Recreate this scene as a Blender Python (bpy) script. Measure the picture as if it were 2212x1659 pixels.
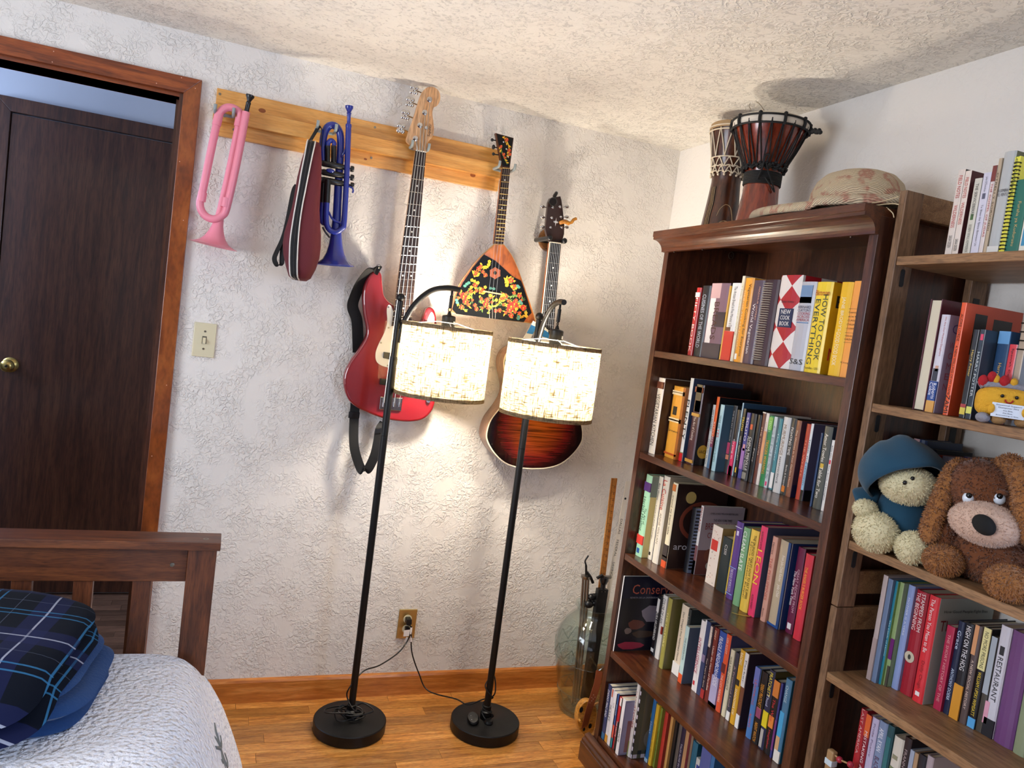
import bpy, math, random
from mathutils import Vector, Matrix, noise
random.seed(7)
SC = bpy.context.scene
COL = SC.collection
for o in list(bpy.data.objects): bpy.data.objects.remove(o)
sin, cos, pi = math.sin, math.cos, math.pi

# ------------------------------------------------------------------ camera
FPX = 1636.66                      # focal length in pixels of the 2212 x 1659 frame
CAM = Vector((-.6998, -2.7994, 1.4888))
YAW, PITCH, ROLL = .3659, -.0746, .132
FW = Vector((sin(YAW)*cos(PITCH), cos(YAW)*cos(PITCH), sin(PITCH)))
_r = Vector((cos(YAW), -sin(YAW), 0)); _u = _r.cross(FW)
RT = _r*cos(ROLL) + _u*sin(ROLL); UP = -_r*sin(ROLL) + _u*cos(ROLL)
cd = bpy.data.cameras.new('camera'); cd.sensor_width = 36; cd.lens = 36*FPX/2212; cd.clip_start = .05
cam = bpy.data.objects.new('camera', cd); COL.objects.link(cam)
m = Matrix((RT, UP, -FW)).transposed().to_4x4(); m.translation = CAM
cam.matrix_world = m
SC.camera = cam

# ------------------------------------------------------------------ world, daylight, exposure
XR, XL, YN, H = .979, -2.75, -4.1, 2.301     # right wall, left wall, near wall, ceiling height
w = bpy.data.worlds.new('daylight_sky'); SC.world = w; w.use_nodes = True
nt = w.node_tree; bg = nt.nodes['Background']
sky = nt.nodes.new('ShaderNodeTexSky'); sky.sky_type = 'HOSEK_WILKIE'; sky.sun_direction = (.3, .5, .8); sky.turbidity = 4
nt.links.new(sky.outputs[0], bg.inputs[0]); bg.inputs[1].default_value = .35
def area_light(name, loc, rot, sx, sy, energy, color):
    d = bpy.data.lights.new(name, 'AREA'); d.shape = 'RECTANGLE'; d.size = sx; d.size_y = sy
    d.energy = energy; d.color = color
    o = bpy.data.objects.new(name, d); o.location = loc; o.rotation_euler = rot; COL.objects.link(o); return o
# overcast daylight standing in the right-wall bedroom window and at the open end of the hallway
area_light('window_daylight', (XR+.06, -3.2, 1.45), (math.radians(90), 0, math.radians(90)), 1.2, 1.1, 62, (.54, .71, 1))
area_light('added_left_fill', (XL-.06, -1.75, 1.45), (math.radians(90), 0, math.radians(-90)), 1.4, 1.1, 40, (.84, .90, 1))  # added fill to lift the ambient light; left-wall source is made up
area_light('hallway_daylight', (-2.95, .6, 1.95), (math.radians(90), 0, math.radians(-90)), .8, .7, 20, (.55, .70, 1))
LAMP_STRENGTH = 255.; LAMP_COLOR = (1, .89, .745)          # the two lamp bulbs
SC.view_settings.view_transform = 'Standard'; SC.view_settings.look = 'None'
SC.view_settings.exposure = .62; SC.view_settings.gamma = 1; SC.view_settings.use_curve_mapping = False

# ------------------------------------------------------------------ helpers
def ray(px, py): return FW + RT*((px-1106)/FPX) - UP*((py-829.5)/FPX)
def AY(px, py, y): d = ray(px, py); return CAM + d*((y-CAM.y)/d.y)      # measured point -> point on plane Y = y
def AX(px, py, x): d = ray(px, py); return CAM + d*((x-CAM.x)/d.x)
def AZ(px, py, z): d = ray(px, py); return CAM + d*((z-CAM.z)/d.z)
def lin(h):
    if not isinstance(h, str): return tuple(h)
    c = [int(h[i:i+2], 16)/255 for i in (0, 2, 4)]
    return tuple(v/12.92 if v <= .04045 else ((v+.055)/1.055)**2.4 for v in c)
MATS = {}
def nd(nt, t, **kw):
    n = nt.nodes.new(t)
    for k, v in kw.items(): setattr(n, k, v)
    return n
def M(name, color='808080', rough=.5, metal=0., bump=None, spec=None, coat=0., var=0., emit=None, sheen=0., trans=0.):
    """plain principled material; bump=(scale,strength,distance); var = brightness mottling"""
    if name in MATS: return MATS[name]
    m = bpy.data.materials.new(name); m.use_nodes = True; nt = m.node_tree; b = nt.nodes['Principled BSDF']
    c = lin(color); b.inputs['Base Color'].default_value = (*c, 1); b.inputs['Roughness'].default_value = rough
    b.inputs['Metallic'].default_value = metal
    if spec is not None: b.inputs['Specular IOR Level'].default_value = spec
    if coat: b.inputs['Coat Weight'].default_value = coat; b.inputs['Coat Roughness'].default_value = .04
    if sheen: b.inputs['Sheen Weight'].default_value = sheen; b.inputs['Sheen Roughness'].default_value = .5
    if trans: b.inputs['Transmission Weight'].default_value = trans
    if emit: b.inputs['Emission Color'].default_value = (*lin(emit[0]), 1); b.inputs['Emission Strength'].default_value = emit[1]
    tc = nd(nt, 'ShaderNodeTexCoord') if (bump or var) else None
    if var:
        n = nd(nt, 'ShaderNodeTexNoise'); n.inputs['Scale'].default_value = 14; n.inputs['Detail'].default_value = 4
        nt.links.new(tc.outputs['Object'], n.inputs['Vector'])
        r = nd(nt, 'ShaderNodeMix', data_type='RGBA'); r.inputs[6].default_value = (*[v*(1-var) for v in c], 1); r.inputs[7].default_value = (*[min(1, v*(1+var)) for v in c], 1)
        nt.links.new(n.outputs[0], r.inputs[0]); nt.links.new(r.outputs[2], b.inputs['Base Color'])
    if bump:
        n = nd(nt, 'ShaderNodeTexNoise'); n.inputs['Scale'].default_value = bump[0]; n.inputs['Detail'].default_value = 3
        nt.links.new(tc.outputs['Object'], n.inputs['Vector'])
        bp = nd(nt, 'ShaderNodeBump'); bp.inputs['Strength'].default_value = bump[1]; bp.inputs['Distance'].default_value = bump[2]
        nt.links.new(n.outputs[0], bp.inputs['Height']); nt.links.new(bp.outputs[0], b.inputs['Normal'])
    MATS[name] = m; return m
def ramp(nt, stops):
    r = nd(nt, 'ShaderNodeValToRGB'); e = r.color_ramp.elements
    while len(e) < len(stops): e.new(.5)
    for k, (p, c) in enumerate(stops): e[k].position = p; e[k].color = (*lin(c), 1)
    return r
def WOOD(name, dark, mid, light, scale=(1, 12, 12), rough=.35, coat=0., per_object=False, grain=6., bump=.05, fine=.5):
    """wood with grain stretched along the axis whose scale is smallest; world position keeps neighbouring pieces different"""
    if name in MATS: return MATS[name]
    m = bpy.data.materials.new(name); m.use_nodes = True; nt = m.node_tree; b = nt.nodes['Principled BSDF']; L = nt.links.new
    g = nd(nt, 'ShaderNodeNewGeometry'); mp = nd(nt, 'ShaderNodeMapping'); mp.inputs['Scale'].default_value = scale
    L(g.outputs['Position'], mp.inputs['Vector'])
    if per_object:
        oi = nd(nt, 'ShaderNodeObjectInfo'); cx = nd(nt, 'ShaderNodeCombineXYZ'); mu = nd(nt, 'ShaderNodeMath', operation='MULTIPLY'); mu.inputs[1].default_value = 37
        L(oi.outputs['Random'], mu.inputs[0])
        for k in range(3): L(mu.outputs[0], cx.inputs[k])
        L(cx.outputs[0], mp.inputs['Location'])
    n = nd(nt, 'ShaderNodeTexNoise'); n.inputs['Scale'].default_value = grain; n.inputs['Detail'].default_value = 5; n.inputs['Distortion'].default_value = .9
    L(mp.outputs[0], n.inputs['Vector'])
    r = ramp(nt, [(.3, dark), (.5, mid), (.68, light)]); L(n.outputs[0], r.inputs[0])
    out = r.outputs[0]
    n2 = nd(nt, 'ShaderNodeTexNoise'); n2.inputs['Scale'].default_value = grain*7; n2.inputs['Detail'].default_value = 2
    L(mp.outputs[0], n2.inputs['Vector'])
    mx = nd(nt, 'ShaderNodeMix', data_type='RGBA', blend_type='MULTIPLY'); mx.inputs[0].default_value = fine
    r2 = ramp(nt, [(.35, '8c8c8c'), (.55, 'ffffff')]); L(n2.outputs[0], r2.inputs[0]); L(out, mx.inputs[6]); L(r2.outputs[0], mx.inputs[7]); out = mx.outputs[2]
    if per_object:
        hs = nd(nt, 'ShaderNodeHueSaturation'); mr = nd(nt, 'ShaderNodeMapRange'); mr.inputs[3].default_value = .66; mr.inputs[4].default_value = 1.25
        L(oi.outputs['Random'], mr.inputs[0]); L(mr.outputs[0], hs.inputs['Value']); L(out, hs.inputs['Color']); out = hs.outputs[0]
    L(out, b.inputs['Base Color']); b.inputs['Roughness'].default_value = rough
    if coat: b.inputs['Coat Weight'].default_value = coat; b.inputs['Coat Roughness'].default_value = .15
    bp = nd(nt, 'ShaderNodeBump'); bp.inputs['Strength'].default_value = bump; bp.inputs['Distance'].default_value = .002
    L(n2.outputs[0], bp.inputs['Height']); L(bp.outputs[0], b.inputs['Normal'])
    MATS[name] = m; return m

WLOC = {}
class G:
    """collects faces in world coordinates; build() makes ONE mesh object"""
    def __init__(s): s.v = []; s.f = []; s.mi = []
    def add(s, vs, fs, mi=0):
        k = len(s.v); s.v += [tuple(v) for v in vs]
        for f in fs: s.f.append(tuple(i+k for i in f)); s.mi.append(mi)
        return s
    def box(s, x0, x1, y0, y1, z0, z1, mi=0):
        x0, x1 = min(x0, x1), max(x0, x1); y0, y1 = min(y0, y1), max(y0, y1); z0, z1 = min(z0, z1), max(z0, z1)
        return s.add([(x0,y0,z0),(x1,y0,z0),(x1,y1,z0),(x0,y1,z0),(x0,y0,z1),(x1,y0,z1),(x1,y1,z1),(x0,y1,z1)],
              [(0,3,2,1),(4,5,6,7),(0,1,5,4),(1,2,6,5),(2,3,7,6),(3,0,4,7)], mi)
    def obox(s, c, ax, ay, az, mi=0):
        """oriented box: centre and three half-axis vectors"""
        c = Vector(c); ax, ay, az = Vector(ax), Vector(ay), Vector(az); vs = []
        for k in (-1, 1):
            for i, j in ((-1,-1),(1,-1),(1,1),(-1,1)): vs.append(c+ax*i+ay*j+az*k)
        fs = [(0,3,2,1),(4,5,6,7),(0,1,5,4),(1,2,6,5),(2,3,7,6),(3,0,4,7)]
        if ax.cross(ay).dot(az) < 0: fs = [f[::-1] for f in fs]
        return s.add(vs, fs, mi)
    def tube(s, pts, r, n=8, closed=False, caps=True, mi=0):
        P = [Vector(p) for p in pts]; N = len(P); rr = r if isinstance(r, (list, tuple)) else [r]*N
        T = []
        for i in range(N):
            a = P[i-1] if (i or closed) else P[i]; b = P[(i+1) % N] if (i < N-1 or closed) else P[i]
            T.append((b-a).normalized())
        ref = Vector((0,0,1)) if abs(T[0].z) < .9 else Vector((1,0,0))
        nrm = T[0].cross(ref).normalized(); vs = []
        for i in range(N):
            nrm = (nrm - T[i]*nrm.dot(T[i])).normalized(); bn = T[i].cross(nrm)
            for k in range(n):
                a = 2*pi*k/n; vs.append(P[i] + (nrm*cos(a)+bn*sin(a))*rr[i])
        fs = []
        for i in range(N if closed else N-1):
            for k in range(n):
                a = i*n+k; b = i*n+(k+1) % n; c = ((i+1) % N)*n+(k+1) % n; d = ((i+1) % N)*n+k
                fs.append((a, b, c, d))
        if caps and not closed: fs.append(tuple(range(n))[::-1]); fs.append(tuple((N-1)*n+k for k in range(n)))
        return s.add(vs, fs, mi)
    def cyl(s, p, q, r, r2=None, n=16, mi=0): return s.tube([p, q], [r, r if r2 is None else r2], n, mi=mi)
    def lathe(s, c, prof, n=32, ax=(0,0,1), mi=0, sx=1., sy=1., cap=True):
        """prof: (radius, height along ax)"""
        c = Vector(c); az = Vector(ax).normalized(); ref = Vector((1,0,0)) if abs(az.x) < .9 else Vector((0,1,0))
        e1 = (ref - az*ref.dot(az)).normalized(); e2 = az.cross(e1); vs = []; fs = []
        for r, h in prof:
            for k in range(n):
                a = 2*pi*k/n; vs.append(c + az*h + e1*(r*cos(a)*sx) + e2*(r*sin(a)*sy))
        for i in range(len(prof)-1):
            for k in range(n): fs.append((i*n+k, i*n+(k+1) % n, (i+1)*n+(k+1) % n, (i+1)*n+k))
        if cap:
            if prof[0][0] > 1e-5: fs.append(tuple(range(n))[::-1])
            if prof[-1][0] > 1e-5: fs.append(tuple((len(prof)-1)*n+k for k in range(n)))
        return s.add(vs, fs, mi)
    def ell(s, c, rad, n=20, m=12, rot=None, mi=0):
        c = Vector(c); vs = []; fs = []
        for i in range(m+1):
            t = pi*i/m
            for k in range(n):
                a = 2*pi*k/n; p = Vector((rad[0]*sin(t)*cos(a), rad[1]*sin(t)*sin(a), rad[2]*cos(t)))
                if rot is not None: p = rot @ p
                vs.append(c+p)
        for i in range(m):
            for k in range(n): fs.append((i*n+k, (i+1)*n+k, (i+1)*n+(k+1) % n, i*n+(k+1) % n))
        return s.add(vs, fs, mi)
    def prism(s, pts, d0, d1, ax='y', mi=0):
        """outline of 2-D points extruded along an axis; y: points are (x,z); x: (y,z); z: (x,y)"""
        A = sum(pts[i-1][0]*pts[i][1]-pts[i][0]*pts[i-1][1] for i in range(len(pts)))
        if ax == 'y': f = lambda p, d: (p[0], d, p[1]); flip = A > 0
        elif ax == 'x': f = lambda p, d: (d, p[0], p[1]); flip = A < 0
        else: f = lambda p, d: (p[0], p[1], d); flip = A < 0
        if d1 < d0: d0, d1 = d1, d0
        n = len(pts); vs = [f(p, d0) for p in pts]+[f(p, d1) for p in pts]
        fs = [tuple(range(n))[::-1], tuple(range(n, 2*n))]+[(i, (i+1) % n, n+(i+1) % n, n+i) for i in range(n)]
        if flip: fs = [q[::-1] for q in fs]
        return s.add(vs, fs, mi)
    def loft(s, rings, cap=True, mi=0, closed=True):
        n = len(rings[0]); vs = [p for r in rings for p in r]; fs = []
        for i in range(len(rings)-1):
            for k in range(n if closed else n-1): fs.append((i*n+k, i*n+(k+1) % n, (i+1)*n+(k+1) % n, (i+1)*n+k))
        if cap: fs.append(tuple(range(n))[::-1]); fs.append(tuple((len(rings)-1)*n+k for k in range(n)))
        return s.add(vs, fs, mi)
    def ribbon(s, pts, wd, width, th=.0015, mi=0):
        """flat strap through pts; wd = width direction (one vector or one per point)"""
        P = [Vector(p) for p in pts]; N = len(P); vs = []
        W = [Vector(wd).normalized()]*N if not isinstance(wd[0], (tuple, list, Vector)) else [Vector(x).normalized() for x in wd]
        for i in range(N):
            t = (P[min(i+1, N-1)]-P[max(i-1, 0)]).normalized(); ww = (W[i]-t*W[i].dot(t)).normalized(); nn = t.cross(ww)
            for a, b in ((-1,-1),(1,-1),(1,1),(-1,1)): vs.append(P[i]+ww*(a*width/2)+nn*(b*th/2))
        fs = [(3,2,1,0), tuple((N-1)*4+k for k in range(4))]
        for i in range(N-1):
            for k in range(4): fs.append((i*4+k, i*4+(k+1) % 4, (i+1)*4+(k+1) % 4, (i+1)*4+k))
        return s.add(vs, fs, mi)
    def build(s, name, mats, parent=None, loc=None, smooth=False, bevel=0., label=None, sub=0):
        if not isinstance(mats, (list, tuple)): mats = [mats]
        base = Vector(loc) if loc is not None else (WLOC[parent.name].copy() if parent else Vector((0,0,0)))
        if loc is None and parent is None and s.v:
            xs, ys, zs = zip(*s.v); base = Vector(((min(xs)+max(xs))/2, (min(ys)+max(ys))/2, min(zs)))
        me = bpy.data.meshes.new(name); me.from_pydata([(v[0]-base.x, v[1]-base.y, v[2]-base.z) for v in s.v], [], s.f)
        for m in mats: me.materials.append(m)
        me.polygons.foreach_set('material_index', s.mi)
        if smooth: me.polygons.foreach_set('use_smooth', [True]*len(s.f))
        me.update()
        o = bpy.data.objects.new(name, me); COL.objects.link(o)
        if parent: o.parent = parent; o.location = base - WLOC[parent.name]
        else: o.location = base
        WLOC[o.name] = base
        if smooth and smooth != 'all':
            me.set_sharp_from_angle(angle=math.radians(38))
        if bevel:
            md = o.modifiers.new('bevel', 'BEVEL'); md.width = bevel; md.segments = 2; md.limit_method = 'ANGLE'; md.angle_limit = math.radians(40)
        if sub: md = o.modifiers.new('sub', 'SUBSURF'); md.levels = sub; md.render_levels = sub
        if label: o['label'] = label
        return o
def tag(o, label, cat, group=None):
    o['label'] = label; o['category'] = cat
    if group: o['group'] = group
    return o
def thing(name, loc, label, cat, group=None):
    o = bpy.data.objects.new(name, None); COL.objects.link(o); o.location = loc; o.empty_display_size = .05; WLOC[o.name] = Vector(loc)
    return tag(o, label, cat, group)
def struct(o): o['kind'] = 'structure'; return o
def spline(pts, n=6, closed=False):
    """Catmull-Rom through points of any dimension"""
    P = [Vector(p) for p in pts]; N = len(P); out = []
    for i in range(N if closed else N-1):
        p0 = P[(i-1) % N] if (i or closed) else P[0]*2-P[1]; p1 = P[i]; p2 = P[(i+1) % N]
        p3 = P[(i+2) % N] if (i+2 < N or closed) else p2*2-p1
        for k in range(n):
            t = k/n; out.append(.5*((2*p1)+(p2-p0)*t+(2*p0-5*p1+4*p2-p3)*t*t+(3*p1-p0-3*p2+p3)*t**3))
    if not closed: out.append(P[-1])
    return out
TXT = {}
def text_shape(t):
    if t in TXT: return TXT[t]
    cu = bpy.data.curves.new('t', 'FONT'); cu.body = t; cu.resolution_u = 2
    o = bpy.data.objects.new('t', cu); me = bpy.data.meshes.new_from_object(o)
    vs = [v.co.copy() for v in me.vertices]; fs = [tuple(p.vertices) for p in me.polygons]
    bpy.data.objects.remove(o); bpy.data.curves.remove(cu); bpy.data.meshes.remove(me)
    x0 = min(v.x for v in vs); x1 = max(v.x for v in vs); y0 = min(v.y for v in vs); y1 = max(v.y for v in vs)
    TXT[t] = ([((v.x-x0)/(x1-x0)-.5, (v.y-y0)/(y1-y0)-.5) for v in vs], fs, (x1-x0)/(y1-y0)); return TXT[t]
def letters(g, t, c, right, up, wid, hei, mi=0):
    """flat lettering centred at c that fills wid x hei"""
    vs, fs, asp = text_shape(t); c = Vector(c); right = Vector(right); up = Vector(up)
    return g.add([c+right*(x*wid)+up*(y*hei) for x, y in vs], fs, mi)
def ink(h): return M('print_'+h, h, .55)
# ================================================================== SETTING
def plaster(name, color, sc, strength, dist, pits=0.):
    m = bpy.data.materials.new(name); m.use_nodes = True; nt = m.node_tree; b = nt.nodes['Principled BSDF']; L = nt.links.new
    b.inputs['Roughness'].default_value = .75; b.inputs['Specular IOR Level'].default_value = .25
    g = nd(nt, 'ShaderNodeNewGeometry')
    n1 = nd(nt, 'ShaderNodeTexNoise'); n1.inputs['Scale'].default_value = sc; n1.inputs['Detail'].default_value = 2.5; n1.inputs['Distortion'].default_value = 1.3
    n2 = nd(nt, 'ShaderNodeTexNoise'); n2.inputs['Scale'].default_value = sc*.18; n2.inputs['Detail'].default_value = 2
    L(g.outputs['Position'], n1.inputs['Vector']); L(g.outputs['Position'], n2.inputs['Vector'])
    r1 = ramp(nt, [(.42, '000000'), (.56, 'ffffff')]); L(n1.outputs[0], r1.inputs[0])
    r2 = ramp(nt, [(.36, '1c1c1c'), (.62, 'ffffff')]); L(n2.outputs[0], r2.inputs[0])
    mu = nd(nt, 'ShaderNodeMix', data_type='RGBA', blend_type='MULTIPLY'); mu.inputs[0].default_value = 1
    L(r1.outputs[0], mu.inputs[6]); L(r2.outputs[0], mu.inputs[7])
    bp = nd(nt, 'ShaderNodeBump'); bp.inputs['Strength'].default_value = strength; bp.inputs['Distance'].default_value = dist
    L(mu.outputs[2], bp.inputs['Height']); L(bp.outputs[0], b.inputs['Normal'])
    c = lin(color)
    if pits:
        r3 = ramp(nt, [(.36, '6f6a66'), (.44, color)]); L(n1.outputs[0], r3.inputs[0])
        mx = nd(nt, 'ShaderNodeMix', data_type='RGBA'); mx.inputs[0].default_value = pits; mx.inputs[6].default_value = (*c, 1)
        L(r3.outputs[0], mx.inputs[7]); L(mx.outputs[2], b.inputs['Base Color'])
    else: b.inputs['Base Color'].default_value = (*c, 1)
    return m
WALLM = plaster('knockdown_plaster_wall', 'e6e1da', 62, .75, .004)
CEILM = plaster('textured_ceiling_paint', 'ebe6dc', 55, .62, .006, pits=.3)
HALLM = M('hall_wall_paint', 'c9cdd6', .7)
TRIM = WOOD('stained_trim_wood', '602e12', '844218', '9e5724', (3, 14, 1.2), .32, coat=.25, grain=5, fine=.3)
TRIMH = WOOD('stained_head_trim_wood', '622c12', '843e18', '9c5022', (1.2, 14, 14), .34, coat=.2, grain=5, fine=.3)
BASEM = WOOD('baseboard_wood', 'a85e24', 'c47832', 'd68e48', (1.2, 14, 14), .3, coat=.3, grain=4, fine=.25)
DOORM = WOOD('dark_veneer_door', '3c2117', '502d1f', '5f3926', (7, 7, .5), .38, coat=.15, grain=6)
FLOORM = WOOD('oak_strip_floor', 'a8662a', 'cf8a40', 'e0a257', (1.6, 16, 16), .28, coat=.25, per_object=True, grain=5, bump=.03)
DX = -.8534                       # outer edge of the door casing
CW = .052                         # casing width
OX1 = DX-CW-.012                  # right side of the clear opening
OX0 = OX1-.80                     # left side of the clear opening
OZ = 2.155-CW-.012                # head of the opening
WT = .12                          # wall thickness
# floor slab, then the strips laid on it
fl = struct(G().box(XL, XR, YN, WT, -.06, -.006).build('floor', M('subfloor', '8a5a2c', .5)))
STRIP = bpy.data.meshes.new('plank'); _g = G().box(-.5, .5, -.5, .5, 0, 1)
STRIP.from_pydata(_g.v, [], _g.f); STRIP.materials.append(FLOORM)
HSTRIP = STRIP.copy(); HSTRIP.materials[0] = WOOD('hall_strip_floor_dimmed', '5e4232', '775644', '8a6852', (1.6, 16, 16), .35, per_object=True, grain=5, bump=.03)  # dim hallway light put into the colour: greyer, darker copy of the strips
def plank(par, x0, x1, y0, y1, z=0., me=None):
    o = bpy.data.objects.new('plank', me or STRIP); COL.objects.link(o); o.parent = par
    o.location = Vector(((x0+x1)/2, (y0+y1)/2, -.006)) - WLOC[par.name]; o.scale = (x1-x0-.0011, y1-y0-.0012, .006+z); return o
rng = random.Random(3); y = 0.; row = 0; PW = .057
while y > -1.75:
    x = -.98 - rng.random()*.35
    if y < -1.0: x = -.2-rng.random()*.3
    while x < XR:
        ln = rng.uniform(.22, .78); x1 = min(x+ln, XR)
        if XR-x1 < .12: x1 = XR
        plank(fl, x, x1, y-PW, y, rng.uniform(-.0004, .0002)); x = x1
    y -= PW
G().box(XL, XR, YN, -1.75, -.006, -.0005).box(XL, -1.33, -1.0, 0, -.006, -.0005).box(XL, -.5, -1.75, -1.0, -.006, -.0005).build('strip_field', FLOORM, fl)['kind'] = 'stuff'
# walls
struct(G().box(XL, OX0, 0, WT, 0, H).box(OX0, OX1, 0, WT, OZ, H).box(OX1, XR, 0, WT, 0, H).build('wall_back', WALLM))
WY0, WY1, WZ0, WZ1 = -3.8, -2.6, .9, 2.0
struct(G().box(XR, XR+.1, WY1, WT, 0, H).box(XR, XR+.1, YN, WY0, 0, H).box(XR, XR+.1, WY0, WY1, 0, WZ0).box(XR, XR+.1, WY0, WY1, WZ1, H).build('wall_right', plaster('smoother_plaster_wall', 'e6e1da', 50, .3, .003)))
LY0, LY1 = -2.45, -1.05
struct(G().box(XL-.1, XL, LY1, WT, 0, H).box(XL-.1, XL, YN, LY0, 0, H).box(XL-.1, XL, LY0, LY1, 0, WZ0).box(XL-.1, XL, LY0, LY1, WZ1, H).build('wall_left', WALLM))
wd2 = struct(G().box(XL-.02, XL+.02, LY0-.06, LY0, WZ0-.06, WZ1+.06).box(XL-.02, XL+.02, LY1, LY1+.06, WZ0-.06, WZ1+.06).box(XL-.02, XL+.02, LY0, LY1, WZ0-.06, WZ0).box(XL-.02, XL+.02, LY0, LY1, WZ1, WZ1+.06).build('added_fill_window', TRIM))  # unseen window frame added around the left fill light
G().box(XL-.045, XL-.005, (LY0+LY1)/2-.03, (LY0+LY1)/2+.03, WZ0, WZ1).build('mullion', TRIM, wd2)
struct(G().box(XL, XR, YN-.1, YN, 0, H).build('wall_near', DOORM))
struct(G().box(XL-.1, XR+.1, YN-.1, WT, H, H+.08).build('ceiling', CEILM))
wd = struct(G().box(XR-.02, XR+.02, WY0-.06, WY0, WZ0-.06, WZ1+.06).box(XR-.02, XR+.02, WY1, WY1+.06, WZ0-.06, WZ1+.06).box(XR-.02, XR+.02, WY0, WY1, WZ0-.06, WZ0).box(XR-.02, XR+.02, WY0, WY1, WZ1, WZ1+.06).build('window_1', TRIM))
G().box(XR+.005, XR+.045, (WY0+WY1)/2-.03, (WY0+WY1)/2+.03, WZ0, WZ1).build('mullion', TRIM, wd)
# baseboards
struct(G().prism([(0, 0), (-.016, 0), (-.016, .076), (-.012, .0845), (-.004, .0875), (0, .0875)], DX, XR, 'x').build('baseboard_back', BASEM))
struct(G().box(XR-.016, XR, YN, -.016, 0, .0875).build('baseboard_right', BASEM, bevel=.003))
# bedroom doorway: casing boards, jamb lining and stop
zt = 2.155
t1 = struct(G().prism([(OX0-.012-CW, zt), (DX, zt), (DX-CW, zt-CW), (OX0-.012, zt-CW)], -.02, 0).build('trim_1', TRIMH, bevel=.0015))
G().prism([(DX, zt), (DX, 0), (DX-CW, 0), (DX-CW, zt-CW)], -.02, 0).build('side_casing', TRIM, t1, bevel=.0015)
G().prism([(OX0-.012-CW, zt), (OX0-.012-CW, 0), (OX0-.012, 0), (OX0-.012, zt-CW)], -.02, 0).build('side_casing', TRIM, t1, bevel=.0015)
G().box(OX1, OX1+.018, -.002, WT+.004, 0, OZ+.018).build('side_jamb', DOORM, t1)
G().box(OX0-.018, OX0, -.002, WT+.004, 0, OZ+.018).build('side_jamb', DOORM, t1)
G().box(OX0, OX1, -.002, WT+.004, OZ, OZ+.018).build('head_jamb', TRIMH, t1)
G().box(OX1-.012, OX1, .045, .08, 0, OZ).build('door_stop', DOORM, t1)
NAILM = M('filled_nail_hole', 'd8a890', .6)
for px, py in ((116, 111), (113, 134), (392, 168), (338, 180), (422, 191), (388, 349), (396, 476), (360, 832), (328, 985)):
    p = AY(px, py, -.0203); G().cyl((p.x, -.0203, p.z), (p.x, -.0215, p.z), .0016, n=8).build('nail_head', NAILM, t1)
# hallway beyond, with its closed door
YH = 1.07
struct(G().box(-3.0, .4, YH, YH+.1, 0, 2.45).build('wall_hall_far', HALLM))
struct(G().box(.4, .5, WT, YH, 0, 2.45).build('wall_hall_right', HALLM))
struct(G().box(-3.1, .5, WT, YH+.1, 2.4, 2.48).build('ceiling_hall', HALLM))
hf = struct(G().box(-3.0, .4, WT, YH, -.06, -.006).build('floor_hall', M('subfloor', '8a5a2c', .5)))
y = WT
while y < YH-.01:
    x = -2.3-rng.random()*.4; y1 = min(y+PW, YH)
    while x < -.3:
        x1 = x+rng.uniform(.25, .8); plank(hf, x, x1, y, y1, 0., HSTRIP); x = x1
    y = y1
struct(G().box(XL, XL+.25, WT, WT+.02, 0, 2.4).build('wall_hall_near', HALLM))
HDX0, HDX1, HZ = -1.634, -.82, 2.110
d1 = struct(G().box(HDX0+.004, HDX1-.004, YH-.028, YH-.001, .012, HZ-.006).build('door_1', DOORM, bevel=.001))
BRASS = M('aged_brass', 'b09658', .25, 1.)
kb = AY(22, 788, YH-.03); ka = (0, -1, 0)
kn = G().lathe((kb.x, YH-.028, kb.z), [(.033, 0), (.033, .004), (.028, .008), (.012, .012), (.012, .03), (.022, .036), (.027, .046), (.0265, .056), (.02, .063), (.006, .066)], 24, ka).build('door_knob', BRASS, d1, smooth=True)
G().lathe((kb.x, YH-.0945, kb.z), [(.0055, 0), (.0055, .002), (.004, .003)], 12, ka).build('lock_button', M('dark_metal', '3a3530', .4, 1), kn)
t2 = struct(G().prism([(HDX0-.06, HZ+.06), (HDX1+.06, HZ+.06), (HDX1, HZ), (HDX0, HZ)], YH-.035, YH).build('trim_2', DOORM, bevel=.002))
G().prism([(HDX0-.06, HZ+.06), (HDX0-.06, 0), (HDX0, 0), (HDX0, HZ)], YH-.035, YH).build('side_casing', DOORM, t2, bevel=.002)
G().prism([(HDX1+.06, HZ+.06), (HDX1+.06, 0), (HDX1, 0), (HDX1, HZ)], YH-.035, YH).build('side_casing', DOORM, t2, bevel=.002)

# switch and socket plates
PLATEM = M('ivory_plastic', 'd8cfae', .35); METALP = M('brass_plate', 'c2a666', .3, .85); SCREWM = M('screw_steel', '8a8578', .35, 1)
sx, sz = -.7677, 1.3061
lp = tag(G().obox((sx, -.003, sz), (.0358, 0, 0), (0, .003, 0), (0, 0, .0583)).build('light_switch', PLATEM, bevel=.002), 'ivory light switch plate on the wall beside the door casing', 'switch')
G().box(sx-.007, sx+.007, -.0068, -.006, sz-.013, sz+.013).build('toggle_slot', M('slot_shadow', '4a4638', .7), lp)
G().prism([(-.006, sz-.004), (-.016, sz-.012), (-.017, sz-.006), (-.0066, sz+.009)], sx-.005, sx+.005, 'x').build('toggle', PLATEM, lp)
for s in (-1, 1): G().cyl((sx, -.006, sz+s*.03), (sx, -.0075, sz+s*.03), .0035, n=10).build('screw', SCREWM, lp)
ox, oz = .0667, .2858
op = tag(G().obox((ox, -.003, oz), (.0358, 0, 0), (0, .003, 0), (0, 0, .0583)).build('wall_outlet', METALP, bevel=.002), 'brass-coloured wall outlet plate above the baseboard between the lamp poles', 'outlet')
for s in (-1, 1): G().lathe((ox, -.006, oz+s*.02), [(.017, 0), (.017, .0015), (.015, .002)], 20, (0, -1, 0)).build('socket_face', PLATEM, op)
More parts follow.
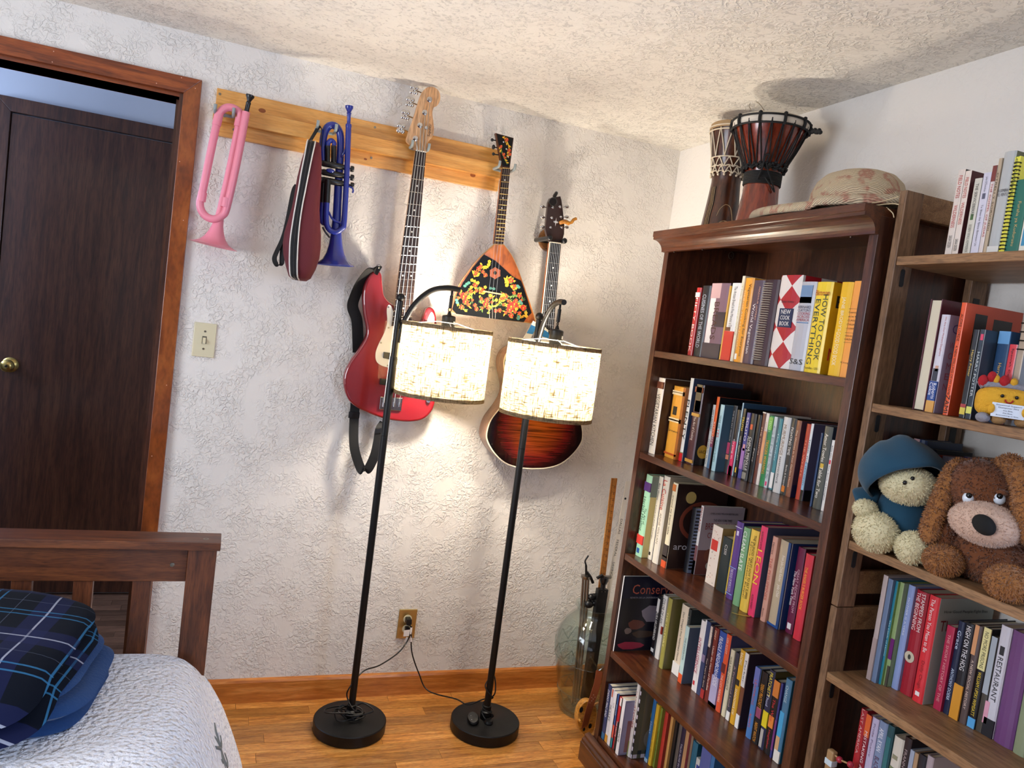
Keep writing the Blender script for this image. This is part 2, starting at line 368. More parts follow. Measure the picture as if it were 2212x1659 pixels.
G().cyl((ox, -.006, oz), (ox, -.0075, oz), .0035, n=10).build('screw', SCREWM, op)
# ================================================================== BOOKCASES
CHERRY = WOOD('cherry_case_wood', '381a0d', '522a16', '67391f', (12, 1.3, 12), .3, coat=.35, grain=4)
CHERRYV = WOOD('cherry_upright_wood', '381c12', '4e2b1c', '603824', (12, 12, 1.2), .32, coat=.3, grain=4)
CHERRYB = WOOD('cherry_back_panel', '331a0d', '4a2817', '5d361d', (9, 9, .8), .4, coat=.1, grain=5)
AXF, AY1, AY2, AZT = .6442, -.5501, -1.4551, 1.8655
SH = [1.4731, 1.1266, .771, .4237, .1134]; AST = .0265; ABK = .962
ca = thing('bookcase', ((AXF+XR)/2, (AY1+AY2)/2, 0), 'tall reddish-brown bookcase with a moulded cornice against the right wall', 'bookcase')
for ya, yb in ((AY1, AY1-AST), (AY2+AST, AY2)):
    G().box(AXF, XR-.004, ya, yb, .0, AZT-.02).build('side_panel', CHERRYV, ca, bevel=.001)
G().box(ABK, ABK+.006, AY1-AST, AY2+AST, .02, AZT-.02).build('back_panel', CHERRYB, ca)
for i, z in enumerate(SH):
    G().box(AXF+.002, ABK, AY1-AST, AY2+AST, z-.0215, z).build('shelf', CHERRY, ca, bevel=.0015)
def cornice_profile(front):
    pr = [(-.052, 0), (-.052, -.017), (-.049, -.0185), (-.049, -.026), (-.046, -.027)]
    for k in range(9): a = k/8*pi/2; pr.append((-.046+.035*sin(a), -.062+.035*cos(a)))
    return pr+[(0, -.063), (0, 0)]
g = G(); pr = cornice_profile(1)
g.prism([(AXF+a, AZT+b) for a, b in pr], AY2-.001, AY1+.001, 'y')
g.build('cornice', CHERRY, ca)
G().box(AXF, XR-.004, AY1-.0005, AY2+.0005, AZT-.02, AZT-.0003).build('top_board', CHERRY, ca)
for yy in (-.62, -.78, -1.38): G().cyl((AXF-.005, yy, AZT-.063), (AXF-.005, yy, AZT-.066), .003, n=8).build('cam_screw', M('dark_screw', '5a4a40', .4, .8), ca)
gp = [(-.034, 0), (-.034, .066), (-.030, .068), (-.030, .076), (-.022, .082), (-.022, .09), (-.012, .0945), (-.002, .097), (-.002, 0)]
g = G().prism([(AXF+a, b) for a, b in gp], AY2-.029, AY1+.029, 'y'); g.build('plinth', CHERRY, ca, bevel=.001)
g = G().prism([(AY1-b[0]*.85, b[1]) for b in gp], AXF-.002, XR-.02, 'x'); g.build('plinth_return', CHERRYV, ca)
p = AY(1578, 552, AY1-AST); G().tube([Vector((p.x+.010*cos(k*pi/8), AY1-AST-.003, p.z+.012*sin(k*pi/8))) for k in range(16)], .0013, 6, closed=True).build('strap_ring', SCREWM, ca); G().cyl((p.x+.006, AY1-AST, p.z), (p.x+.006, AY1-AST-.004, p.z), .006, n=12).build('strap_anchor', M('dark_screw', '5a4a40', .4, .8), ca)

TANW = WOOD('light_brown_folding_wood', '7a5636', '926c48', 'a27c56', (12, 1.3, 12), .5, grain=4)
TANV = WOOD('light_brown_upright_wood', '6c4e34', '816044', '906e50', (12, 12, 1.3), .5, grain=4)
BXF, BY1, BZT, BY2, BBK = .6709, -1.4703, 1.904, -2.33, XR-.012
BSH = [1.7566, 1.4254, 1.1069, .7933, .478, .16]; BST = .02
cb = thing('bookcase', ((BXF+XR)/2, (BY1+BY2)/2, 0), 'open light-brown stacking bookcase standing right of the cherry bookcase', 'bookcase')
SLOT = M('black_bracket', '0d0d10', .5)
for y0, y1 in ((BY1, BY1-BST), (BY2+BST, BY2)):
    for z0, z1 in ((0, .946), (.948, BZT)):
        G().box(BXF, BXF+.052, y0, y1, z0, z1).build('post', TANV, cb, bevel=.002)
        G().box(BBK-.052, BBK, y0, y1, z0, z1).build('post', TANV, cb, bevel=.002)
        for zz in (z0+.03, z1-.055) if z0 else (z0+.02, z1-.055):
            G().box(BXF+.052, BBK-.052, y0-.003 if y0 > -2 else y0, y1+.003 if y0 > -2 else y1, zz, zz+.055).build('side_rail', TANW, cb, bevel=.0015)
for z in BSH:
    G().box(BXF+.002, BBK-.008, BY1-BST-.0005, BY2+BST+.0005, z-.0195, z).build('shelf', TANW, cb, bevel=.0015)
    b = G(); b.prism([(BXF+.026+.006*cos(a*pi/6), z-.045+(.014 if sin(a*pi/6) > 0 else -.014)+.006*sin(a*pi/6)) for a in range(12)], BY1-BST-.002, BY1-BST)
    b.build('bracket', SLOT, cb)
G().box(BBK-.02, BBK-.006, BY1-BST, BY2+BST, BZT-.06, BZT-.005).build('back_rail', TANW, cb)
for z in (1.37, 1.68): G().box(BBK-.04, BBK-.02, BY1-BST-.001, BY1-BST, z-.018, z+.018).build('latch_hole', SLOT, cb)

# ================================================================== BED
BEDW = WOOD('dark_walnut_bed_wood', '422010', '5e3117', '74401f', (1.2, 12, 12), .42, coat=.12, grain=4)
BEDV = WOOD('dark_walnut_bed_upright', '422010', '5c3018', '703d20', (12, 12, 1.2), .42, coat=.12, grain=4)
BY = -.75; PR = -.668; PL = -2.06
bed = thing('bed', (-1.36, -1.75, 0), 'dark walnut slatted bed frame in front of the doorway', 'bed')
G().box(PL-.006, -.6605, BY-.045, BY+.042, .826, .847).build('top_cap', BEDW, bed, bevel=.002)
for x0, x1 in ((PR-.068, PR), (PL, PL+.068)): G().box(x0, x1, BY-.035, BY+.035, 0, .826).build('post', BEDV, bed, bevel=.002)
G().box(PL+.068, PR-.068, BY-.012, BY+.022, .734, .826).build('upper_rail', BEDW, bed, bevel=.0015)
G().box(PL+.068, PR-.068, BY-.012, BY+.022, .20, .32).build('lower_rail', BEDW, bed, bevel=.0015)
x = AY(298, 1350, BY).x; dxs = x - AY(172, 1350, BY).x
for k in range(11):
    xc = x - k*dxs
    if xc > PL+.09: G().box(xc-.0215, xc+.0215, BY-.006, BY+.016, .318, .736).build('slat', BEDV, bed, bevel=.001)
for yy in (.3,):
    G().box(PR-.05, PR-.022, -2.75, BY-.03, .17, .31).build('side_rail', BEDW, bed, bevel=.002)
    G().box(PL+.022, PL+.05, -2.75, BY-.03, .17, .31).build('side_rail', BEDW, bed, bevel=.002)
G().box(PL+.05, PR-.05, -2.75, BY-.03, .28, .30).build('slat_deck', BEDW, bed)
for x0, x1 in ((PR-.068, PR), (PL, PL+.068)): G().box(x0, x1, -2.82, -2.75, 0, .5).build('post', BEDV, bed, bevel=.002)
p = AY(372, 1220, BY-.014); G().lathe((p.x, BY-.012, p.z), [(.0055, 0), (.0055, .0025), (.0035, .003), (.003, .001)], 12, (0, -1, 0)).build('bolt', SCREWM, bed)
p = AZ(445, 1166, .847); G().lathe((p.x, BY-.012, .8465), [(.007, 0), (.007, .001), (.004, .0012), (.003, .0)], 12).build('cap_bolt', SCREWM, bed)
# mattress and quilt
G().box(PL+.06, PR-.06, -2.74, BY-.05, .302, .535).build('mattress', M('mattress_ticking', 'd8d6d2', .8), bed, bevel=.03)
QM = bpy.data.materials.new('white_stitched_quilt'); QM.use_nodes = True; nt = QM.node_tree; b = nt.nodes['Principled BSDF']; L = nt.links.new
b.inputs['Base Color'].default_value = (*lin('f0eef2'), 1); b.inputs['Roughness'].default_value = .85; b.inputs['Sheen Weight'].default_value = .2
g_ = nd(nt, 'ShaderNodeNewGeometry')
vo = nd(nt, 'ShaderNodeTexVoronoi', feature='SMOOTH_F1'); vo.inputs['Scale'].default_value = 95
no = nd(nt, 'ShaderNodeTexNoise'); no.inputs['Scale'].default_value = 130; no.inputs['Detail'].default_value = 3
L(g_.outputs['Position'], vo.inputs['Vector']); L(g_.outputs['Position'], no.inputs['Vector'])
ad = nd(nt, 'ShaderNodeMath', operation='ADD'); L(vo.outputs['Distance'], ad.inputs[0]); L(no.outputs[0], ad.inputs[1])
bp = nd(nt, 'ShaderNodeBump'); bp.inputs['Strength'].default_value = 1.; bp.inputs['Distance'].default_value = .011; bp.invert = True
L(ad.outputs[0], bp.inputs['Height']); L(bp.outputs[0], b.inputs['Normal'])
XE = PR-.028
prof = [(PL+.3, .556), (-1.1, .559), (-.88, .559), (-.793, .556), (-.736, .545), (-.704, .525), (-.68, .499), (-.654, .458), (-.627, .409), (-.607, .362), (-.59, .318), (-.576, .278), (-.564, .24), (-.553, .18)]
prof = [tuple(v) for v in spline([(a, b, 0) for a, b in prof], 3)]
ysq = [BY-.038, BY-.042, BY-.06, BY-.10]+[BY-.10-.05*k for k in range(1, 38)]
rings = []
for j, yy in enumerate(ysq):
    rg = []
    for i, (a, bz, _) in enumerate(prof):
        hang = max(0, .53-bz); dz = 0
        if j == 0: dz = -.05 if hang < .04 else 0
        if j == 1: dz = -.02 if hang < .04 else 0
        wv = .010*hang*3*sin(yy*16+1.0)+.006*hang*sin(yy*41)
        nz = .0025*noise.noise((a*9, yy*9, 0))
        rg.append(Vector((a+wv, yy, bz+dz+nz)))
    rings.append(rg)
g = G(); g.loft(rings, cap=False, closed=False)
q = g.build('quilt', QM, smooth=True); tag(q, 'white stitched quilt covering the mattress and hanging over the bed side', 'quilt')
md = q.modifiers.new('thick', 'SOLIDIFY'); md.thickness = .008; md.offset = -1
# embroidered sprigs along the hanging side
EMB = M('grey_embroidery', '6f7270', .8)
def on_quilt(s, yy):
    """point on the quilt side, s = index along the profile"""
    i = int(s); t = s-i; a = prof[i]; c = prof[i+1]
    pz = a[1]*(1-t)+c[1]*t; px_ = a[0]*(1-t)+c[0]*t; hang = max(0, .53-pz)
    return Vector((px_+.010*hang*3*sin(yy*16+1.0)+.006*hang*sin(yy*41)+.006, yy, pz+.003))
for yc in (-.965, -1.22, -1.50):
    g = G()
    for pts in ([(-.05, 23), (-.02, 24.2), (.0, 25), (.03, 25.2), (.045, 24.6)], [(0, 25), (-.005, 27), (.01, 28.6), (.03, 28.4), (.03, 27)], [(.0, 25), (-.035, 25.8), (-.05, 25.0)], [(.005, 24.8), (.02, 23.2), (.045, 22.6)], [(-.01, 25.4), (-.03, 27.2)], [(0, 24.6), (-.01, 22.8)]):
        P = spline([on_quilt(min(max(s, 1), 32), yc+dy) for dy, s in pts], 4); n = len(P)
        g.tube(P, [.0058*(1-.6*abs(k/(n-1)-.35)) for k in range(n)], 6)
    g.build('embroidery', EMB, q)

# ================================================================== FOLDED BLANKETS ON THE BED
FLEECE = M('blue_fleece', '22406e', .95, bump=(160, .5, .003), sheen=.12, spec=.15)
def plaid():
    m = bpy.data.materials.new('navy_plaid_fleece'); m.use_nodes = True; nt = m.node_tree; b = nt.nodes['Principled BSDF']; L = nt.links.new
    b.inputs['Roughness'].default_value = 1; b.inputs['Specular IOR Level'].default_value = .1; b.inputs['Sheen Weight'].default_value = .03
    tc = nd(nt, 'ShaderNodeUVMap'); sp = nd(nt, 'ShaderNodeSeparateXYZ'); L(tc.outputs[0], sp.inputs[0])
    def band(src, c, w):
        a = nd(nt, 'ShaderNodeMath', operation='SUBTRACT'); a.inputs[1].default_value = c; L(src, a.inputs[0])
        f = nd(nt, 'ShaderNodeMath', operation='ABSOLUTE'); L(a.outputs[0], f.inputs[0])
        l = nd(nt, 'ShaderNodeMath', operation='LESS_THAN'); l.inputs[1].default_value = w; L(f.outputs[0], l.inputs[0]); return l.outputs[0]
    col = None
    base = nd(nt, 'ShaderNodeRGB'); base.outputs[0].default_value = (*lin('080d18'), 1); col = base.outputs[0]
    for ax in (0, 1):
        fr = nd(nt, 'ShaderNodeMath', operation='FRACT'); L(sp.outputs[ax], fr.inputs[0])
        for c, wd_, hx, fac in ((.20, .14, '1c2148', .55), (.20, .0095, 'a4a8b8', .7), (.62, .0085, '33709c', .65), (.70, .0085, '33709c', .65), (.90, .004, '6a7288', .3)):
            s = band(fr.outputs[0], c, wd_); mu = nd(nt, 'ShaderNodeMath', operation='MULTIPLY'); mu.inputs[1].default_value = fac; L(s, mu.inputs[0])
            mx = nd(nt, 'ShaderNodeMix', data_type='RGBA'); mx.inputs[7].default_value = (*lin(hx), 1); L(mu.outputs[0], mx.inputs[0]); L(col, mx.inputs[6]); col = mx.outputs[2]
    L(col, b.inputs['Base Color']); return m
PLAID = plaid()
def folded(name, base, ux, uy, lx, ly, layers, th, mat, label, seed, uvs=1., tilt=None):
    """folded blanket: stacked soft slabs; ux/uy horizontal axes"""
    ux = Vector(ux).normalized(); uy = Vector(uy).normalized(); base = Vector(base); g = G(); UVs = []; rnd = random.Random(seed)
    for k in range(layers):
        n, m = 48, 12; off = Vector((rnd.uniform(-.012, .006), rnd.uniform(-.010, .010), 0)); sx_ = lx*(1-.03*k*rnd.random()); sy_ = ly*(1-.04*k*rnd.random())
        for side in (1, -1):
            grid = []
            for i in range(m+1):
                s_ = (i/m)**.6
                for j in range(n):
                    a = 2*pi*j/n; u = s_*math.copysign(abs(cos(a))**.42, cos(a)); v = s_*math.copysign(abs(sin(a))**.42, sin(a))
                    e = max(0, 1-s_**9)**.5
                    z = (k+.5)*th + side*th*.5*e + .012*noise.noise((u*1.3+seed, v*1.4+k*.3, .3*k)) + (tilt(u, v) if tilt else 0)
                    wob = 1+.04*noise.noise((u*2+seed, v*2, k*.7))
                    grid.append(base+off+ux*(u*sx_/2*wob)+uy*(v*sy_/2*wob)+Vector((0, 0, z)))
                    UVs.append((u*sx_/2*uvs+.37, v*sy_/2*uvs+.13))
            fs = []
            for i in range(m):
                for j in range(n):
                    q_ = (i*n+j, (i+1)*n+j, (i+1)*n+(j+1) % n, i*n+(j+1) % n); fs.append(q_ if side > 0 else q_[::-1])
            g.add(grid, fs)
    o = g.build(name, mat, smooth='all'); me = o.data; uv = me.uv_layers.new(name='UVMap')
    for lp_ in me.loops: uv.data[lp_.index].uv = UVs[lp_.vertex_index]
    return tag(o, label, 'blanket')
fo = folded('fleece_blanket', (-1.165, -.985, .561), (1, -.10, 0), (.10, 1, 0), .58, .38, 3, .034, FLEECE, 'blue fleece blanket folded on the white quilt beneath the plaid throw', 3)
folded('plaid_blanket', (-1.20, -1.02, .664), (1, -.16, 0), (.16, 1, 0), .58, .47, 2, .030, PLAID, 'navy plaid throw folded on top of the blue fleece blanket', 9, 4.5, lambda u, v: .016*v-.07*max(0, -v-.35)-.03*max(0, u-.45))

# ================================================================== FLOOR LAMPS
BLACK = M('matte_black_steel', '0e0e0f', .42, .3); CORDM = M('black_cord', '0b0b0c', .45)
LINENS = []
def linen(name, fill):
    m = bpy.data.materials.new(name); m.use_nodes = True; nt = m.node_tree; L = nt.links.new
    for n in list(nt.nodes): nt.nodes.remove(n)
    out = nd(nt, 'ShaderNodeOutputMaterial'); d = nd(nt, 'ShaderNodeBsdfDiffuse'); t = nd(nt, 'ShaderNodeBsdfTranslucent'); mx = nd(nt, 'ShaderNodeMixShader')
    tc = nd(nt, 'ShaderNodeTexCoord'); sp = nd(nt, 'ShaderNodeSeparateXYZ'); L(tc.outputs['Object'], sp.inputs[0])
    an = nd(nt, 'ShaderNodeMath', operation='ARCTAN2'); L(sp.outputs[1], an.inputs[0]); L(sp.outputs[0], an.inputs[1])
    def threads(sa, sz, seed):
        cx = nd(nt, 'ShaderNodeCombineXYZ'); a = nd(nt, 'ShaderNodeMath', operation='MULTIPLY'); a.inputs[1].default_value = sa; L(an.outputs[0], a.inputs[0])
        z = nd(nt, 'ShaderNodeMath', operation='MULTIPLY'); z.inputs[1].default_value = sz; L(sp.outputs[2], z.inputs[0])
        L(a.outputs[0], cx.inputs[0]); L(z.outputs[0], cx.inputs[1]); cx.inputs[2].default_value = seed
        n = nd(nt, 'ShaderNodeTexNoise'); n.inputs['Scale'].default_value = 1; n.inputs['Detail'].default_value = 3; L(cx.outputs[0], n.inputs['Vector'])
        r = ramp(nt, [(.36, '6e6250'), (.5, 'ffffff')]); L(n.outputs[0], r.inputs[0]); return r.outputs[0]
    mu = nd(nt, 'ShaderNodeMix', data_type='RGBA', blend_type='MULTIPLY'); mu.inputs[0].default_value = 1
    L(threads(5, 240, 1), mu.inputs[6]); L(threads(44, 24, 5), mu.inputs[7])
    m2 = nd(nt, 'ShaderNodeMix', data_type='RGBA', blend_type='MULTIPLY'); m2.inputs[0].default_value = 1; m2.inputs[6].default_value = (*lin(fill), 1); L(mu.outputs[2], m2.inputs[7])
    L(m2.outputs[2], t.inputs['Color']); d.inputs['Color'].default_value = (*lin('b8a888'), 1)
    mx.inputs[0].default_value = .75; L(d.outputs[0], mx.inputs[1]); L(t.outputs[0], mx.inputs[2]); L(mx.outputs[0], out.inputs[0]); return m
LINEN = linen('linen_shade_cloth', 'a3977a'); BANDM = linen('taupe_shade_trim', '94867a'); WHITEW = M('white_wire', 'efefec', .35)
SHR, SHH = .1575, .25
def floor_lamp(bx, by, shade, label, arm_dir):
    sx_, sy_, sz_ = shade; t = thing('floor_lamp', (bx, by, 0), label, 'lamp', 'black arc floor lamps')
    G().lathe((bx, by, 0), [(.124, 0), (.1275, .004), (.1275, .038), (.125, .041), (.02, .0425), (.018, .044)], 56).build('base', BLACK, t, smooth=True)
    ps = [(0, .04), (.0, .8), (.8, 1.505)]
    G().cyl((bx, by, .042), (bx, by, .56), .0125, n=20).build('pole_section', BLACK, t, smooth=True)
    G().cyl((bx, by, .561), (bx, by, 1.06), .0125, n=20).build('pole_section', BLACK, t, smooth=True)
    G().cyl((bx, by, 1.061), (bx, by, 1.335), .0125, n=20).build('pole_section', BLACK, t, smooth=True)
    pt = G().cyl((bx, by, 1.336), (bx, by, 1.525), .0100, n=20).build('pole_top', BLACK, t, smooth=True)
    G().ell((bx, by, 1.538), (.0145, .0145, .0145), 20, 12).build('finial', BLACK, t, smooth=True)
    G().lathe((bx, by, .042), [(.022, 0), (.022, .03), (.0165, .034), (.0165, .05), (.013, .052)], 24).build('collar', BLACK, t, smooth=True)
    a = Vector((sx_-bx, sy_-by, 0)); L_ = a.length; a.normalize()
    def ap(s, z): return Vector((bx, by, 0))+a*s+Vector((0, 0, z))
    arm = spline([ap(.008, 1.385), ap(.016, 1.44), ap(.045, 1.515), ap(.095, 1.572), ap(.15, 1.592), ap(L_+.028, 1.592)], 8)
    G().tube(arm, .0095, 14).build('arm', BLACK, t, smooth=True)
    top = sz_+SHH/2
    ln = G().tube([(sx_, sy_, 1.586), (sx_, sy_, 1.565)], .004, 8); ln.tube([(sx_, sy_, 1.568), (sx_, sy_, 1.525)], .0062, 12)
    ln.tube([Vector((sx_, sy_, 1.519))+a*(.006*cos(k*pi/5))+Vector((0, 0, .006*sin(k*pi/5))) for k in range(10)], .0018, 6, closed=True)
    ln.build('hanger_link', BLACK, t, smooth=True)
    so = G().lathe((sx_, sy_, 1.513), [(.004, 0), (.008, -.012), (.021, -.015), (.0235, -.018), (.0235, -.052), (.0215, -.055), (.0215, -.063)], 28).build('socket', BLACK, t, smooth=True)
    G().obox((sx_+.016, sy_-.0175, 1.475), (.0035, .003, 0), (-.0002, .0003, 0), (0, 0, .0055)).build('label_sticker', WHITEW, so)
    G().lathe((sx_, sy_, 1.449), [(.019, 0), (.021, -.003), (.018, -.006), (.021, -.009), (.018, -.012), (.020, -.015), (.017, -.02)], 24).build('threaded_ring', WHITEW, so, smooth=True)
    bu = G().lathe((sx_, sy_, 1.43), [(.014, 0), (.0145, -.02), (.019, -.034), (.028, -.055), (.031, -.075), (.028, -.093), (.017, -.107), (.002, -.112)], 28)
    bu.build('bulb', M('frosted_bulb', 'f6f2e6', .5, emit=(LAMP_COLOR, LAMP_STRENGTH)), t, smooth=True)
    h = G(); zr = top+.011; rr = .024
    h.tube([Vector((sx_, sy_, zr))+Vector((rr*cos(k*pi/10), rr*sin(k*pi/10), 0)) for k in range(20)], .0019, 6, closed=True)
    for k in range(3):
        an = 2*pi*k/3+.35+arm_dir; d = Vector((cos(an), sin(an), 0))
        h.tube(spline([Vector((sx_, sy_, zr))+d*rr, Vector((sx_, sy_, zr))+d*(rr+.02), Vector((sx_, sy_, top-.008))+d*(SHR-.012), Vector((sx_, sy_, top-.013))+d*(SHR-.002)], 4), .0017, 6)
    h.tube([Vector((sx_, sy_, top-.004))+Vector(((SHR-.0025)*cos(k*pi/24), (SHR-.0025)*sin(k*pi/24), 0)) for k in range(48)], .0015, 5, closed=True)
    h.build('harp_wire', WHITEW, t, smooth=True)
    n = 72; g = G(); rg = [[Vector((sx_+SHR*cos(2*pi*k/n), sy_+SHR*sin(2*pi*k/n), z)) for k in range(n)] for z in (sz_-SHH/2, sz_, top)]
    g.loft(rg, cap=False); sh = g.build('shade', LINEN, t, loc=(sx_, sy_, sz_-SHH/2), smooth=True)
    for z0, z1 in ((sz_-SHH/2, sz_-SHH/2+.013), (top-.013, top)):
        b = G(); r1, r2 = SHR+.0012, SHR-.0012
        b.loft([[Vector((sx_+r*cos(2*pi*k/n), sy_+r*sin(2*pi*k/n), z)) for k in range(n)] for r, z in ((r1, z0), (r1, z1), (r2, z1), (r2, z0), (r1, z0))], cap=False)
        b.build('shade_trim', BANDM, sh, loc=(sx_, sy_, sz_-SHH/2), smooth=True)
    return t
L1 = (-.1596, -.2344); L2 = (.3305, -.2939)
la1 = floor_lamp(*L1, (.011, -.255, 1.338), 'black arc floor lamp with linen drum shade in front of the red bass', 0)
la2 = floor_lamp(*L2, (.331, -.46, 1.328), 'black arc floor lamp with linen drum shade in front of the sunburst guitar', 2.1)
# cords belong to the lamps
def helix(cx, cy, z0, z1, r, turns, n=14, ph=0.):
    return [Vector((cx+r*cos(2*pi*t*turns+ph), cy+r*sin(2*pi*t*turns+ph), z0+(z1-z0)*t)) for t in [k/(n*turns) for k in range(int(n*turns)+1)]]
pl = Vector((ox+.004, -.040, oz+.012))
c1 = [pl, pl+Vector((.002, -.008, -.03)), AY(878, 1388, -.05), AY(858, 1412, -.09), AY(820, 1437, -.15), AY(785, 1450, -.21)]
g = G().tube(spline(c1+[Vector((L1[0]-.016, L1[1]-.008, .16)), Vector((L1[0]-.020, L1[1], .12)), Vector((L1[0]+.004, L1[1]-.030, .085)), Vector((L1[0]+.036, L1[1], .06)), Vector((L1[0], L1[1]+.03, .055)), Vector((L1[0]-.05, L1[1]-.01, .08)), Vector((L1[0]-.02, L1[1]-.035, .058))], 8), .0026, 7)
rn = random.Random(5)
loop = []
for k in range(64):
    a = k*.42; r = .036+.012*sin(k*.9)+.006*rn.random()+(.028 if 14 < k < 24 else 0)
    loop.append(Vector((L1[0]-.008+r*cos(a)*1.1, L1[1]-.012+r*sin(a)*.75, .048+.0045*(k % 9)*.6+.010*(1+sin(k*.37)))))
g.tube(spline(loop, 3), .0026, 6); g.build('cord', CORDM, la1, smooth=True)
c2 = [pl+Vector((.004, -.006, -.004)), pl+Vector((.006, -.010, -.035)), AY(890, 1410, -.05), AY(905, 1455, -.06), AY(925, 1492, -.09), AY(985, 1510, -.19), AY(1010, 1522, -.24), AY(1040, 1512, -.27)]
g = G().tube(spline(c2+[Vector((L2[0]+.018, L2[1]-.012, .14)), Vector((L2[0]+.016, L2[1]+.014, .20)), Vector((L2[0]-.018, L2[1], .17)), Vector((L2[0], L2[1]-.018, .14)), Vector((L2[0]+.018, L2[1], .12)), Vector((L2[0]-.006, L2[1]+.016, .10)), Vector((L2[0]-.018, L2[1]-.006, .085)), Vector((L2[0]+.012, L2[1]-.02, .07)), Vector((L2[0]+.022, L2[1]-.015, .055)), Vector((L2[0]-.01, L2[1]-.03, .055)), Vector((L2[0]-.022, L2[1]-.01, .07))], 8), .0026, 7)
g.build('cord', CORDM, la2, smooth=True)
g = G(); fc = Vector((L2[0]-.055, L2[1]-.018, .048)); g.lathe(fc, [(.018, 0), (.021, .003), (.021, .012), (.018, .016), (.003, .017)], 24, (-.25, -.35, 1), sx=1., sy=1.35); g.build('foot_switch', BLACK, la2, smooth=True)
g = G()
for dx_, dy_ in ((-.008, -.01), (.008, -.008), (-.006, .008), (.009, .01)): g.ell(fc+Vector((dx_-.004, dy_-.006, .0145+.003*(dy_/.01))), (.0013, .0013, .0013), 8, 5)
g.build('switch_dots', WHITEW, la2)
G().lathe((L2[0]+.0, L2[1]-.036, .042), [(.016, 0), (.017, .004), (.013, .012), (.004, .013)], 18).build('cord_grommet', BLACK, la2, smooth=True)
# plugs in the outlet, with the paper safety tags
pg = G().prism([(ox-.011, oz+.031), (ox+.009, oz+.031), (ox+.011, oz+.012), (ox+.003, oz+.004), (ox-.010, oz+.009)], -.038, -.0082).build('plug', CORDM, la1, bevel=.002)
pg2 = G().obox((ox, -.018, oz-.016), (.008, 0, 0), (0, .0098, 0), (0, 0, .009)).build('plug', CORDM, la2, bevel=.002)
TAG = M('paper_tag', 'f0e8e2', .7); REDP = ink('c84a44')
def paper_tag(c, u, v, hw, hh, par):
    c, u, v = Vector(c), Vector(u).normalized(), Vector(v).normalized(); n = u.cross(v)
    o = G().obox(c, u*hw, v*hh, n*.0002).build('safety_tag', TAG, par)
    g = G()
    for k in range(7): 
        for s in (-1, 1): g.obox(c-n*.0005+v*(hh*(.7-.22*k))+u*(s*hw*.45), u*(hw*.34), v*(hh*.04), n*.0001)
    g.build('tag_print', REDP, o)
paper_tag((ox-.008, -.047, oz-.019), (1, -.1, .12), (0, 0, 1), .0115, .0125, la1)
paper_tag((ox-.002, -.040, oz-.048), (1, -.3, -.4), (.3, 0, 1), .006, .009, la2)
G().cyl((ox+.0085, -.0485, oz-.022), (ox+.008, -.0465, oz+.003), .0042, n=12).build('tag_sleeve', TAG, la1)
G().cyl((ox+.0135, -.05, oz-.052), (ox+.0105, -.0485, oz-.03), .0036, n=12).build('tag_sleeve', TAG, la2)
# ================================================================== WALL RACK
PINE = WOOD('varnished_pine', 'c4863c', 'd89a4c', 'e2aa60', (1.2, 14, 14), .35, coat=.2, grain=3.5, fine=.2)
RX0, RX1, RZ0, RZ1 = -.806, .205, 1.99, 2.142
rk = tag(G().box(RX0, RX1, -.019, 0, RZ0, RZ1).build('wall_rack', PINE, bevel=.0015), 'long pine board rack high on the wall holding hanging instruments', 'rack')
G().box(RX0-.004, RX1, -.043, -.0192, RZ0+.044, RZ0+.096).build('rail', PINE, rk, bevel=.0015)
for px, py in ((475, 203), (810, 275), (802, 341), (505, 280)):
    p = AY(px, py, -.019); G().cyl((p.x, -.019, p.z), (p.x, -.0205, p.z), .0042, n=10).build('screw', SCREWM, rk)
for x_, z_, r_ in ((-.66, 2.10, .012), (.10, 2.03, .011), (-.3, 2.01, .006)):
    G().lathe((x_, -.019, z_), [(r_, 0), (r_*.9, .0004), (.001, .0005)], 14, (0, -1, 0), sx=1, sy=.6).build('knot', M('pine_knot', '8a4a1c', .5), rk)
HOOKM = M('grey_vinyl_hook', '8f9896', .45)
def yoke(x, z, half, reach, label):
    """two-armed padded hanger screwed into the rail"""
    t = thing('hanger_hook', (x, -.038, z), label, 'hook', 'grey yoke hooks on the pine rack')
    G().cyl((x, -.030, z), (x, -.060, z), .0042, n=10).build('stem', HOOKM, t, smooth=True)
    g = G()
    for s in (-1, 1):
        g.tube(spline([(x, -.058, z), (x+s*half*.8, -.058, z), (x+s*half, -.066, z), (x+s*half, -reach+.012, z), (x+s*half, -reach, z+.006), (x+s*half, -reach-.002, z+.020)], 5), .0052, 10)
    g.build('arms', HOOKM, t, smooth=True); return t
T2 = lambda x, y: (400+.3014*x, 150+.3014*y)
# ================================================================== PINK BUGLE
def PT(f, x, y, d): return AY(*f(x, y), d)
PINK = M('pink_plastic', 'e88a9c', .35); BLKP = M('black_plastic', '121214', .3)
c = PT(T2, 310, 300, -.1); p0 = PT(T2, 212, 265, -.09); yoke(c.x-.012, c.z-.006, .028, .10, 'grey yoke hook under the pink bugle at the left end of the rack')
bg_ = thing('bugle', PT(T2, 210, 1250, -.08), 'pink plastic bugle with black mouthpiece hanging nearest the door', 'bugle')
YB = -.085; R_ = .0125
path = [PT(T2, 438, 305, YB-.016), PT(T2, 372, 660, YB-.016), PT(T2, 300, 980, YB-.014), PT(T2, 268, 1045, YB-.01), PT(T2, 205, 1072, YB-.006), PT(T2, 140, 1045, YB), PT(T2, 106, 970, YB), PT(T2, 130, 850, YB), PT(T2, 190, 560, YB), PT(T2, 236, 350, YB), PT(T2, 262, 295, YB), PT(T2, 310, 272, YB), PT(T2, 365, 288, YB), PT(T2, 395, 335, YB), PT(T2, 372, 470, YB+.004), PT(T2, 312, 760, YB+.006), PT(T2, 262, 980, YB+.008)]
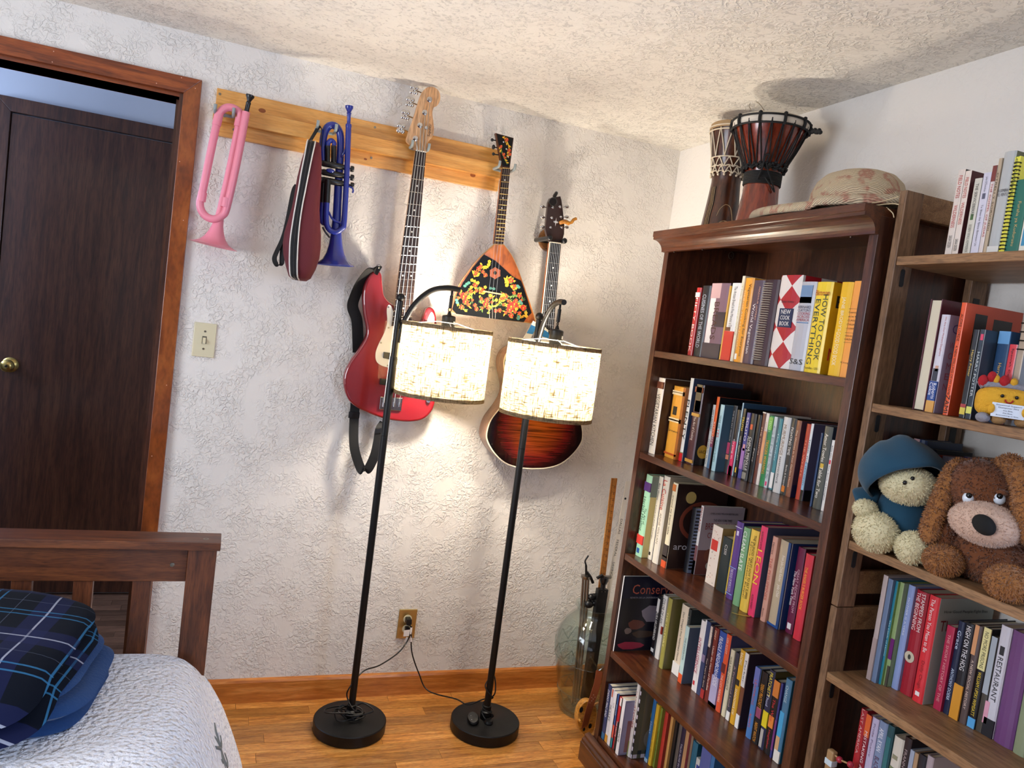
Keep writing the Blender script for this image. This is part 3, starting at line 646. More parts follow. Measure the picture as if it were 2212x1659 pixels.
G().tube(spline(path, 5), .0125, 14).build('tubing', PINK, bg_, smooth=True)
for a_, b_ in (((240, 330), (224, 400)), ((126, 880), (114, 945)), ((296, 925), (284, 990)), ((392, 350), (380, 410))):
    q0, q1 = PT(T2, *a_, YB-.001), PT(T2, *b_, YB-.001)
    if a_[0] == 296: q0.y = q1.y = YB-.0145
    G().cyl(q0, q1, .0142, n=14).build('ferrule', PINK, bg_, smooth=True)
e0 = PT(T2, 262, 980, YB+.008); e1 = PT(T2, 203, 1262, YB+.008); ax = (e1-e0)
bell = [(.0122, 0), (.0125, .1), (.0145, .3), (.018, .5), (.024, .65), (.033, .8), (.047, .92), (.066, .985), (.0745, 1.0), (.0745, 1.004), (.066, .99), (.045, .93), (.03, .8)]
G().lathe(e0, [(r, h*ax.length) for r, h in bell], 36, ax, cap=False).build('bell', PINK, bg_, smooth=True)
m0 = PT(T2, 440, 300, YB-.016); m1 = PT(T2, 467, 185, YB-.016)
G().lathe(m0, [(.0065, 0), (.0065, .28*1), (.009, .29), (.009, .32)][:0]+[(.0075, -.01), (.0075, (m1-m0).length*.45), (.0085, (m1-m0).length*.5), (.006, (m1-m0).length*.62), (.010, (m1-m0).length*.8), (.0135, (m1-m0).length*.9), (.0135, (m1-m0).length), (.009, (m1-m0).length*.98), (.003, (m1-m0).length*.85)], 20, m1-m0).build('mouthpiece', BLKP, bg_, smooth=True)
# ================================================================== BLUE TRUMPET + CASE
c = PT(T2, 1010, 425, -.1); yoke(c.x, c.z-.004, .030, .125, 'grey yoke hook carrying the blue trumpet and its maroon case')
BLUE = M('blue_plastic', '1c2c86', .22, coat=.3)
tp = thing('trumpet', PT(T2, 1075, 1410, -.12), 'blue plastic trumpet with black valves hanging beside the maroon case', 'trumpet')
YT = -.115
loop = [PT(T2, 990, 660, YT+.01), PT(T2, 986, 560, YT+.01), PT(T2, 995, 470, YT+.01), PT(T2, 1020, 415, YT+.01), PT(T2, 1055, 400, YT+.01), PT(T2, 1092, 420, YT+.01), PT(T2, 1113, 480, YT+.01), PT(T2, 1112, 600, YT+.01), PT(T2, 1100, 800, YT+.008), PT(T2, 1090, 1000, YT+.008)]
n_ = len(spline(loop, 5)); G().tube(spline(loop, 5), [.0125+.003*max(0, k/n_-.6)*2 for k in range(n_)], 16).build('bell_tube', BLUE, tp, smooth=True)
e0 = PT(T2, 1091, 985, YT+.008); e1 = PT(T2, 1072, 1402, YT+.008); ax = e1-e0
G().lathe(e0, [(r, h*ax.length) for r, h in [(.0145, 0), (.0155, .2), (.018, .45), (.023, .65), (.031, .8), (.043, .91), (.058, .97), (.066, 1.), (.066, 1.006), (.057, .98), (.04, .92), (.026, .75)]], 36, ax, cap=False).build('bell', BLUE, tp, smooth=True)
lead = [PT(T2, 1171, 400, YT-.012), PT(T2, 1160, 700, YT-.012), PT(T2, 1140, 1080, YT-.012), PT(T2, 1122, 1140, YT-.012), PT(T2, 1072, 1165, YT-.012), PT(T2, 1026, 1140, YT-.012), PT(T2, 1010, 1080, YT-.012), PT(T2, 1014, 950, YT-.012)]
G().tube(spline(lead, 6), .0095, 14).build('leadpipe', BLUE, tp, smooth=True)
G().tube([PT(T2, 1014, 955, YT-.012), PT(T2, 1022, 790, YT-.012)], .0105, 14).build('slide_sleeve', BLKP, tp, smooth=True)
G().tube(spline([PT(T2, 985, 950, YT+.0), PT(T2, 978, 1060, YT+.0), PT(T2, 990, 1100, YT+.0), PT(T2, 1006, 1090, YT-.004)], 5), .0088, 12).build('third_slide', BLUE, tp, smooth=True)
G().tube([PT(T2, 985, 955, YT), PT(T2, 993, 790, YT)], .0098, 12).build('slide_sleeve', BLKP, tp, smooth=True)
G().tube(spline([PT(T2, 1024, 550, YT-.004), PT(T2, 1027, 525, YT-.004), PT(T2, 1046, 508, YT-.004), PT(T2, 1066, 525, YT-.004), PT(T2, 1066, 550, YT-.004)], 5), .0078, 12).build('first_slide', BLUE, tp, smooth=True)
for x_ in (1022, 1065): G().tube([PT(T2, x_, 548, YT-.004), PT(T2, x_-2, 665, YT-.004)], .0088, 12).build('slide_sleeve', BLKP, tp, smooth=True)
for y0 in (660, 722, 778):
    a_, b_ = PT(T2, 918, y0, YT-.006), PT(T2, 1148, y0+44, YT-.006); d_ = (b_-a_).normalized(); ln = (b_-a_).length
    v = G().lathe(a_, [(.006, -.004), (.0085, 0), (.0105, .004), (.0105, .024), (.0092, .026), (.0092, .03), (.0105, .032), (.0105, ln-.014), (.009, ln-.012), (.009, ln-.004), (.005, ln)], 20, d_).build('valve', BLKP, tp, smooth=True)
    G().lathe(b_, [(.003, -.004), (.003, .016), (.0092, .017), (.0102, .020), (.0102, .026), (.0085, .029), (.002, .0285)], 18, d_).build('finger_button', BLKP, v, smooth=True)
G().ell(PT(T2, 1040, 725, YT-.022), (.014, .006, .007), 16, 8).build('valve_loop', BLUE, tp, smooth=True)
G().tube(spline([PT(T2, 1028, 1020, YT-.014), PT(T2, 1060, 1075, YT-.016), PT(T2, 1128, 1105, YT-.012)], 6), .0035, 8).build('brace', BLUE, tp, smooth=True)
G().tube(spline([PT(T2, 1105, 640, YT+.004), PT(T2, 1130, 610, YT-.006), PT(T2, 1160, 560, YT-.012)], 5), .004, 8).build('brace', BLUE, tp, smooth=True)
G().tube(spline([PT(T2, 1172, 838, YT-.014), PT(T2, 1195, 848, YT-.02), PT(T2, 1204, 868, YT-.02), PT(T2, 1199, 885, YT-.02)], 5), .003, 8).build('finger_hook', BLUE, tp, smooth=True)
G().tube(spline([PT(T2, 985, 1130, YT-.02), PT(T2, 1005, 1165, YT-.022), PT(T2, 1035, 1205, YT-.016)], 5), .0032, 8).build('water_key', M('dark_chrome', '4a4a50', .25, 1), tp, smooth=True)
m0 = PT(T2, 1171, 405, YT-.012); m1 = PT(T2, 1176, 262, YT-.012); ln = (m1-m0).length
G().lathe(m0, [(.0095, -.006), (.0105, .0), (.0095, .006), (.006, .008), (.0065, ln*.6), (.0085, ln*.64), (.006, ln*.68), (.008, ln*.76), (.0135, ln*.9), (.0135, ln), (.01, ln*.985), (.003, ln*.86)], 20, m1-m0).build('mouthpiece', BLUE, tp, smooth=True)

MAR = M('maroon_case_fabric', '5e1420', .75, bump=(260, .35, .001)); ZIPM = M('black_zip_tape', '101012', .7); PIPE = M('white_piping', 'd8d4cc', .5); WEB = M('black_webbing', '0c0c0e', .8)
rowz = [(530, 882, 965, 875, 930), (560, 866, 972, 868, 926), (650, 838, 976, 852, 906), (780, 806, 974, 826, 880), (900, 786, 968, 806, 856), (1000, 766, 962, 788, 836), (1090, 740, 968, 772, 822), (1180, 712, 974, 758, 812), (1260, 700, 972, 748, 806), (1340, 704, 962, 745, 802), (1420, 722, 935, 745, 800), (1490, 745, 898, 752, 803), (1512, 775, 870, 782, 815)]
YC = -.14; rings = []; zl = []; zr = []; zmid = []
for (yy, xl, xr, pl_, pr_) in rowz:
    a_, b_ = PT(T2, xl, yy, YC), PT(T2, xr, yy, YC); cx_ = (a_.x+b_.x)/2; hw = (b_.x-a_.x)/2; dp = .030+.062*min(1, (hw/.036)); z = (a_.z+b_.z)/2
    if yy in (530, 1512): dp *= .72
    rg = []
    for k in range(28):
        an = 2*pi*k/28; e = .62
        rg.append(Vector((cx_+hw*math.copysign(abs(cos(an))**e, cos(an)), YC+.01+dp*math.copysign(abs(sin(an))**.8, sin(an)), z)))
    rings.append(rg)
    pL = PT(T2, pl_, yy, YC-dp+.012); pRt = PT(T2, pr_, yy, YC-dp+.012); zl.append(Vector((pL.x, YC+.008-dp*.99, z))); zr.append(Vector((pRt.x, YC+.008-dp*.99, z)))
cs = thing('trumpet_case', rings[-1][0], 'maroon zippered trumpet case hanging by a black strap left of the blue trumpet', 'case')
G().loft(rings[::-1]).build('shell', MAR, cs, smooth='all')
za, zb = spline(zl, 4), spline(zr, 4)
G().loft([[a_, a_+Vector((0, -.003, 0)), b_+Vector((0, -.003, 0)), b_] for a_, b_ in zip(za, zb)][::-1]).build('zipper_tape', ZIPM, cs)
zmid = [(a_+b_)/2+Vector((0, -.0035, 0)) for a_, b_ in zip(za, zb)]
G().tube(zmid, .0026, 6).build('zipper_teeth', M('zip_teeth', '232326', .4), cs)
for L_ in (za, zb): G().tube([p+Vector((0, -.0025, 0)) for p in L_], .0022, 8).build('piping', PIPE, cs, smooth=True)
st = [PT(T2, 960, 405, -.115), PT(T2, 930, 455, -.12), PT(T2, 885, 530, YC), ]
G().ribbon(spline(st, 5), (1, -.6, .5), .014, .002).build('strap', WEB, cs)
st = [PT(T2, 968, 410, -.118), PT(T2, 978, 440, -.125), PT(T2, 975, 560, YC+.02)]
G().ribbon(spline(st, 5), (0, 1, .2), .012, .002).build('strap', WEB, cs)
st = [PT(T2, 800, 830, -.075), PT(T2, 775, 880, -.07), PT(T2, 735, 1080, -.07), PT(T2, 700, 1210, -.08), PT(T2, 650, 1320, -.085), PT(T2, 640, 1365, -.085), PT(T2, 660, 1402, -.085), PT(T2, 690, 1392, -.085), PT(T2, 694, 1340, -.085), PT(T2, 700, 1250, -.085)]
G().ribbon(spline(st, 6), (.75, -.6, .25), .018, .002).build('strap', WEB, cs)

# ================================================================== RED BASS
B4 = lambda x, y: (700+.3014*x, 550+.3014*y)
H3 = lambda x, y: (720+.27125*x, 150+.27125*y)
YF = -.078
def out2(f, pts, y, n=5, closed=True):
    P = [AY(*f(*q), y) for q in pts]; return [(v.x, v.y) for v in spline([(p.x, p.z, 0) for p in P], n, closed)]
REDM = M('metallic_red_lacquer', '7c0411', .4, .0, coat=1.); CHROME = M('chrome', 'c8c8ca', .12, 1.); CREAMP = M('cream_pickguard', 'ece6d8', .3)
MAPLE = WOOD('maple_neck', 'c08a58', 'd9a878', 'e2b78a', (12, 12, 1.3), .35, coat=.2, grain=3); ROSE = WOOD('rosewood_fingerboard', '1e100a', '2e1a12', '40261a', (14, 14, 1), .5, grain=5)
bs = thing('bass_guitar', AY(*B4(560, 1200), -.06), 'glossy red electric bass with cream pickguard hanging on the rack', 'guitar')
body = [(375, 104), (332, 140), (295, 210), (280, 300), (288, 420), (308, 520), (302, 590), (255, 675), (190, 765), (150, 850), (143, 930), (165, 1020), (215, 1082), (300, 1128), (400, 1168), (510, 1193), (620, 1200), (710, 1183), (770, 1130), (796, 1060), (800, 960), (780, 860), (752, 760), (748, 690), (775, 610), (806, 540), (808, 470), (795, 405), (765, 376), (735, 388), (718, 440), (700, 478), (650, 492), (560, 480), (505, 372), (462, 335), (432, 292), (420, 215), (412, 140)]
bo = out2(B4, body, YF, 4); g = G().prism(bo, YF, YF+.042); g.build('body', REDM, bs, bevel=.009, smooth=False)
bo_ = bs.children[0]; bo_.modifiers['bevel'].segments = 4; bo_.modifiers['bevel'].angle_limit = math.radians(60)
for pg_ in bo_.data.polygons: pg_.use_smooth = len(pg_.vertices) == 4
pgd = [(460, 362), (450, 400), (453, 480), (432, 560), (392, 640), (370, 705), (376, 765), (420, 798), (500, 812), (620, 800), (700, 760), (735, 690), (745, 610), (785, 520), (790, 450), (772, 412), (752, 440), (720, 500), (640, 510), (540, 505), (500, 420), (482, 370)]
pgo = G().prism(out2(B4, pgd, YF-.002, 4), YF-.0025, YF+.0005).build('pickguard', CREAMP, bs)
for x_, y_ in ((462, 376), (462, 524), (408, 632), (458, 795), (772, 428)):
    p = AY(*B4(x_, y_), YF-.0025); G().cyl((p.x, YF-.0025, p.z), (p.x, YF-.004, p.z), .0035, n=10).build('screw', M('nickel_screw', '9a958c', .3, 1), pgo)
def slab(f, quad, y0, y1, name, mat, par, bev=.001): return G().prism([(AY(*f(*q), y0).x, AY(*f(*q), y0).z) for q in quad], y0, y1).build(name, mat, par, bevel=bev)
slab(B4, [(430, 698), (520, 712), (515, 760), (425, 742)], YF-.012, YF, 'pickup', BLKP, bs)
slab(B4, [(520, 745), (608, 758), (604, 800), (516, 788)], YF-.012, YF, 'pickup', BLKP, bs)
slab(B4, [(405, 888), (620, 920), (616, 962), (400, 930)], YF-.011, YF, 'pickup', BLKP, bs)
br = slab(B4, [(405, 1018), (565, 1028), (553, 1122), (395, 1110)], YF-.009, YF, 'bridge', CHROME, bs, .002)
for k in range(4):
    p = AY(*B4(428+k*38, 1060), YF-.01); q = AY(*B4(424+k*38, 1090), YF-.01); G().cyl((p.x, YF-.013, p.z), (q.x, YF-.013, q.z), .0045, n=12).build('saddle', CHROME, br, smooth=True)
for x_, y_ in ((745, 1045), (735, 980), (725, 910)):
    p = AY(*B4(x_, y_), YF-.004); G().lathe((p.x, YF, p.z), [(.009, 0), (.009, .009), (.008, .011), (.002, .011)], 20, (0, -1, 0)).build('knob', CHROME, bs, smooth=True)
# neck, fingerboard, frets
nl, nr = AY(*H3(655, 645), -.09), AY(*H3(738, 660), -.09); bl, brt = AY(*B4(483, 512), -.09), AY(*B4(622, 512), -.09)
def nk(s, t, a=nl, b=nr, c_=bl, d_=brt): return (a*(1-s)+b*s)*(1-t)+(c_*(1-s)+d_*s)*t
G().prism([(v.x, v.z) for v in (nk(.03, 0), nk(.97, 0), nk(.97, 1), nk(.03, 1))], -.088, -.066).build('neck', MAPLE, bs, bevel=.004)
fb = G().prism([(v.x, v.z) for v in (nk(0, 0), nk(1, 0), nk(1, 1), nk(0, 1))], -.093, -.088).build('fingerboard', ROSE, bs)
G().tube([nk(0, 0)+Vector((0, -.004, 0)), nk(1, 0)+Vector((0, -.004, 0))], .0022, 6).build('nut', CREAMP, fb)
sc_ = 1/(1-2**(-20/12))
for k in range(1, 20):
    t = (1-2**(-k/12))*sc_
    if t < 1: G().tube([nk(0, t)+Vector((0, -.0032, 0)), nk(1, t)+Vector((0, -.0032, 0))], .0011, 5).build('fret', CHROME, fb)
DOT = M('pearl_dot', 'e6e2d8', .3)
for k in (3, 5, 7, 9, 12, 15, 17, 19):
    t = ((1-2**(-k/12))+(1-2**(-(k-1)/12)))/2*sc_
    for s_ in ((.5,) if k != 12 else (.25, .75)):
        p = nk(s_, t); G().cyl((p.x, -.0930, p.z), (p.x, -.0937, p.z), .0032, n=12).build('inlay_dot', DOT, fb)
hs_ = [(655, 640), (628, 612), (583, 572), (592, 515), (640, 380), (688, 225), (722, 162), (770, 137), (815, 146), (848, 185), (852, 240), (832, 284), (802, 302), (790, 345), (798, 420), (802, 490), (788, 540), (752, 585), (738, 655)]
hd = G().prism(out2(H3, hs_, -.082, 4), -.082, -.068).build('headstock', MAPLE, bs, bevel=.002)
STR = M('steel_string', '9a968e', .3, 1)
bridge_x = [AY(*B4(428+k*38, 1060), YF-.014) for k in range(4)]
posts = [(653, 550), (690, 445), (728, 343), (765, 240)]; keys = [(552, 472), (588, 365), (625, 262), (657, 165)]
for k in range(4):
    p = AY(*H3(*posts[k]), -.083); G().lathe((p.x, -.082, p.z), [(.0095, 0), (.0095, .002), (.005, .003), (.005, .014), (.0055, .016), (.002, .016)], 18, (0, -1, 0)).build('tuning_post', CHROME, hd, smooth=True)
    q = AY(*H3(*keys[k]), -.074); e = AY(*H3(keys[k][0]+52, keys[k][1]+22), -.074)
    t_ = G().tube([q, e], .003, 8); u_ = Vector((.25, .9, .2)).normalized(); w_ = Vector((-.2, -.15, 1)).normalized()
    for a_, b_ in ((.008, .009), (-.008, .009), (.008, -.009), (-.008, -.009), (0, 0)): t_.ell(q+Vector((-.006+a_*.9, 0, b_)), (.0085, .0035, .0085), 12, 8)
    t_.build('tuning_key', CHROME, hd, smooth=True)
    nu = nk(.14+.24*k, 0)+Vector((0, -.0065, 0))
    G().tube([Vector((p.x, -.094, p.z)), nu, Vector((bridge_x[k].x, YF-.018, bridge_x[k].z))], .0011+.00022*(3-k), 5).build('string', STR, bs)
p = AY(*H3(736, 468), -.083); G().lathe((p.x, -.082, p.z), [(.006, 0), (.006, .012), (.002, .0125)], 16, (0, -1, 0)).build('string_tree', CHROME, hd, smooth=True)
g = G(); a_, b_ = AY(*H3(762, 535), -.0828), AY(*H3(775, 432), -.0828); u_ = (b_-a_).normalized(); v_ = u_.cross(Vector((0, 1, 0)))
v_ = Vector((0, -1, 0)).cross(u_); letters(g, 'Squier', (a_+b_)/2, u_, v_, (b_-a_).length, .013)
a2, b2 = AY(*H3(766, 420), -.0828), AY(*H3(772, 365), -.0828); letters(g, 'P-BASS', (a2+b2)/2, (b2-a2).normalized(), v_, .017, .0035)
g.build('logo_lettering', ink('1a1614'), hd)
# strap
S = lambda x, y, d: AY(*B4(x, y), d)
G().ribbon(spline([S(400, 118, -.095), S(360, 100, -.09), S(320, 130, -.075), S(262, 210, -.05), S(222, 300, -.03), S(205, 375, -.02), S(235, 470, -.02), S(242, 600, -.015), S(245, 700, -.012)], 6), (.95, .2, .25), .042, .0022).build('strap', WEB, bs)
G().ribbon(spline([S(225, 1030, -.02), S(222, 1090, -.022), S(218, 1140, -.03), S(212, 1300, -.05), S(222, 1410, -.06), S(262, 1530, -.065), S(290, 1550, -.07), S(320, 1530, -.075), S(362, 1440, -.08), S(386, 1340, -.08), S(400, 1255, -.078), S(430, 1205, -.062)], 6), (1, -.1, .1), .034, .0022).build('strap', WEB, bs)
G().obox(S(215, 1150, -.036), (.020, 0, 0), (0, .003, 0), (0, 0, .012)).build('strap_slider', BLKP, bs, bevel=.002)
G().obox(S(398, 1262, -.082), (.016, 0, .003), (0, .003, 0), (0, 0, .010)).build('strap_slider', BLKP, bs, bevel=.002)
p = S(380, 96, YF+.02); G().lathe((p.x, YF-.01, p.z-.002), [(.005, 0), (.004, .006), (.008, .012), (.006, .014)], 14, (-.2, -.5, 1)).build('strap_button', CHROME, bs, smooth=True)
c = AY(*H3(690, 618), -.09); yoke(c.x, c.z-.004, .030, .10, 'grey yoke hook under the red bass headstock')

# ================================================================== BALALAIKA
A5 = lambda x, y: (960+.2773*x, 260+.2773*y)
Y5 = -.115
LAQ = M('black_lacquer', '090909', .35, spec=.25); MAHO = WOOD('orange_spruce', '7a3a12', 'a2561f', 'bd7030', (3, 12, 1), .25, coat=.5, grain=3); EDGE = M('light_edge_binding', 'c89a5a', .4)
bl_ = thing('balalaika', AY(*A5(390, 1560), -.07), 'triangular black balalaika painted with red and yellow flowers', 'balalaika')
side_l = [(388, 962), (340, 1005), (262, 1078), (180, 1182), (120, 1268), (78, 1350), (40, 1440), (28, 1500)]
side_r = [(712, 1588), (700, 1530), (672, 1440), (640, 1350), (606, 1250), (568, 1145), (520, 1045), (462, 966)]
tri = [(v.x, v.y) for v in spline([(AY(*A5(*q), Y5).x, AY(*A5(*q), Y5).z, 0) for q in side_l], 4)] + [(v.x, v.y) for v in spline([(AY(*A5(*q), Y5).x, AY(*A5(*q), Y5).z, 0) for q in side_r], 4)]
cxt = sum(p[0] for p in tri)/len(tri); czt = sum(p[1] for p in tri)/len(tri)
def sca(k, y, dz=0): return [Vector((cxt+(p[0]-cxt)*k, y, czt+(p[1]-czt)*k+dz)) for p in tri]
G().loft([sca(1, Y5), sca(1, Y5+.006), sca(.93, Y5+.045), sca(.62, Y5+.078), sca(.3, Y5+.088)]).build('bowl_back', MAHO, bl_)
G().prism([(p[0], p[1]) for p in tri], Y5-.003, Y5+.001).build('edge_binding', EDGE, bl_)
G().prism([(cxt+(p[0]-cxt)*.975, czt+(p[1]-czt)*.975) for p in tri], Y5-.005, Y5-.002).build('soundboard', MAHO, bl_)
pan = [(308, 1045), (400, 1095), (460, 1150), (530, 1215), (598, 1250), (640, 1372), (680, 1500), (640, 1535), (618, 1572), (400, 1548), (92, 1508), (60, 1470), (98, 1350), (150, 1255), (220, 1150)]
# panel kept inside the soundboard
G().prism([(AY(*A5(*q), Y5-.006).x, AY(*A5(*q), Y5-.006).z) for q in pan], Y5-.0062, Y5-.004).build('painted_panel', LAQ, bl_)
hx = [(395+48*cos(k*pi/6)*(1 if k % 2 else .82), 1190+48*sin(k*pi/6)*(1 if k % 2 else .82)) for k in range(12)]
rs = G().prism([(AY(*A5(*q), Y5-.007).x, AY(*A5(*q), Y5-.007).z) for q in hx], Y5-.0072, Y5-.006).build('rosette', M('rosette_wood', '8a4a30', .4), bl_)
p = AY(*A5(395, 1188), Y5-.0075); G().lathe((p.x, Y5-.0072, p.z), [(.0068, 0), (.0068, .0004), (.001, .0005)], 18, (0, -1, 0)).build('sound_hole', M('hole_black', '020202', .9), rs)
a_, b_ = AY(*A5(305, 1330), Y5-.012), AY(*A5(445, 1355), Y5-.012)
G().obox((a_+b_)/2, (b_-a_)/2, (0, .006, 0), (0, 0, .0022)).build('bridge', M('pale_bridge_wood', 'd8ac78', .45), bl_, bevel=.001)
# painted flowers: thin raised paint
FL = {'r': ink('b8241c'), 'o': ink('e2641e'), 'y': ink('e8b42a'), 'g': ink('6a8a3a'), 'b': ink('4e8a7c'), 'd': ink('3c5a34')}; FK = list(FL)
FZ = [.0003]
def fdisc(g, x, y, r, key, sq=1., an=0.):
    c_ = AY(*A5(x, y), Y5-.0064-FZ[0]); FZ[0] += .0000015; R_ = r*.2773/FPX*2.75; vs = []
    for k in range(10):
        a = 2*pi*k/10; u, v = R_*cos(a), R_*sq*sin(a); vs.append(c_+Vector((u*cos(an)-v*sin(an), 0, u*sin(an)+v*cos(an))))
    g.add(vs, [tuple(range(9, -1, -1))] if 0 else [tuple(range(10))], FK.index(key))
def leaf(g, x, y, x2, y2, key, wd_=.16):
    n = 6; a = Vector((x, y)); b = Vector((x2, y2)); d = b-a; pn = Vector((-d.y, d.x)); up_, lo_ = [], []
    for k in range(n+1):
        t = k/n; w_ = wd_*sin(pi*t)*.5; bend = .12*sin(pi*t); up_.append(a+d*t+pn*(w_+bend)); lo_.append(a+d*t+pn*(-w_+bend))
    pts = up_+lo_[1:-1][::-1]; g.add([AY(*A5(q.x, q.y), Y5-.00628-random.random()*.0002) for q in pts], [tuple(range(len(pts)))], FK.index(key))
random.seed(21)
def flower(g, x, y, s):
    for k in range(6):
        a = k*pi/3+random.random(); leaf(g, x, y, x+s*1.7*cos(a), y+s*1.7*sin(a), random.choice('ygdd'), .34)
    for k in range(7):
        a = k*2*pi/7; fdisc(g, x+s*.8*cos(a), y+s*.8*sin(a), s*.52, 'rrorrro'[k], .8, a)
    for k in range(4): fdisc(g, x+s*.32*cos(k*1.57), y+s*.32*sin(k*1.57), s*.34, 'rorr'[k])
    fdisc(g, x, y, s*.26, 'y')
def tulip(g, x, y, s, an):
    for k in range(5): fdisc(g, x+s*(.5+.3*k)*cos(an), y-s*(.5+.3*k)*sin(an), s*(.62-.09*k), 'or'[k % 2])
    for k, c_ in ((-2, 'y'), (2, 'y'), (-1, 'o'), (1, 'o'), (0, 'r')):
        a = an+k*.34; leaf(g, x, y, x+s*2.3*cos(a), y-s*2.3*sin(a), c_, .42)
    fdisc(g, x, y, s*.3, 'y')
def spray(g, pts, key='y', side=1):
    P = spline([(a, b, 0) for a, b in pts], 4)
    for i in range(len(P)-1):
        d = Vector((P[i+1].x-P[i].x, P[i+1].y-P[i].y)); 
        leaf(g, P[i].x, P[i].y, P[i+1].x+d.x*.3, P[i+1].y+d.y*.3, key, .5)
        if i % 2 == 0:
            n_ = Vector((-d.y, d.x)).normalized()*random.choice((16, -16)); leaf(g, P[i].x, P[i].y, P[i].x+n_.x+d.x*2, P[i].y+n_.y+d.y*2, random.choice('gyy'), .4)
g = G()
for q in ([(345, 1095), (350, 1120), (330, 1140), (300, 1150), (265, 1160)], [(240, 1240), (250, 1290), (240, 1330), (200, 1360), (150, 1380)], [(280, 1360), (300, 1400), (350, 1440), (400, 1450), (440, 1410)], [(470, 1270), (480, 1230), (520, 1230), (545, 1260)], [(600, 1340), (570, 1360), (530, 1370), (480, 1380)], [(640, 1480), (630, 1520), (600, 1540), (560, 1540)], [(470, 1420), (500, 1440), (560, 1430), (610, 1450)], [(110, 1420), (130, 1465), (180, 1475)], [(330, 1500), (360, 1470), (380, 1440)]): spray(g, q, random.choice('yg'))
for x_, y_, s_ in ((268, 1155, 15), (320, 1205, 13), (300, 1180, 11), (150, 1370, 24), (165, 1410, 20), (322, 1430, 19), (330, 1400, 15), (250, 1470, 13), (238, 1440, 12), (520, 1450, 28), (545, 1430, 22), (508, 1475, 20), (475, 1370, 17), (520, 1245, 17), (585, 1365, 15), (615, 1460, 20), (520, 1520, 16), (430, 1480, 13), (400, 1485, 12), (135, 1455, 15), (240, 1285, 15), (125, 1350, 10)): flower(g, x_, y_, s_)
rf = random.Random(31)
for x_, y_ in ((290, 1140), (250, 1190), (212, 1330), (190, 1440), (215, 1395), (285, 1395), (370, 1415), (365, 1380), (300, 1465), (455, 1440), (495, 1400), (560, 1400), (575, 1455), (550, 1490), (480, 1500), (590, 1500), (500, 1260), (560, 1290), (600, 1400), (170, 1345), (110, 1385), (345, 1465), (245, 1325), (450, 1360), (545, 1350)):
    flower(g, x_+rf.uniform(-6, 6), y_+rf.uniform(-6, 6), rf.uniform(8, 13))
    for k in range(3): a = rf.uniform(0, 6.28); leaf(g, x_, y_, x_+34*cos(a), y_+34*sin(a), rf.choice('gygd'), .3)
for x_, y_, s_, an in ((235, 1215, 22, 1.3), (275, 1345, 22, .9), (540, 1320, 20, 1.6), (430, 1395, 20, .5)): tulip(g, x_, y_, s_, an)
for x_, y_ in ((175, 1275), (160, 1290), (190, 1265), (95, 1400), (100, 1420), (570, 1290), (580, 1300), (590, 1410), (600, 1425), (580, 1530), (575, 1545), (360, 1308), (385, 1312)): fdisc(g, x_, y_, 14, 'b', .8)
for x_, y_ in ((350, 1100), (345, 1125), (322, 1145), (215, 1245), (490, 1260), (485, 1285), (480, 1240), (560, 1470), (635, 1500), (638, 1525), (360, 1365), (318, 1300), (260, 1265), (190, 1380), (125, 1330), (460, 1360), (405, 1400), (210, 1300)):
    for k in range(5): fdisc(g, x_+8*cos(k*1.256), y_+8*sin(k*1.256), 6, 'y')
    fdisc(g, x_, y_, 4, 'o')
g.build('painted_flowers', [FL[k] for k in FK], bl_)
# neck + headstock
a_, b_, c_, d_ = AY(*A5(450, 372), -.112), AY(*A5(509, 377), -.112), AY(*A5(388, 960), Y5-.006), AY(*A5(462, 965), Y5-.006)
def n5(s, t): return (a_*(1-s)+b_*s)*(1-t)+(c_*(1-s)+d_*s)*t
G().prism([(v.x, v.z) for v in (n5(.05, 0), n5(.95, 0), n5(.95, 1), n5(.05, 1))], -.112, -.092).build('neck', MAHO, bl_, bevel=.003)
fb = G().prism([(v.x, v.z) for v in (n5(0, 0), n5(1, 0), n5(1, 1), n5(0, 1))], -.117, -.112).build('fingerboard', ROSE, bl_)
s5 = 1/(1-2**(-16/12))
for k in range(0, 16): 
    t = (1-2**(-k/12))*s5
    G().tube([n5(0, t)+Vector((0, -.006, 0)), n5(1, t)+Vector((0, -.006, 0))], .0010, 5).build('fret', M('brass_fret', 'c8a868', .3, 1), fb)
for y_ in (465, 605, 684, 847):
    p = AY(*A5(472-(y_-465)*.105, y_), -.118); G().cyl((p.x, -.117, p.z), (p.x, -.1178, p.z), .003, n=10).build('inlay_dot', DOT, fb)
hq = [(400, 96), (543, 136), (512, 372), (450, 362)]
hdb = G().prism([(AY(*A5(*q), -.118).x, AY(*A5(*q), -.118).z) for q in hq], -.116, -.098).build('headstock', WOOD('dark_peghead_wood', '3a1e10', '4e2a16', '5e361e', (12, 12, 1.3), .35, grain=4), bl_, bevel=.002)
G().prism([(AY(*A5(*q), -.118).x, AY(*A5(*q), -.118).z) for q in [(408, 104), (534, 140), (506, 362), (454, 354)]], -.1175, -.1158).build('painted_face', LAQ, hdb)
g = G(); Y5o = Y5; Y5 = -.1115
spray(g, [(450, 130), (480, 150), (500, 190), (505, 240), (500, 290)], 'y'); spray(g, [(440, 200), (450, 250), (470, 300), (490, 340)], 'g')
for x_, y_, s_ in ((485, 152, 12), (440, 205, 10), (505, 235, 12), (510, 265, 10), (462, 265, 10), (470, 290, 8)): flower(g, x_, y_, s_)
Y5 = Y5o; g.build('painted_flowers', [FL[k] for k in FK], hdb)
for x_, y_ in ((480, 225), (492, 285), (458, 170)):
    p = AY(*A5(x_, y_), -.12); G().lathe((p.x, -.1175, p.z), [(.0035, 0), (.003, .006), (.001, .0065)], 10, (0, -1, 0)).build('tuning_post', CHROME, hdb, smooth=True)
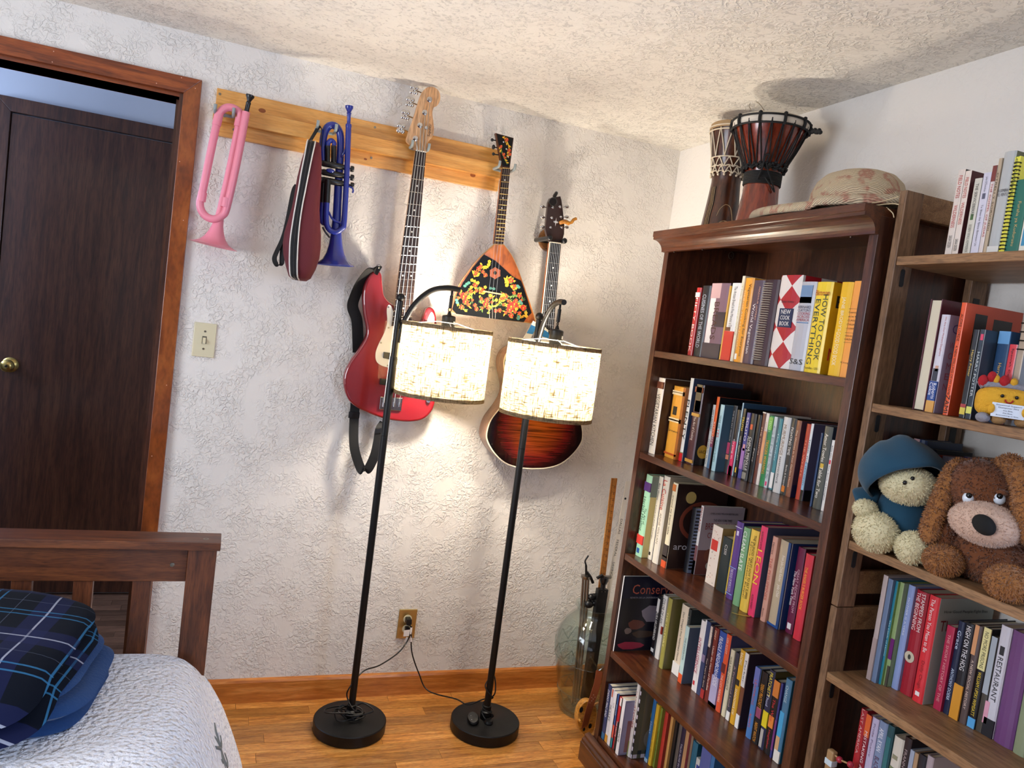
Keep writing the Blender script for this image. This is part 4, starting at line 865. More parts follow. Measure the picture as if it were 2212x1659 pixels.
for x_, y_, f_ in ((372, 152, .5), (382, 208, 1), (382, 262, .5)):
    p = AY(*A5(x_, y_), -.104); G().tube([p, AY(*A5(x_+45, y_+8), -.104)], .0022, 8).ell(p, (.006, .003+.004*f_, .003+.006*f_), 12, 8).build('tuning_key', BLKP, hdb, smooth=True)
for k in range(3):
    p0_ = n5(.25+.25*k, 0)+Vector((0, -.0075, 0)); p1_ = AY(*A5(345+30*k, 1340), Y5-.0195); p2_ = AY(*A5(352+22*k, 1545), Y5-.0085)
    G().tube([p0_, p1_, p2_], .0005, 4).build('string', STR, bl_)
c = AY(*A5(480, 350), -.11); yoke(c.x, c.z-.012, .030, .125, 'grey yoke hook under the balalaika headstock at the right rack end')

# ================================================================== ACOUSTIC GUITAR
A6 = lambda x, y: (1000+.2893*x, 580+.2893*y)
YG = -.135
gt = thing('acoustic_guitar', AY(*A6(530, 1495), -.08), 'sunburst acoustic guitar behind the right lamp shade on its own wall hanger', 'guitar')
def burst():
    m = bpy.data.materials.new('sunburst_flame_top'); m.use_nodes = True; nt = m.node_tree; b = nt.nodes['Principled BSDF']; L = nt.links.new
    tc = nd(nt, 'ShaderNodeTexCoord'); mp = nd(nt, 'ShaderNodeMapping'); mp.inputs['Location'].default_value = (-BC[0], 0, -BC[1]); L(tc.outputs['Object'], mp.inputs[0])
    m2 = nd(nt, 'ShaderNodeMapping'); m2.inputs['Scale'].default_value = (1/.20, 0, 1/.185); L(mp.outputs[0], m2.inputs[0])
    ln = nd(nt, 'ShaderNodeVectorMath', operation='LENGTH'); L(m2.outputs[0], ln.inputs[0])
    r = ramp(nt, [(0, 'c4631c'), (.38, 'a8481a'), (.66, '7a1d18'), (.84, '2c0a0c'), (.97, '0c0708')]); L(ln.outputs['Value'], r.inputs[0])
    m3 = nd(nt, 'ShaderNodeMapping'); m3.inputs['Scale'].default_value = (6, 1, 210); L(tc.outputs['Object'], m3.inputs[0])
    n = nd(nt, 'ShaderNodeTexNoise'); n.inputs['Scale'].default_value = 1; n.inputs['Detail'].default_value = 2; n.inputs['Distortion'].default_value = .6; L(m3.outputs[0], n.inputs['Vector'])
    r2 = ramp(nt, [(.36, '6a6a6a'), (.58, 'ffffff')]); L(n.outputs[0], r2.inputs[0])
    mx = nd(nt, 'ShaderNodeMix', data_type='RGBA', blend_type='MULTIPLY'); mx.inputs[0].default_value = .85; L(r.outputs[0], mx.inputs[6]); L(r2.outputs[0], mx.inputs[7])
    L(mx.outputs[2], b.inputs['Base Color']); b.inputs['Roughness'].default_value = .2; b.inputs['Coat Weight'].default_value = .6; return m
gb = AY(*A6(528, 1497), YG); gl = AY(*A6(170, 1235), YG); gr = AY(*A6(888, 1235), YG)
nut = AY(*A5(868, 955), YG); axd = (nut-gb).normalized(); rt_ = Vector((axd.z, 0, -axd.x)); hwid = ((gr-gl).dot(rt_))/2
cc = (gl+gr)/2; gb = gb + rt_*((cc-gb).dot(rt_)*.6)
def gp(s, t): return gb+axd*s+rt_*t
half = [(0, 0), (.004, .06), (.022, .118), (.06, .165), (.105, hwid-.004), (.14, hwid), (.185, hwid-.012), (.235, hwid-.045), (.275, hwid-.064), (.31, hwid-.066), (.345, hwid-.056), (.385, hwid-.044), (.42, hwid-.043), (.45, hwid-.058), (.475, hwid-.095), (.488, .06), (.49, 0)]
sp_ = spline([(a, b, 0) for a, b in half], 4)
ol = [gp(v.x, v.y) for v in sp_]+[gp(v.x, -v.y) for v in sp_[1:-1][::-1]]
BC0 = gp(.165, 0); WLg = WLOC[gt.name]; BC = (BC0.x-WLg.x, BC0.z-WLg.z)
n_ = len(ol); RIB = WOOD('pale_brown_rib_wood', '6a4630', '86604a', '967058', (12, 12, 2), .35, coat=.3, grain=4); BIND = M('cream_binding', 'e8ddc4', .35)
def ring(k, y): cx_, cz_ = gp(.24, 0).x, gp(.24, 0).z; return [Vector((cx_+(p.x-cx_)*k, y, cz_+(p.z-cz_)*k)) for p in ol]
G().loft([ring(1, YG+.003), ring(1, YG+.09), ring(.97, YG+.098)]).build('rim', RIB, gt, smooth=True)
G().loft([ring(1.002, YG-.001), ring(1.002, YG+.0045)]).build('binding', BIND, gt)
G().loft([ring(.984, YG-.0015), ring(.984, YG+.001)]).build('soundboard', burst(), gt)
p = gp(.335, 0); G().lathe((p.x, YG-.0015, p.z), [(.056, 0), (.056, .0006), (.050, .0008), (.05, .0002), (.001, .0002)], 40, (0, -1, 0)).build('rosette', BIND, gt)
G().lathe((p.x, YG-.0022, p.z), [(.05, 0), (.05, .0005), (.001, .0005)], 40, (0, -1, 0)).build('sound_hole', M('hole_black', '020202', .9), gt)
G().obox(gp(.215, 0)+Vector((0, YG-.006-gp(.215, 0).y, 0)), rt_*.085, axd*.015, (0, .0045, 0)).build('bridge', ROSE, gt, bevel=.003)
def gn(s, t): w0 = .0225+.006*(1-t); return gp(.40+(nut-gb).length*0+t*((nut-gb).length-.40), (s*2-1)*w0)+Vector((0, -.006, 0))
G().prism([(v.x, v.z) for v in (gn(.06, 0), gn(.94, 0), gn(.94, 1), gn(.06, 1))], YG-.004, YG+.02).build('neck', MAHO, gt, bevel=.004)
fb = G().prism([(v.x, v.z) for v in (gn(0, 0), gn(1, 0), gn(1, 1), gn(0, 1))], YG-.009, YG-.004).build('fingerboard', M('ebony', '121113', .45), gt)
G().tube([gn(0, 0)+Vector((0, -.0025, 0)), gn(0, 1)+Vector((0, -.0025, 0))], .0022, 6).build('binding', BIND, fb)
scl = (nut-gb).length-.165; tl = (nut-gb).length-.40
for k in range(0, 18):
    t = 1-scl*(1-2**(-k/12))/tl
    if t > 0: G().tube([gn(0, t)+Vector((0, -.0032, 0)), gn(1, t)+Vector((0, -.0032, 0))], .0010 if k else .002, 5).build('fret' if k else 'nut', CHROME if k else BIND, fb)
for k in (3, 5, 7, 9, 12):
    t = 1-scl*(1-(2**(-k/12)+2**(-(k-1)/12))/2)/tl; p = gn(.5, t); G().cyl((p.x, YG-.009, p.z), (p.x, YG-.0096, p.z), .003, n=10).build('inlay_dot', DOT, fb)
hq = [(822, 952), (800, 905), (788, 850), (795, 760), (808, 640), (824, 606), (850, 600), (905, 590), (914, 625), (926, 720), (936, 820), (934, 885), (912, 958)]
HEADM = M('dark_brown_headstock', '2e1a16', .3, coat=.4)
hd = G().prism([(AY(*A5(*q), YG).x, AY(*A5(*q), YG).z) for q in hq], YG, YG+.016).build('headstock', HEADM, gt, bevel=.002)
for x_, y_ in ((840, 680), (834, 762), (826, 838), (898, 676), (906, 756), (912, 836)):
    p = AY(*A5(x_, y_), YG); G().lathe((p.x, YG, p.z), [(.0058, 0), (.0058, .002), (.003, .003), (.003, .009), (.001, .0095)], 14, (0, -1, 0)).build('tuning_post', CHROME, hd, smooth=True)
    s_ = -1 if x_ < 870 else 1; q = AY(*A5(775 if s_ < 0 else 945, y_-6), YG+.01); e_ = AY(*A5(800 if s_ < 0 else 925, y_), YG+.01)
    G().tube([e_, q], .002, 8).ell(q+Vector((s_*.006, 0, 0)), (.009, .004, .0065), 12, 8).build('tuning_key', CHROME, hd, smooth=True)
for k in range(6):
    t_ = .12+.152*k; G().tube([gn(t_, 1)+Vector((0, -.0055, 0)), gp(.215, (t_*2-1)*.03)+Vector((0, -.012, 0))], .0005, 4).build('string', STR, gt)
g = G(); p = AY(*A5(868, 792), YG-.0006)
for k in range(8):
    a = k*pi/4; ln = (.017 if k % 4 == 2 else .009 if k % 4 == 0 else .006); d_ = Vector((cos(a), 0, sin(a))); pn = Vector((-sin(a), 0, cos(a))); g.add([p, p+d_*ln*.3+pn*.0013, p+d_*ln, p+d_*ln*.3-pn*.0013], [(0, 3, 2, 1)])
for k in (-1, 1): g.tube([p+Vector((k*(.006+.003*cos(j)), 0, .003*sin(j))) for j in range(7)], .0005, 4, closed=True)
g.build('pearl_inlay', M('pearl', 'd8dade', .3), hd)
# hanger: round oak block with two padded pegs, clip tuner, amber capo, string packets
hc = AY(*A5(768, 920), -.012)
hg = thing('guitar_hanger', (hc.x, 0, hc.z), 'round oak wall hanger block with black pegs behind the acoustic headstock', 'hanger')
G().lathe((hc.x+.03, 0, hc.z), [(.046, 0), (.046, .012), (.042, .018), (.002, .018)], 36, (0, -1, 0)).build('block', WOOD('oak_block', '5e3a18', '85562a', 'a5733e', (3, 14, 30), .4, grain=3), hg, smooth=True)
for x_, y_ in ((825, 915), (940, 938)):
    p = AY(*A5(x_, y_), YG-.02); G().tube([(p.x, -.012, p.z), (p.x, YG-.015, p.z)], .0085, 14).ell((p.x, YG-.016, p.z), (.0105, .0075, .0105), 16, 10).build('peg', BLKP, hg, smooth=True)
    G().tube([(hc.x+.03, -.015, p.z), (p.x, -.024, p.z)], .006, 8).build('peg_arm', BLKP, hg)
c1_ = AY(*A5(848, 630), YG-.02)
tn = thing('clip_tuner', c1_, 'black clip-on tuner on top of the acoustic guitar headstock', 'tuner')
G().lathe((c1_.x, YG-.016, c1_.z), [(.004, -.004), (.0135, 0), (.0155, .003), (.0155, .010), (.0125, .013), (.002, .013)], 22, (-.25, -1, -.3)).build('dial', BLKP, tn, smooth=True)
q = AY(*A5(872, 575), YG); G().tube(spline([(c1_.x, YG-.014, c1_.z+.006), (q.x-.004, YG-.008, q.z), (q.x, YG+.005, q.z+.004), (q.x, YG+.02, q.z-.006)], 5), .006, 10).build('clip', BLKP, tn, smooth=True)
AMB = WOOD('amber_wood', '8a5212', 'b8761e', 'cf8f34', (20, 20, 20), .3, coat=.4, grain=3)
cp = thing('capo', AY(*A5(930, 795), YG), 'amber wooden capo clipped to the right edge of the acoustic headstock', 'capo')
G().tube(spline([AY(*A5(895, 800), YG-.008), AY(*A5(935, 788), YG-.016), AY(*A5(975, 805), YG-.018)], 5), [.006, .0075, .008, .008, .008, .008, .0085, .0085, .008, .008, .007], 12).build('jaw', AMB, cp, smooth=True)
G().tube(spline([AY(*A5(960, 800), YG-.018), AY(*A5(990, 795), YG-.02), AY(*A5(1005, 775), YG-.02), AY(*A5(1028, 765), YG-.02)], 4), [.006]*13, 10).build('lever', AMB, cp, smooth=True)
PKT = M('blue_packet', '2a78b4', .35); WPK = M('white_packet', 'e6e0d4', .5)
def packet(pts, y, label, grp=None):
    P = [AY(*q, y) for q in pts]; o = G().prism([(p.x, p.z) for p in P], y, y+.004).build('string_packet', WPK); tag(o, label, 'packet')
    c_ = sum(P, Vector())/4; inn = [c_*.0+P[i]*.8+c_*.2 for i in range(4)]; t_ = [P[0]*.78+P[3]*.22, P[1]*.78+P[2]*.22, P[1]*.30+P[2]*.70, P[0]*.30+P[3]*.70]
    G().prism([(p.x, p.z) for p in t_], y-.0004, y+.0002).build('printed_panel', PKT, o)
    g = G(); a_ = P[0]*.9+P[3]*.1; b_ = P[1]*.9+P[2]*.1; letters(g, 'G', (a_*.3+b_*.7)+Vector((0, -.0008, 0)), (b_-a_).normalized(), Vector((0, 0, 1)), .008, .008); g.build('packet_print', ink('4a4a4a'), o)
packet([(1152, 693), (1162, 699), (1146, 732), (1131, 731)], YG-.016, 'blue and white string packet tucked left of the acoustic guitar neck')
packet([(1172, 701), (1183, 712), (1190, 740), (1166, 737)], YG-.024, 'blue and white string packet tucked against the acoustic guitar strings')
# shelf, spine x, left y, right y, height, look, spine colour, [(words, colour, size, height, length, shift, direction)], [(from, to, colour, left, right)], cover colour
BOOKS = [
('S0',0.664,-0.741,-0.765,0.214,'thin red','b3201f',[('FIFTY BOOK','e8d8d0',0.5,0.45,0.8)],[(0.86,0.93,'e8d8d0')],None),
('S0',0.664,-0.77,-0.814,0.22,'glossy black','14161a',[('CUISINES OF THE WORLD','b9c4d2',0.4,0.5,0.75)],[],None),
('S0',0.664,-0.815,-0.909,0.227,'purple pictorial','7d5f6c',[('BREADS','4b2a1a',0.26,0.5,0.5)],[(0.2,0.8,'efe9e2',0.12,0.4),(0,0.2,'3b3440'),(0.42,0.62,'3a3038',0.5,1),(0.8,1,'c9a5a5',0.1,0.6)],'2b2226'),
('S0',0.664,-0.91,-0.916,0.219,'narrow mustard','d9a93c',[],[],None),
('S0',0.664,-0.9168,-0.962,0.227,'white and red','f0ece6',[('The Artisan Bread in Five Minutes a Day','3a3a3a',0.4,0.68,0.55)],[(0,0.38,'d8382a'),(0.38,0.43,'7a4526',0.1,0.6)],'4a2c22'),
('S0',0.664,-0.964,-0.976,0.247,'narrow cream','e9e3c8',[('The Savory Way','c8bd9a',0.6,0.6,0.6)],[],None),
('S0',0.664,-0.9768,-1.015,0.241,'bright orange','f0a324',[('Vegetarian Cooking for Everyone','3a2a20',0.34,0.5,0.86,0.2),('DEBORAH MADISON','f6d9a0',0.2,0.5,0.7,-0.25)],[(0.03,0.1,'f4f0e4',0.15,0.4)],None),
('S0',0.664,-1.016,-1.061,0.234,'dusky purple','54404e',[('World Vegetarian','f1efee',0.32,0.42,0.6,-0.1),('MADHUR JAFFREY','d9a58a',0.18,0.72,0.4,0.2)],[],'2c2026'),
('S0',0.664,-1.062,-1.123,0.235,'spiral-bound dark','3a2028',[],[],'3a2028'),
('S0',0.664,-1.126,-1.208,0.246,'red-checked','c9c2c0',[],[],'b83a3c'),
('S0',0.664,-1.209,-1.262,0.228,'pale grey','b9bac2',[],[(0.76,0.96,'6f8fb4',0.1,0.85),(0.76,0.83,'5e7d5c',0.1,0.85)],'d8c8a8'),
('S0',0.664,-1.264,-1.319,0.227,'thick yellow','f0cf2e',[('HOW TO COOK','1f3a3a',0.3,0.5,0.72,0.22),('EVERYTHING','1f3a3a',0.3,0.45,0.72,-0.2)],[],'d8a818'),
('S0',0.664,-1.346,-1.383,0.226,'golden yellow','eebb1e',[("JANE BRODY'S",'f4e8c8',0.36,0.66,0.36),('GOOD FOOD BOOK','f4e8c8',0.36,0.29,0.36)],[],None),
('S0',0.664,-1.384,-1.419,0.228,'peach orange','f2a24a',[],[(0.71,0.715,'8a5a20'),(0.46,0.465,'8a5a20'),(0.36,0.365,'8a5a20')],None),
('S1',0.674,-0.5785,-0.617,0.258,'white and brown pictorial','efe6d8',[('VEGETARIAN KITCHEN','3a3330',0.55,0.45,0.68)],[(0.86,0.95,'6b3a2a')],'3b2218'),
('S1',0.708,-0.625,-0.701,0.239,'mustard yellow','eba93e',[('Ernest','2a2018',0.1,0.38,0.1,0,'h')],[(0.88,0.94,'f6e2b8'),(0.91,0.92,'c85a28'),(0.5,0.56,'f6e2b8'),(0.52,0.54,'c85a28'),(0.04,0.07,'c85a28'),(0.6,0.72,'2a2420',0.25,0.55),(0,1,'a8642a',0.82,1)],'9a5a26'),
('S1',0.718,-0.7018,-0.719,0.274,'white','f1efe9',[('PLENTY','17181c',0.85,0.5,0.48)],[(0,0.1,'d8262c'),(0.1,0.11,'7aa04a')],'3c4a66'),
('S1',0.724,-0.728,-0.771,0.258,'maroon and black','4c2a32',[('The Art of Cooking','e8dcd4',0.4,0.45,0.3,0,'v')],[(0.9,0.97,'8a4a32'),(0.66,1,'4a4238',0.2,0.9),(0.66,0.8,'e2643a',0.3,0.9),(0.6,0.64,'c89a4a'),(0.02,0.06,'c89a4a')],'171414'),
('S1',0.765,-0.779,-0.792,0.201,'narrow white','e2e0da',[('AMY E REICHERT','2a2a2a',0.55,0.75,0.35),('OPTIMISTIC TRUTH','2a2a2a',0.55,0.25,0.4)],[],None),
('S1',0.76,-0.8,-0.814,0.229,'narrow orange and blue','d85a28',[('KITCHEN','f0e0d0',0.5,0.5,0.3)],[(0,0.3,'5a7a9a'),(0.3,0.45,'7a3a5a')],'14181e'),
('S1',0.75,-0.836,-0.855,0.209,'pale blue','a9cdd6',[('YEAR OF','3a5a6a',0.5,0.74,0.2),('YES','c83a3a',0.6,0.57,0.13),('SHONDA RHIMES','3a5a6a',0.4,0.3,0.33)],[],'4a6a80'),
('S1',0.782,-0.8558,-0.876,0.212,'charcoal with pink fish','3c3a3a',[('THE BIG FAT WORLD','cfcac4',0.25,0.7,0.45)],[(0.28,0.45,'c84a6a',0.1,0.75),(0.2,0.27,'e08a6a',0.1,0.8)],'242324'),
('S1',0.776,-0.885,-0.904,0.202,'black and hot pink','2c2526',[('Crying in','f0e8e8',0.5,0.4,0.3)],[(0,0.52,'e02a60',0.2,1),(0,0.14,'e0407a')],None),
('S1',0.778,-0.9048,-0.9108,0.226,'thin icy blue','a9c2cc',[('Map','2a3a4a',0.5,0.7,0.2)],[],'3a5a78'),
('S1',0.78,-0.9116,-0.924,0.21,'black','22211f',[('TRUTH','f0d23a',0.7,0.78,0.2),('TERRY PRATCHETT','e8dfc0',0.4,0.42,0.36)],[(0.06,0.14,'e8c23a',0.3,0.7)],None),
('S1',0.782,-0.928,-0.944,0.2,'violet','4a4a94',[('SOLITO','f0e8e0',0.6,0.75,0.36)],[(0.14,0.46,'a878b8'),(0.42,0.52,'e0a0a0',0.3,0.9)],None),
('S1',0.774,-0.955,-0.98,0.202,'dark charcoal','33312e',[('CHINA MIEVILLE','f0ece4',0.45,0.4,0.5,0.15),('Perdido Street Station','e0dcd4',0.3,0.4,0.5,-0.25)],[(0.02,0.12,'8a8880',0.1,0.8),(0.76,0.84,'d85a38',0.3,0.7)],'141312'),
('S1',0.778,-0.9808,-0.999,0.202,'matte black','17171a',[('Percy','c8c4c0',0.4,0.4,0.2)],[],'141416'),
('S1',0.78,-1.0,-1.015,0.213,'narrow brown','6a3a30',[('THE GOOD','d8c0a8',0.4,0.6,0.4)],[(0.98,1,'d8d0c8')],None),
('S1',0.78,-1.017,-1.029,0.212,'white and peach','ece2d8',[('DONNA','c88a5a',0.45,0.8,0.15)],[(0.3,0.75,'e8a878')],None),
('S1',0.78,-1.031,-1.049,0.207,'green','2f8a4e',[('TENSES','b8e8a8',0.5,0.85,0.16),('TRIGGER WARNING','f09a3a',0.65,0.42,0.48)],[(0.8,0.98,'6ab04a')],None),
('S1',0.782,-1.0498,-1.063,0.207,'pale silver','c8d2d4',[('GENESIS','9aa8ac',0.8,0.5,0.75)],[(0.03,0.09,'e04a78',0.3,0.8)],None),
('S1',0.784,-1.068,-1.082,0.205,'teal','4a8c96',[('The Other','d8e8ea',0.4,0.6,0.4)],[(0.02,0.24,'f2f0ec',0.1,1)],None),
('S1',0.77,-1.099,-1.128,0.214,'glossy white','d6d4d0',[('MURMURINGS','8a6a4a',0.4,0.7,0.4),('REMINISCENCE','3a3a3a',0.22,0.3,0.35)],[],'b0b0b0'),
('S1',0.774,-1.1288,-1.148,0.215,'dark grey','3e3b36',[('FIGHTING TIME','f0ece6',0.5,0.7,0.36),('Banks & Knapper','e8e4dc',0.4,0.25,0.28)],[(0.04,0.12,'d87a2a',0.2,0.8)],'1c1a18'),
('S1',0.774,-1.1488,-1.167,0.212,'tan brown','8e5a40',[('The Women in Your Garden House','e8d0b8',0.35,0.5,0.75)],[],'4a3444'),
('S1',0.784,-1.177,-1.194,0.208,'brick red','b8442e',[('THE WHITE','e89a7a',0.35,0.55,0.5)],[],'7a2a22'),
('S1',0.784,-1.195,-1.204,0.211,'white and sky-blue','e2e4e4',[('THIRD THE SECOND','2a3a4a',0.5,0.5,0.6)],[(0.0,0.14,'151515'),(0.14,0.5,'9ac0d8')],'5c5670'),
('S1',0.762,-1.258,-1.264,0.195,'slim navy','22406a',[],[],None),
('S1',0.757,-1.27,-1.298,0.216,'grey-green','55564e',[('Amor Towles','f0ede4',0.4,0.74,0.34),('Table for Two','f0ede4',0.4,0.32,0.38)],[(0.49,0.55,'d8b23a',0.3,0.7)],'303a4a'),
('S1',0.762,-1.2988,-1.308,0.184,'white','ece8e2',[('ROSS GAY','4a4a4a',0.5,0.83,0.18),('The Book of Delights','3a3a3a',0.5,0.4,0.5)],[(0.66,0.72,'d83a4a',0.2,0.8)],None),
('S2',0.678,-0.584,-0.624,0.282,'mint green','a8d8b4',[('Herbal Healing','1f3a2a',0.5,0.52,0.42,-0.15),('The Art of','1f3a2a',0.3,0.5,0.2,0.25)],[(0.8,0.91,'5a3a7a'),(0.15,0.26,'e0453a'),(0.04,0.1,'2a5a9a',0.3,0.7)],'c8b878'),
('S2',0.704,-0.6248,-0.649,0.286,'slim cream','ece2cc',[('Alice Waters','2a2a2a',0.45,0.82,0.2),('Love of Fine Things','5a4a3a',0.3,0.45,0.4)],[(0.05,0.09,'1a1a1a',0.3,0.7)],'3a4260'),
('S2',0.7,-0.658,-0.693,0.296,'ivory','e8dfcc',[('La Cuisine','d0402e',0.6,0.78,0.34),('ANNE WILLAN','8a7a60',0.3,0.4,0.35)],[],'a89c88'),
('S2',0.71,-0.703,-0.73,0.284,'cream and dark brown','ece0bc',[('around my french table','4a3a28',0.45,0.62,0.46)],[(0,0.08,'e05a30'),(0.08,0.27,'3a302c'),(0.12,0.14,'d87a3a'),(0.9,0.98,'d8782a',0.1,0.8)],'2a1a18'),
('S2',0.766,-0.748,-0.771,0.215,'black comb-bound','14151a',[],[],'7a86a4'),
('S2',0.784,-0.772,-0.785,0.227,'white paperback','ece4dc',[('BREAD & SOUP','a83a2e',0.6,0.8,0.35)],[(0,0.42,'8a5a5a'),(0,0.2,'b8b0a4')],'a89aa0'),
('S2',0.784,-0.848,-0.897,0.187,'cream floral','ecdccc',[],[(0.58,0.76,'d8352a',0.1,0.75)],'a88a54'),
('S2',0.78,-0.911,-0.951,0.168,'teal-black','1d2c2e',[('CSIII','d8d4cc',0.3,0.78,0.18)],[],'2a4a66'),
('S2',0.784,-0.9518,-0.9578,0.197,'thin yellow','d8b84a',[],[],None),
('S2',0.768,-0.974,-1.004,0.235,'purple','5c3a86',[('THE FOOD OF MOROCCO','e0d8ec',0.4,0.24,0.3)],[(0.92,0.93,'d8d0e8'),(0.4,0.41,'8ab0e0'),(0.06,0.07,'8ab0e0'),(0.82,0.88,'d8d0e8',0.35,0.65)],'2e2254'),
('S2',0.754,-1.025,-1.054,0.232,'sage green','7aa878',[('CLEAN SLATE','f0f4ea',0.55,0.7,0.5)],[],None),
('S2',0.747,-1.066,-1.1,0.238,'yellow','e8c04a',[("THE SPLENDID TABLE'S HOW TO EAT SUPPER",'2a2620',0.3,0.55,0.78,0.22),('Lynne Rossetto Kasper','4a4030',0.25,0.5,0.7,-0.1)],[],None),
('S2',0.748,-1.104,-1.131,0.259,'hot pink','e83a66',[('INGREDIENTS & RECIPES','3a1a22',0.3,0.84,0.2),('LEON','f2c83a',0.75,0.55,0.38),('ALLEGRA McEVEDY','3a1a22',0.3,0.16,0.16)],[],'4e5068'),
('S2',0.76,-1.144,-1.164,0.241,'dusty rose','d09a86',[('Herriot','4a2a2a',0.4,0.86,0.14),('THE PHILIPPINES','b8584a',0.5,0.5,0.5),('Bantam','4a2a2a',0.3,0.1,0.1)],[],None),
('S2',0.766,-1.168,-1.213,0.24,'tan and blue','b8a68a',[('From Julia Childs Kitchen','efe8dc',0.3,0.68,0.3),('Julia Child','efe8dc',0.3,0.42,0.14)],[(0,0.03,'1e4a8a')],'1e3a70'),
('S2',0.782,-1.22,-1.247,0.236,'burgundy','6a1c3e',[('The New York Times','f0e8e8',0.35,0.52,0.4,-0.2),('GREAT RECIPES FROM','d8a8b8',0.3,0.5,0.5,0.2)],[(0.05,0.12,'e8e0e0',0.3,0.8)],'3a1024'),
('S2',0.773,-1.26,-1.288,0.231,'bright red','d03040',[("THE ANGEL'S BURGER BOOK",'f0b03a',0.35,0.6,0.5)],[],'8a1c20'),
('S3',0.784,-0.605,-0.631,0.212,'black','17161a',[('LAURA HILLENBRAND','f0ece6',0.5,0.5,0.5)],[(0.72,0.94,'e8e4de',0.15,0.7),(0.05,0.11,'f0ece6',0.2,0.8)],None),
('S3',0.784,-0.634,-0.659,0.224,'white','ece6dc',[('COLOR OF LAW','1a1a1a',0.6,0.75,0.4)],[(0.4,0.52,'a83a2e',0.7,1)],None),
('S3',0.758,-0.705,-0.727,0.241,'olive green','a39a4a',[('THE HISTORY','e8e0a0',0.4,0.55,0.5)],[],'6a6434'),
('S3',0.784,-0.746,-0.787,0.237,'cream','ead8bc',[("Don Ortega's Fine Veterinary House",'3a3026',0.3,0.55,0.7)],[(0,0.17,'f0ebe2')],None),
('S3',0.784,-0.788,-0.803,0.235,'dark pictorial','2e3432',[('Home','a8b0a8',0.4,0.8,0.2)],[],'2a3030'),
('S3',0.768,-0.809,-0.829,0.187,'pale aqua','c0d8d2',[('THE COOKBOOK','4a5a5a',0.35,0.6,0.4)],[(0,0.16,'e85a2a')],'4e5a70'),
('S3',0.784,-0.86,-0.882,0.229,'white with pink panel','ece2dc',[('INTELLIGENCE','b83a5a',0.6,0.5,0.5)],[(0.08,0.14,'c8303a',0.3,0.7)],None),
('S3',0.784,-0.884,-0.907,0.237,'white and navy','3a4468',[],[(0,1,'ece8e4',0,0.3),(0.45,0.55,'8a7a98',0.3,1)],None),
('S3',0.784,-0.911,-0.928,0.234,'dark plum','34202a',[('LERNER','e8dccc',0.6,0.82,0.2),('Ten Years to Save','d8c8b8',0.35,0.35,0.4)],[(0.7,0.98,'d8c4b4',0.1,0.7),(0,0.12,'a83030')],None),
('S3',0.784,-0.93,-0.951,0.235,'russet','7a2a20',[('DIARY','e8c8a8',0.4,0.9,0.12),('Under the Heart of Paradise','e8d8c8',0.4,0.45,0.6)],[],None),
('S3',0.784,-0.953,-0.987,0.236,'royal blue','2f4f9c',[('FRAGILE NEIGHBORHOODS','f0eef0',0.5,0.6,0.65)],[(0,0.4,'b0a8c8'),(0,0.05,'141414')],'5a5a8a'),
('S3',0.784,-0.989,-1.011,0.24,'orange','e0562e',[('LISA SCOTT','f0d8c8',0.4,0.85,0.2),('THE CITY WEAVERS','f0d8c8',0.4,0.3,0.35)],[(0.5,0.62,'6a2a2a',0.0,0.8)],'4a4a70'),
('S3',0.784,-1.018,-1.036,0.205,'narrow cream','dccfae',[('WAR AND CONFLICT','5a5040',0.5,0.65,0.5)],[],None),
('S3',0.784,-1.041,-1.057,0.206,'slim slate','3c3a46',[('A Promised Land','c8a8a0',0.4,0.5,0.6)],[(0,0.13,'e8e6e2',0.1,1)],None),
('S3',0.784,-1.059,-1.081,0.224,'golden','dca42a',[('RACING','f4ecd4',0.5,0.88,0.16),('SHADOWS OF','f4ecd4',0.4,0.3,0.35)],[(0.52,0.6,'2a2a2a',0.2,0.8)],None),
('S3',0.784,-1.084,-1.1,0.224,'brown and white','7a4a34',[('Parker','4a4a4a',0.4,0.75,0.3)],[(0.55,1,'e2dcd6'),(0,0.18,'e8e6e4',0.1,1)],'3a2a34'),
('S3',0.784,-1.133,-1.155,0.206,'sky blue','4c7cb8',[('LEAPFROG','c85a4a',0.4,0.65,0.35),('ALWAYS','d85a3a',0.4,0.25,0.2)],[(0.75,1,'6a74b4')],'5c4a34'),
('S3',0.784,-1.16,-1.184,0.207,'black and orange','1c1a1c',[('TERRY PRATCHETT','e89a2a',0.55,0.66,0.35),('NIGHT WATCH','e89a2a',0.5,0.16,0.26)],[(0.36,0.5,'9a4a6a',0.1,0.9)],None),
('S3',0.784,-1.188,-1.21,0.225,'navy and yellow','2a2c48',[('PRATCHETT','f0d83a',0.55,0.82,0.3),('Thud','c8d0e8',0.4,0.62,0.15)],[(0.28,0.48,'e8d02a',0.1,1),(0.02,0.25,'b8b0a8',0.2,0.7)],'5a4a1e'),
('S3',0.784,-1.213,-1.236,0.207,'black with orange top','1e1a1c',[('The Wee','d83a3a',0.4,0.6,0.3),('Hogfather','d83a3a',0.4,0.2,0.26)],[(0.78,1,'d8803a'),(0.36,0.52,'e88a3a',0.1,0.9)],None),
('S3',0.784,-1.239,-1.246,0.21,'slim violet','3a3a7a',[],[(0.1,0.5,'7a3a7a')],None),
('S3',0.784,-1.252,-1.275,0.232,'steel blue','4c7a98',[('CHANGE','c8d8e0',0.4,0.82,0.2)],[(0,0.14,'ece4d8'),(0.14,0.3,'d8a878',0,0.6),(0.3,0.6,'4aa8d8',0,0.7)],'1e5a70'),
('S4',0.651,-0.584,-0.608,0.193,'blue and black','34406a',[('DANNY MAC AND','e8e8f0',0.5,0.66,0.5)],[(0,0.12,'2a6a9a'),(0.0,1,'16161c',0,0.2)],'121316'),
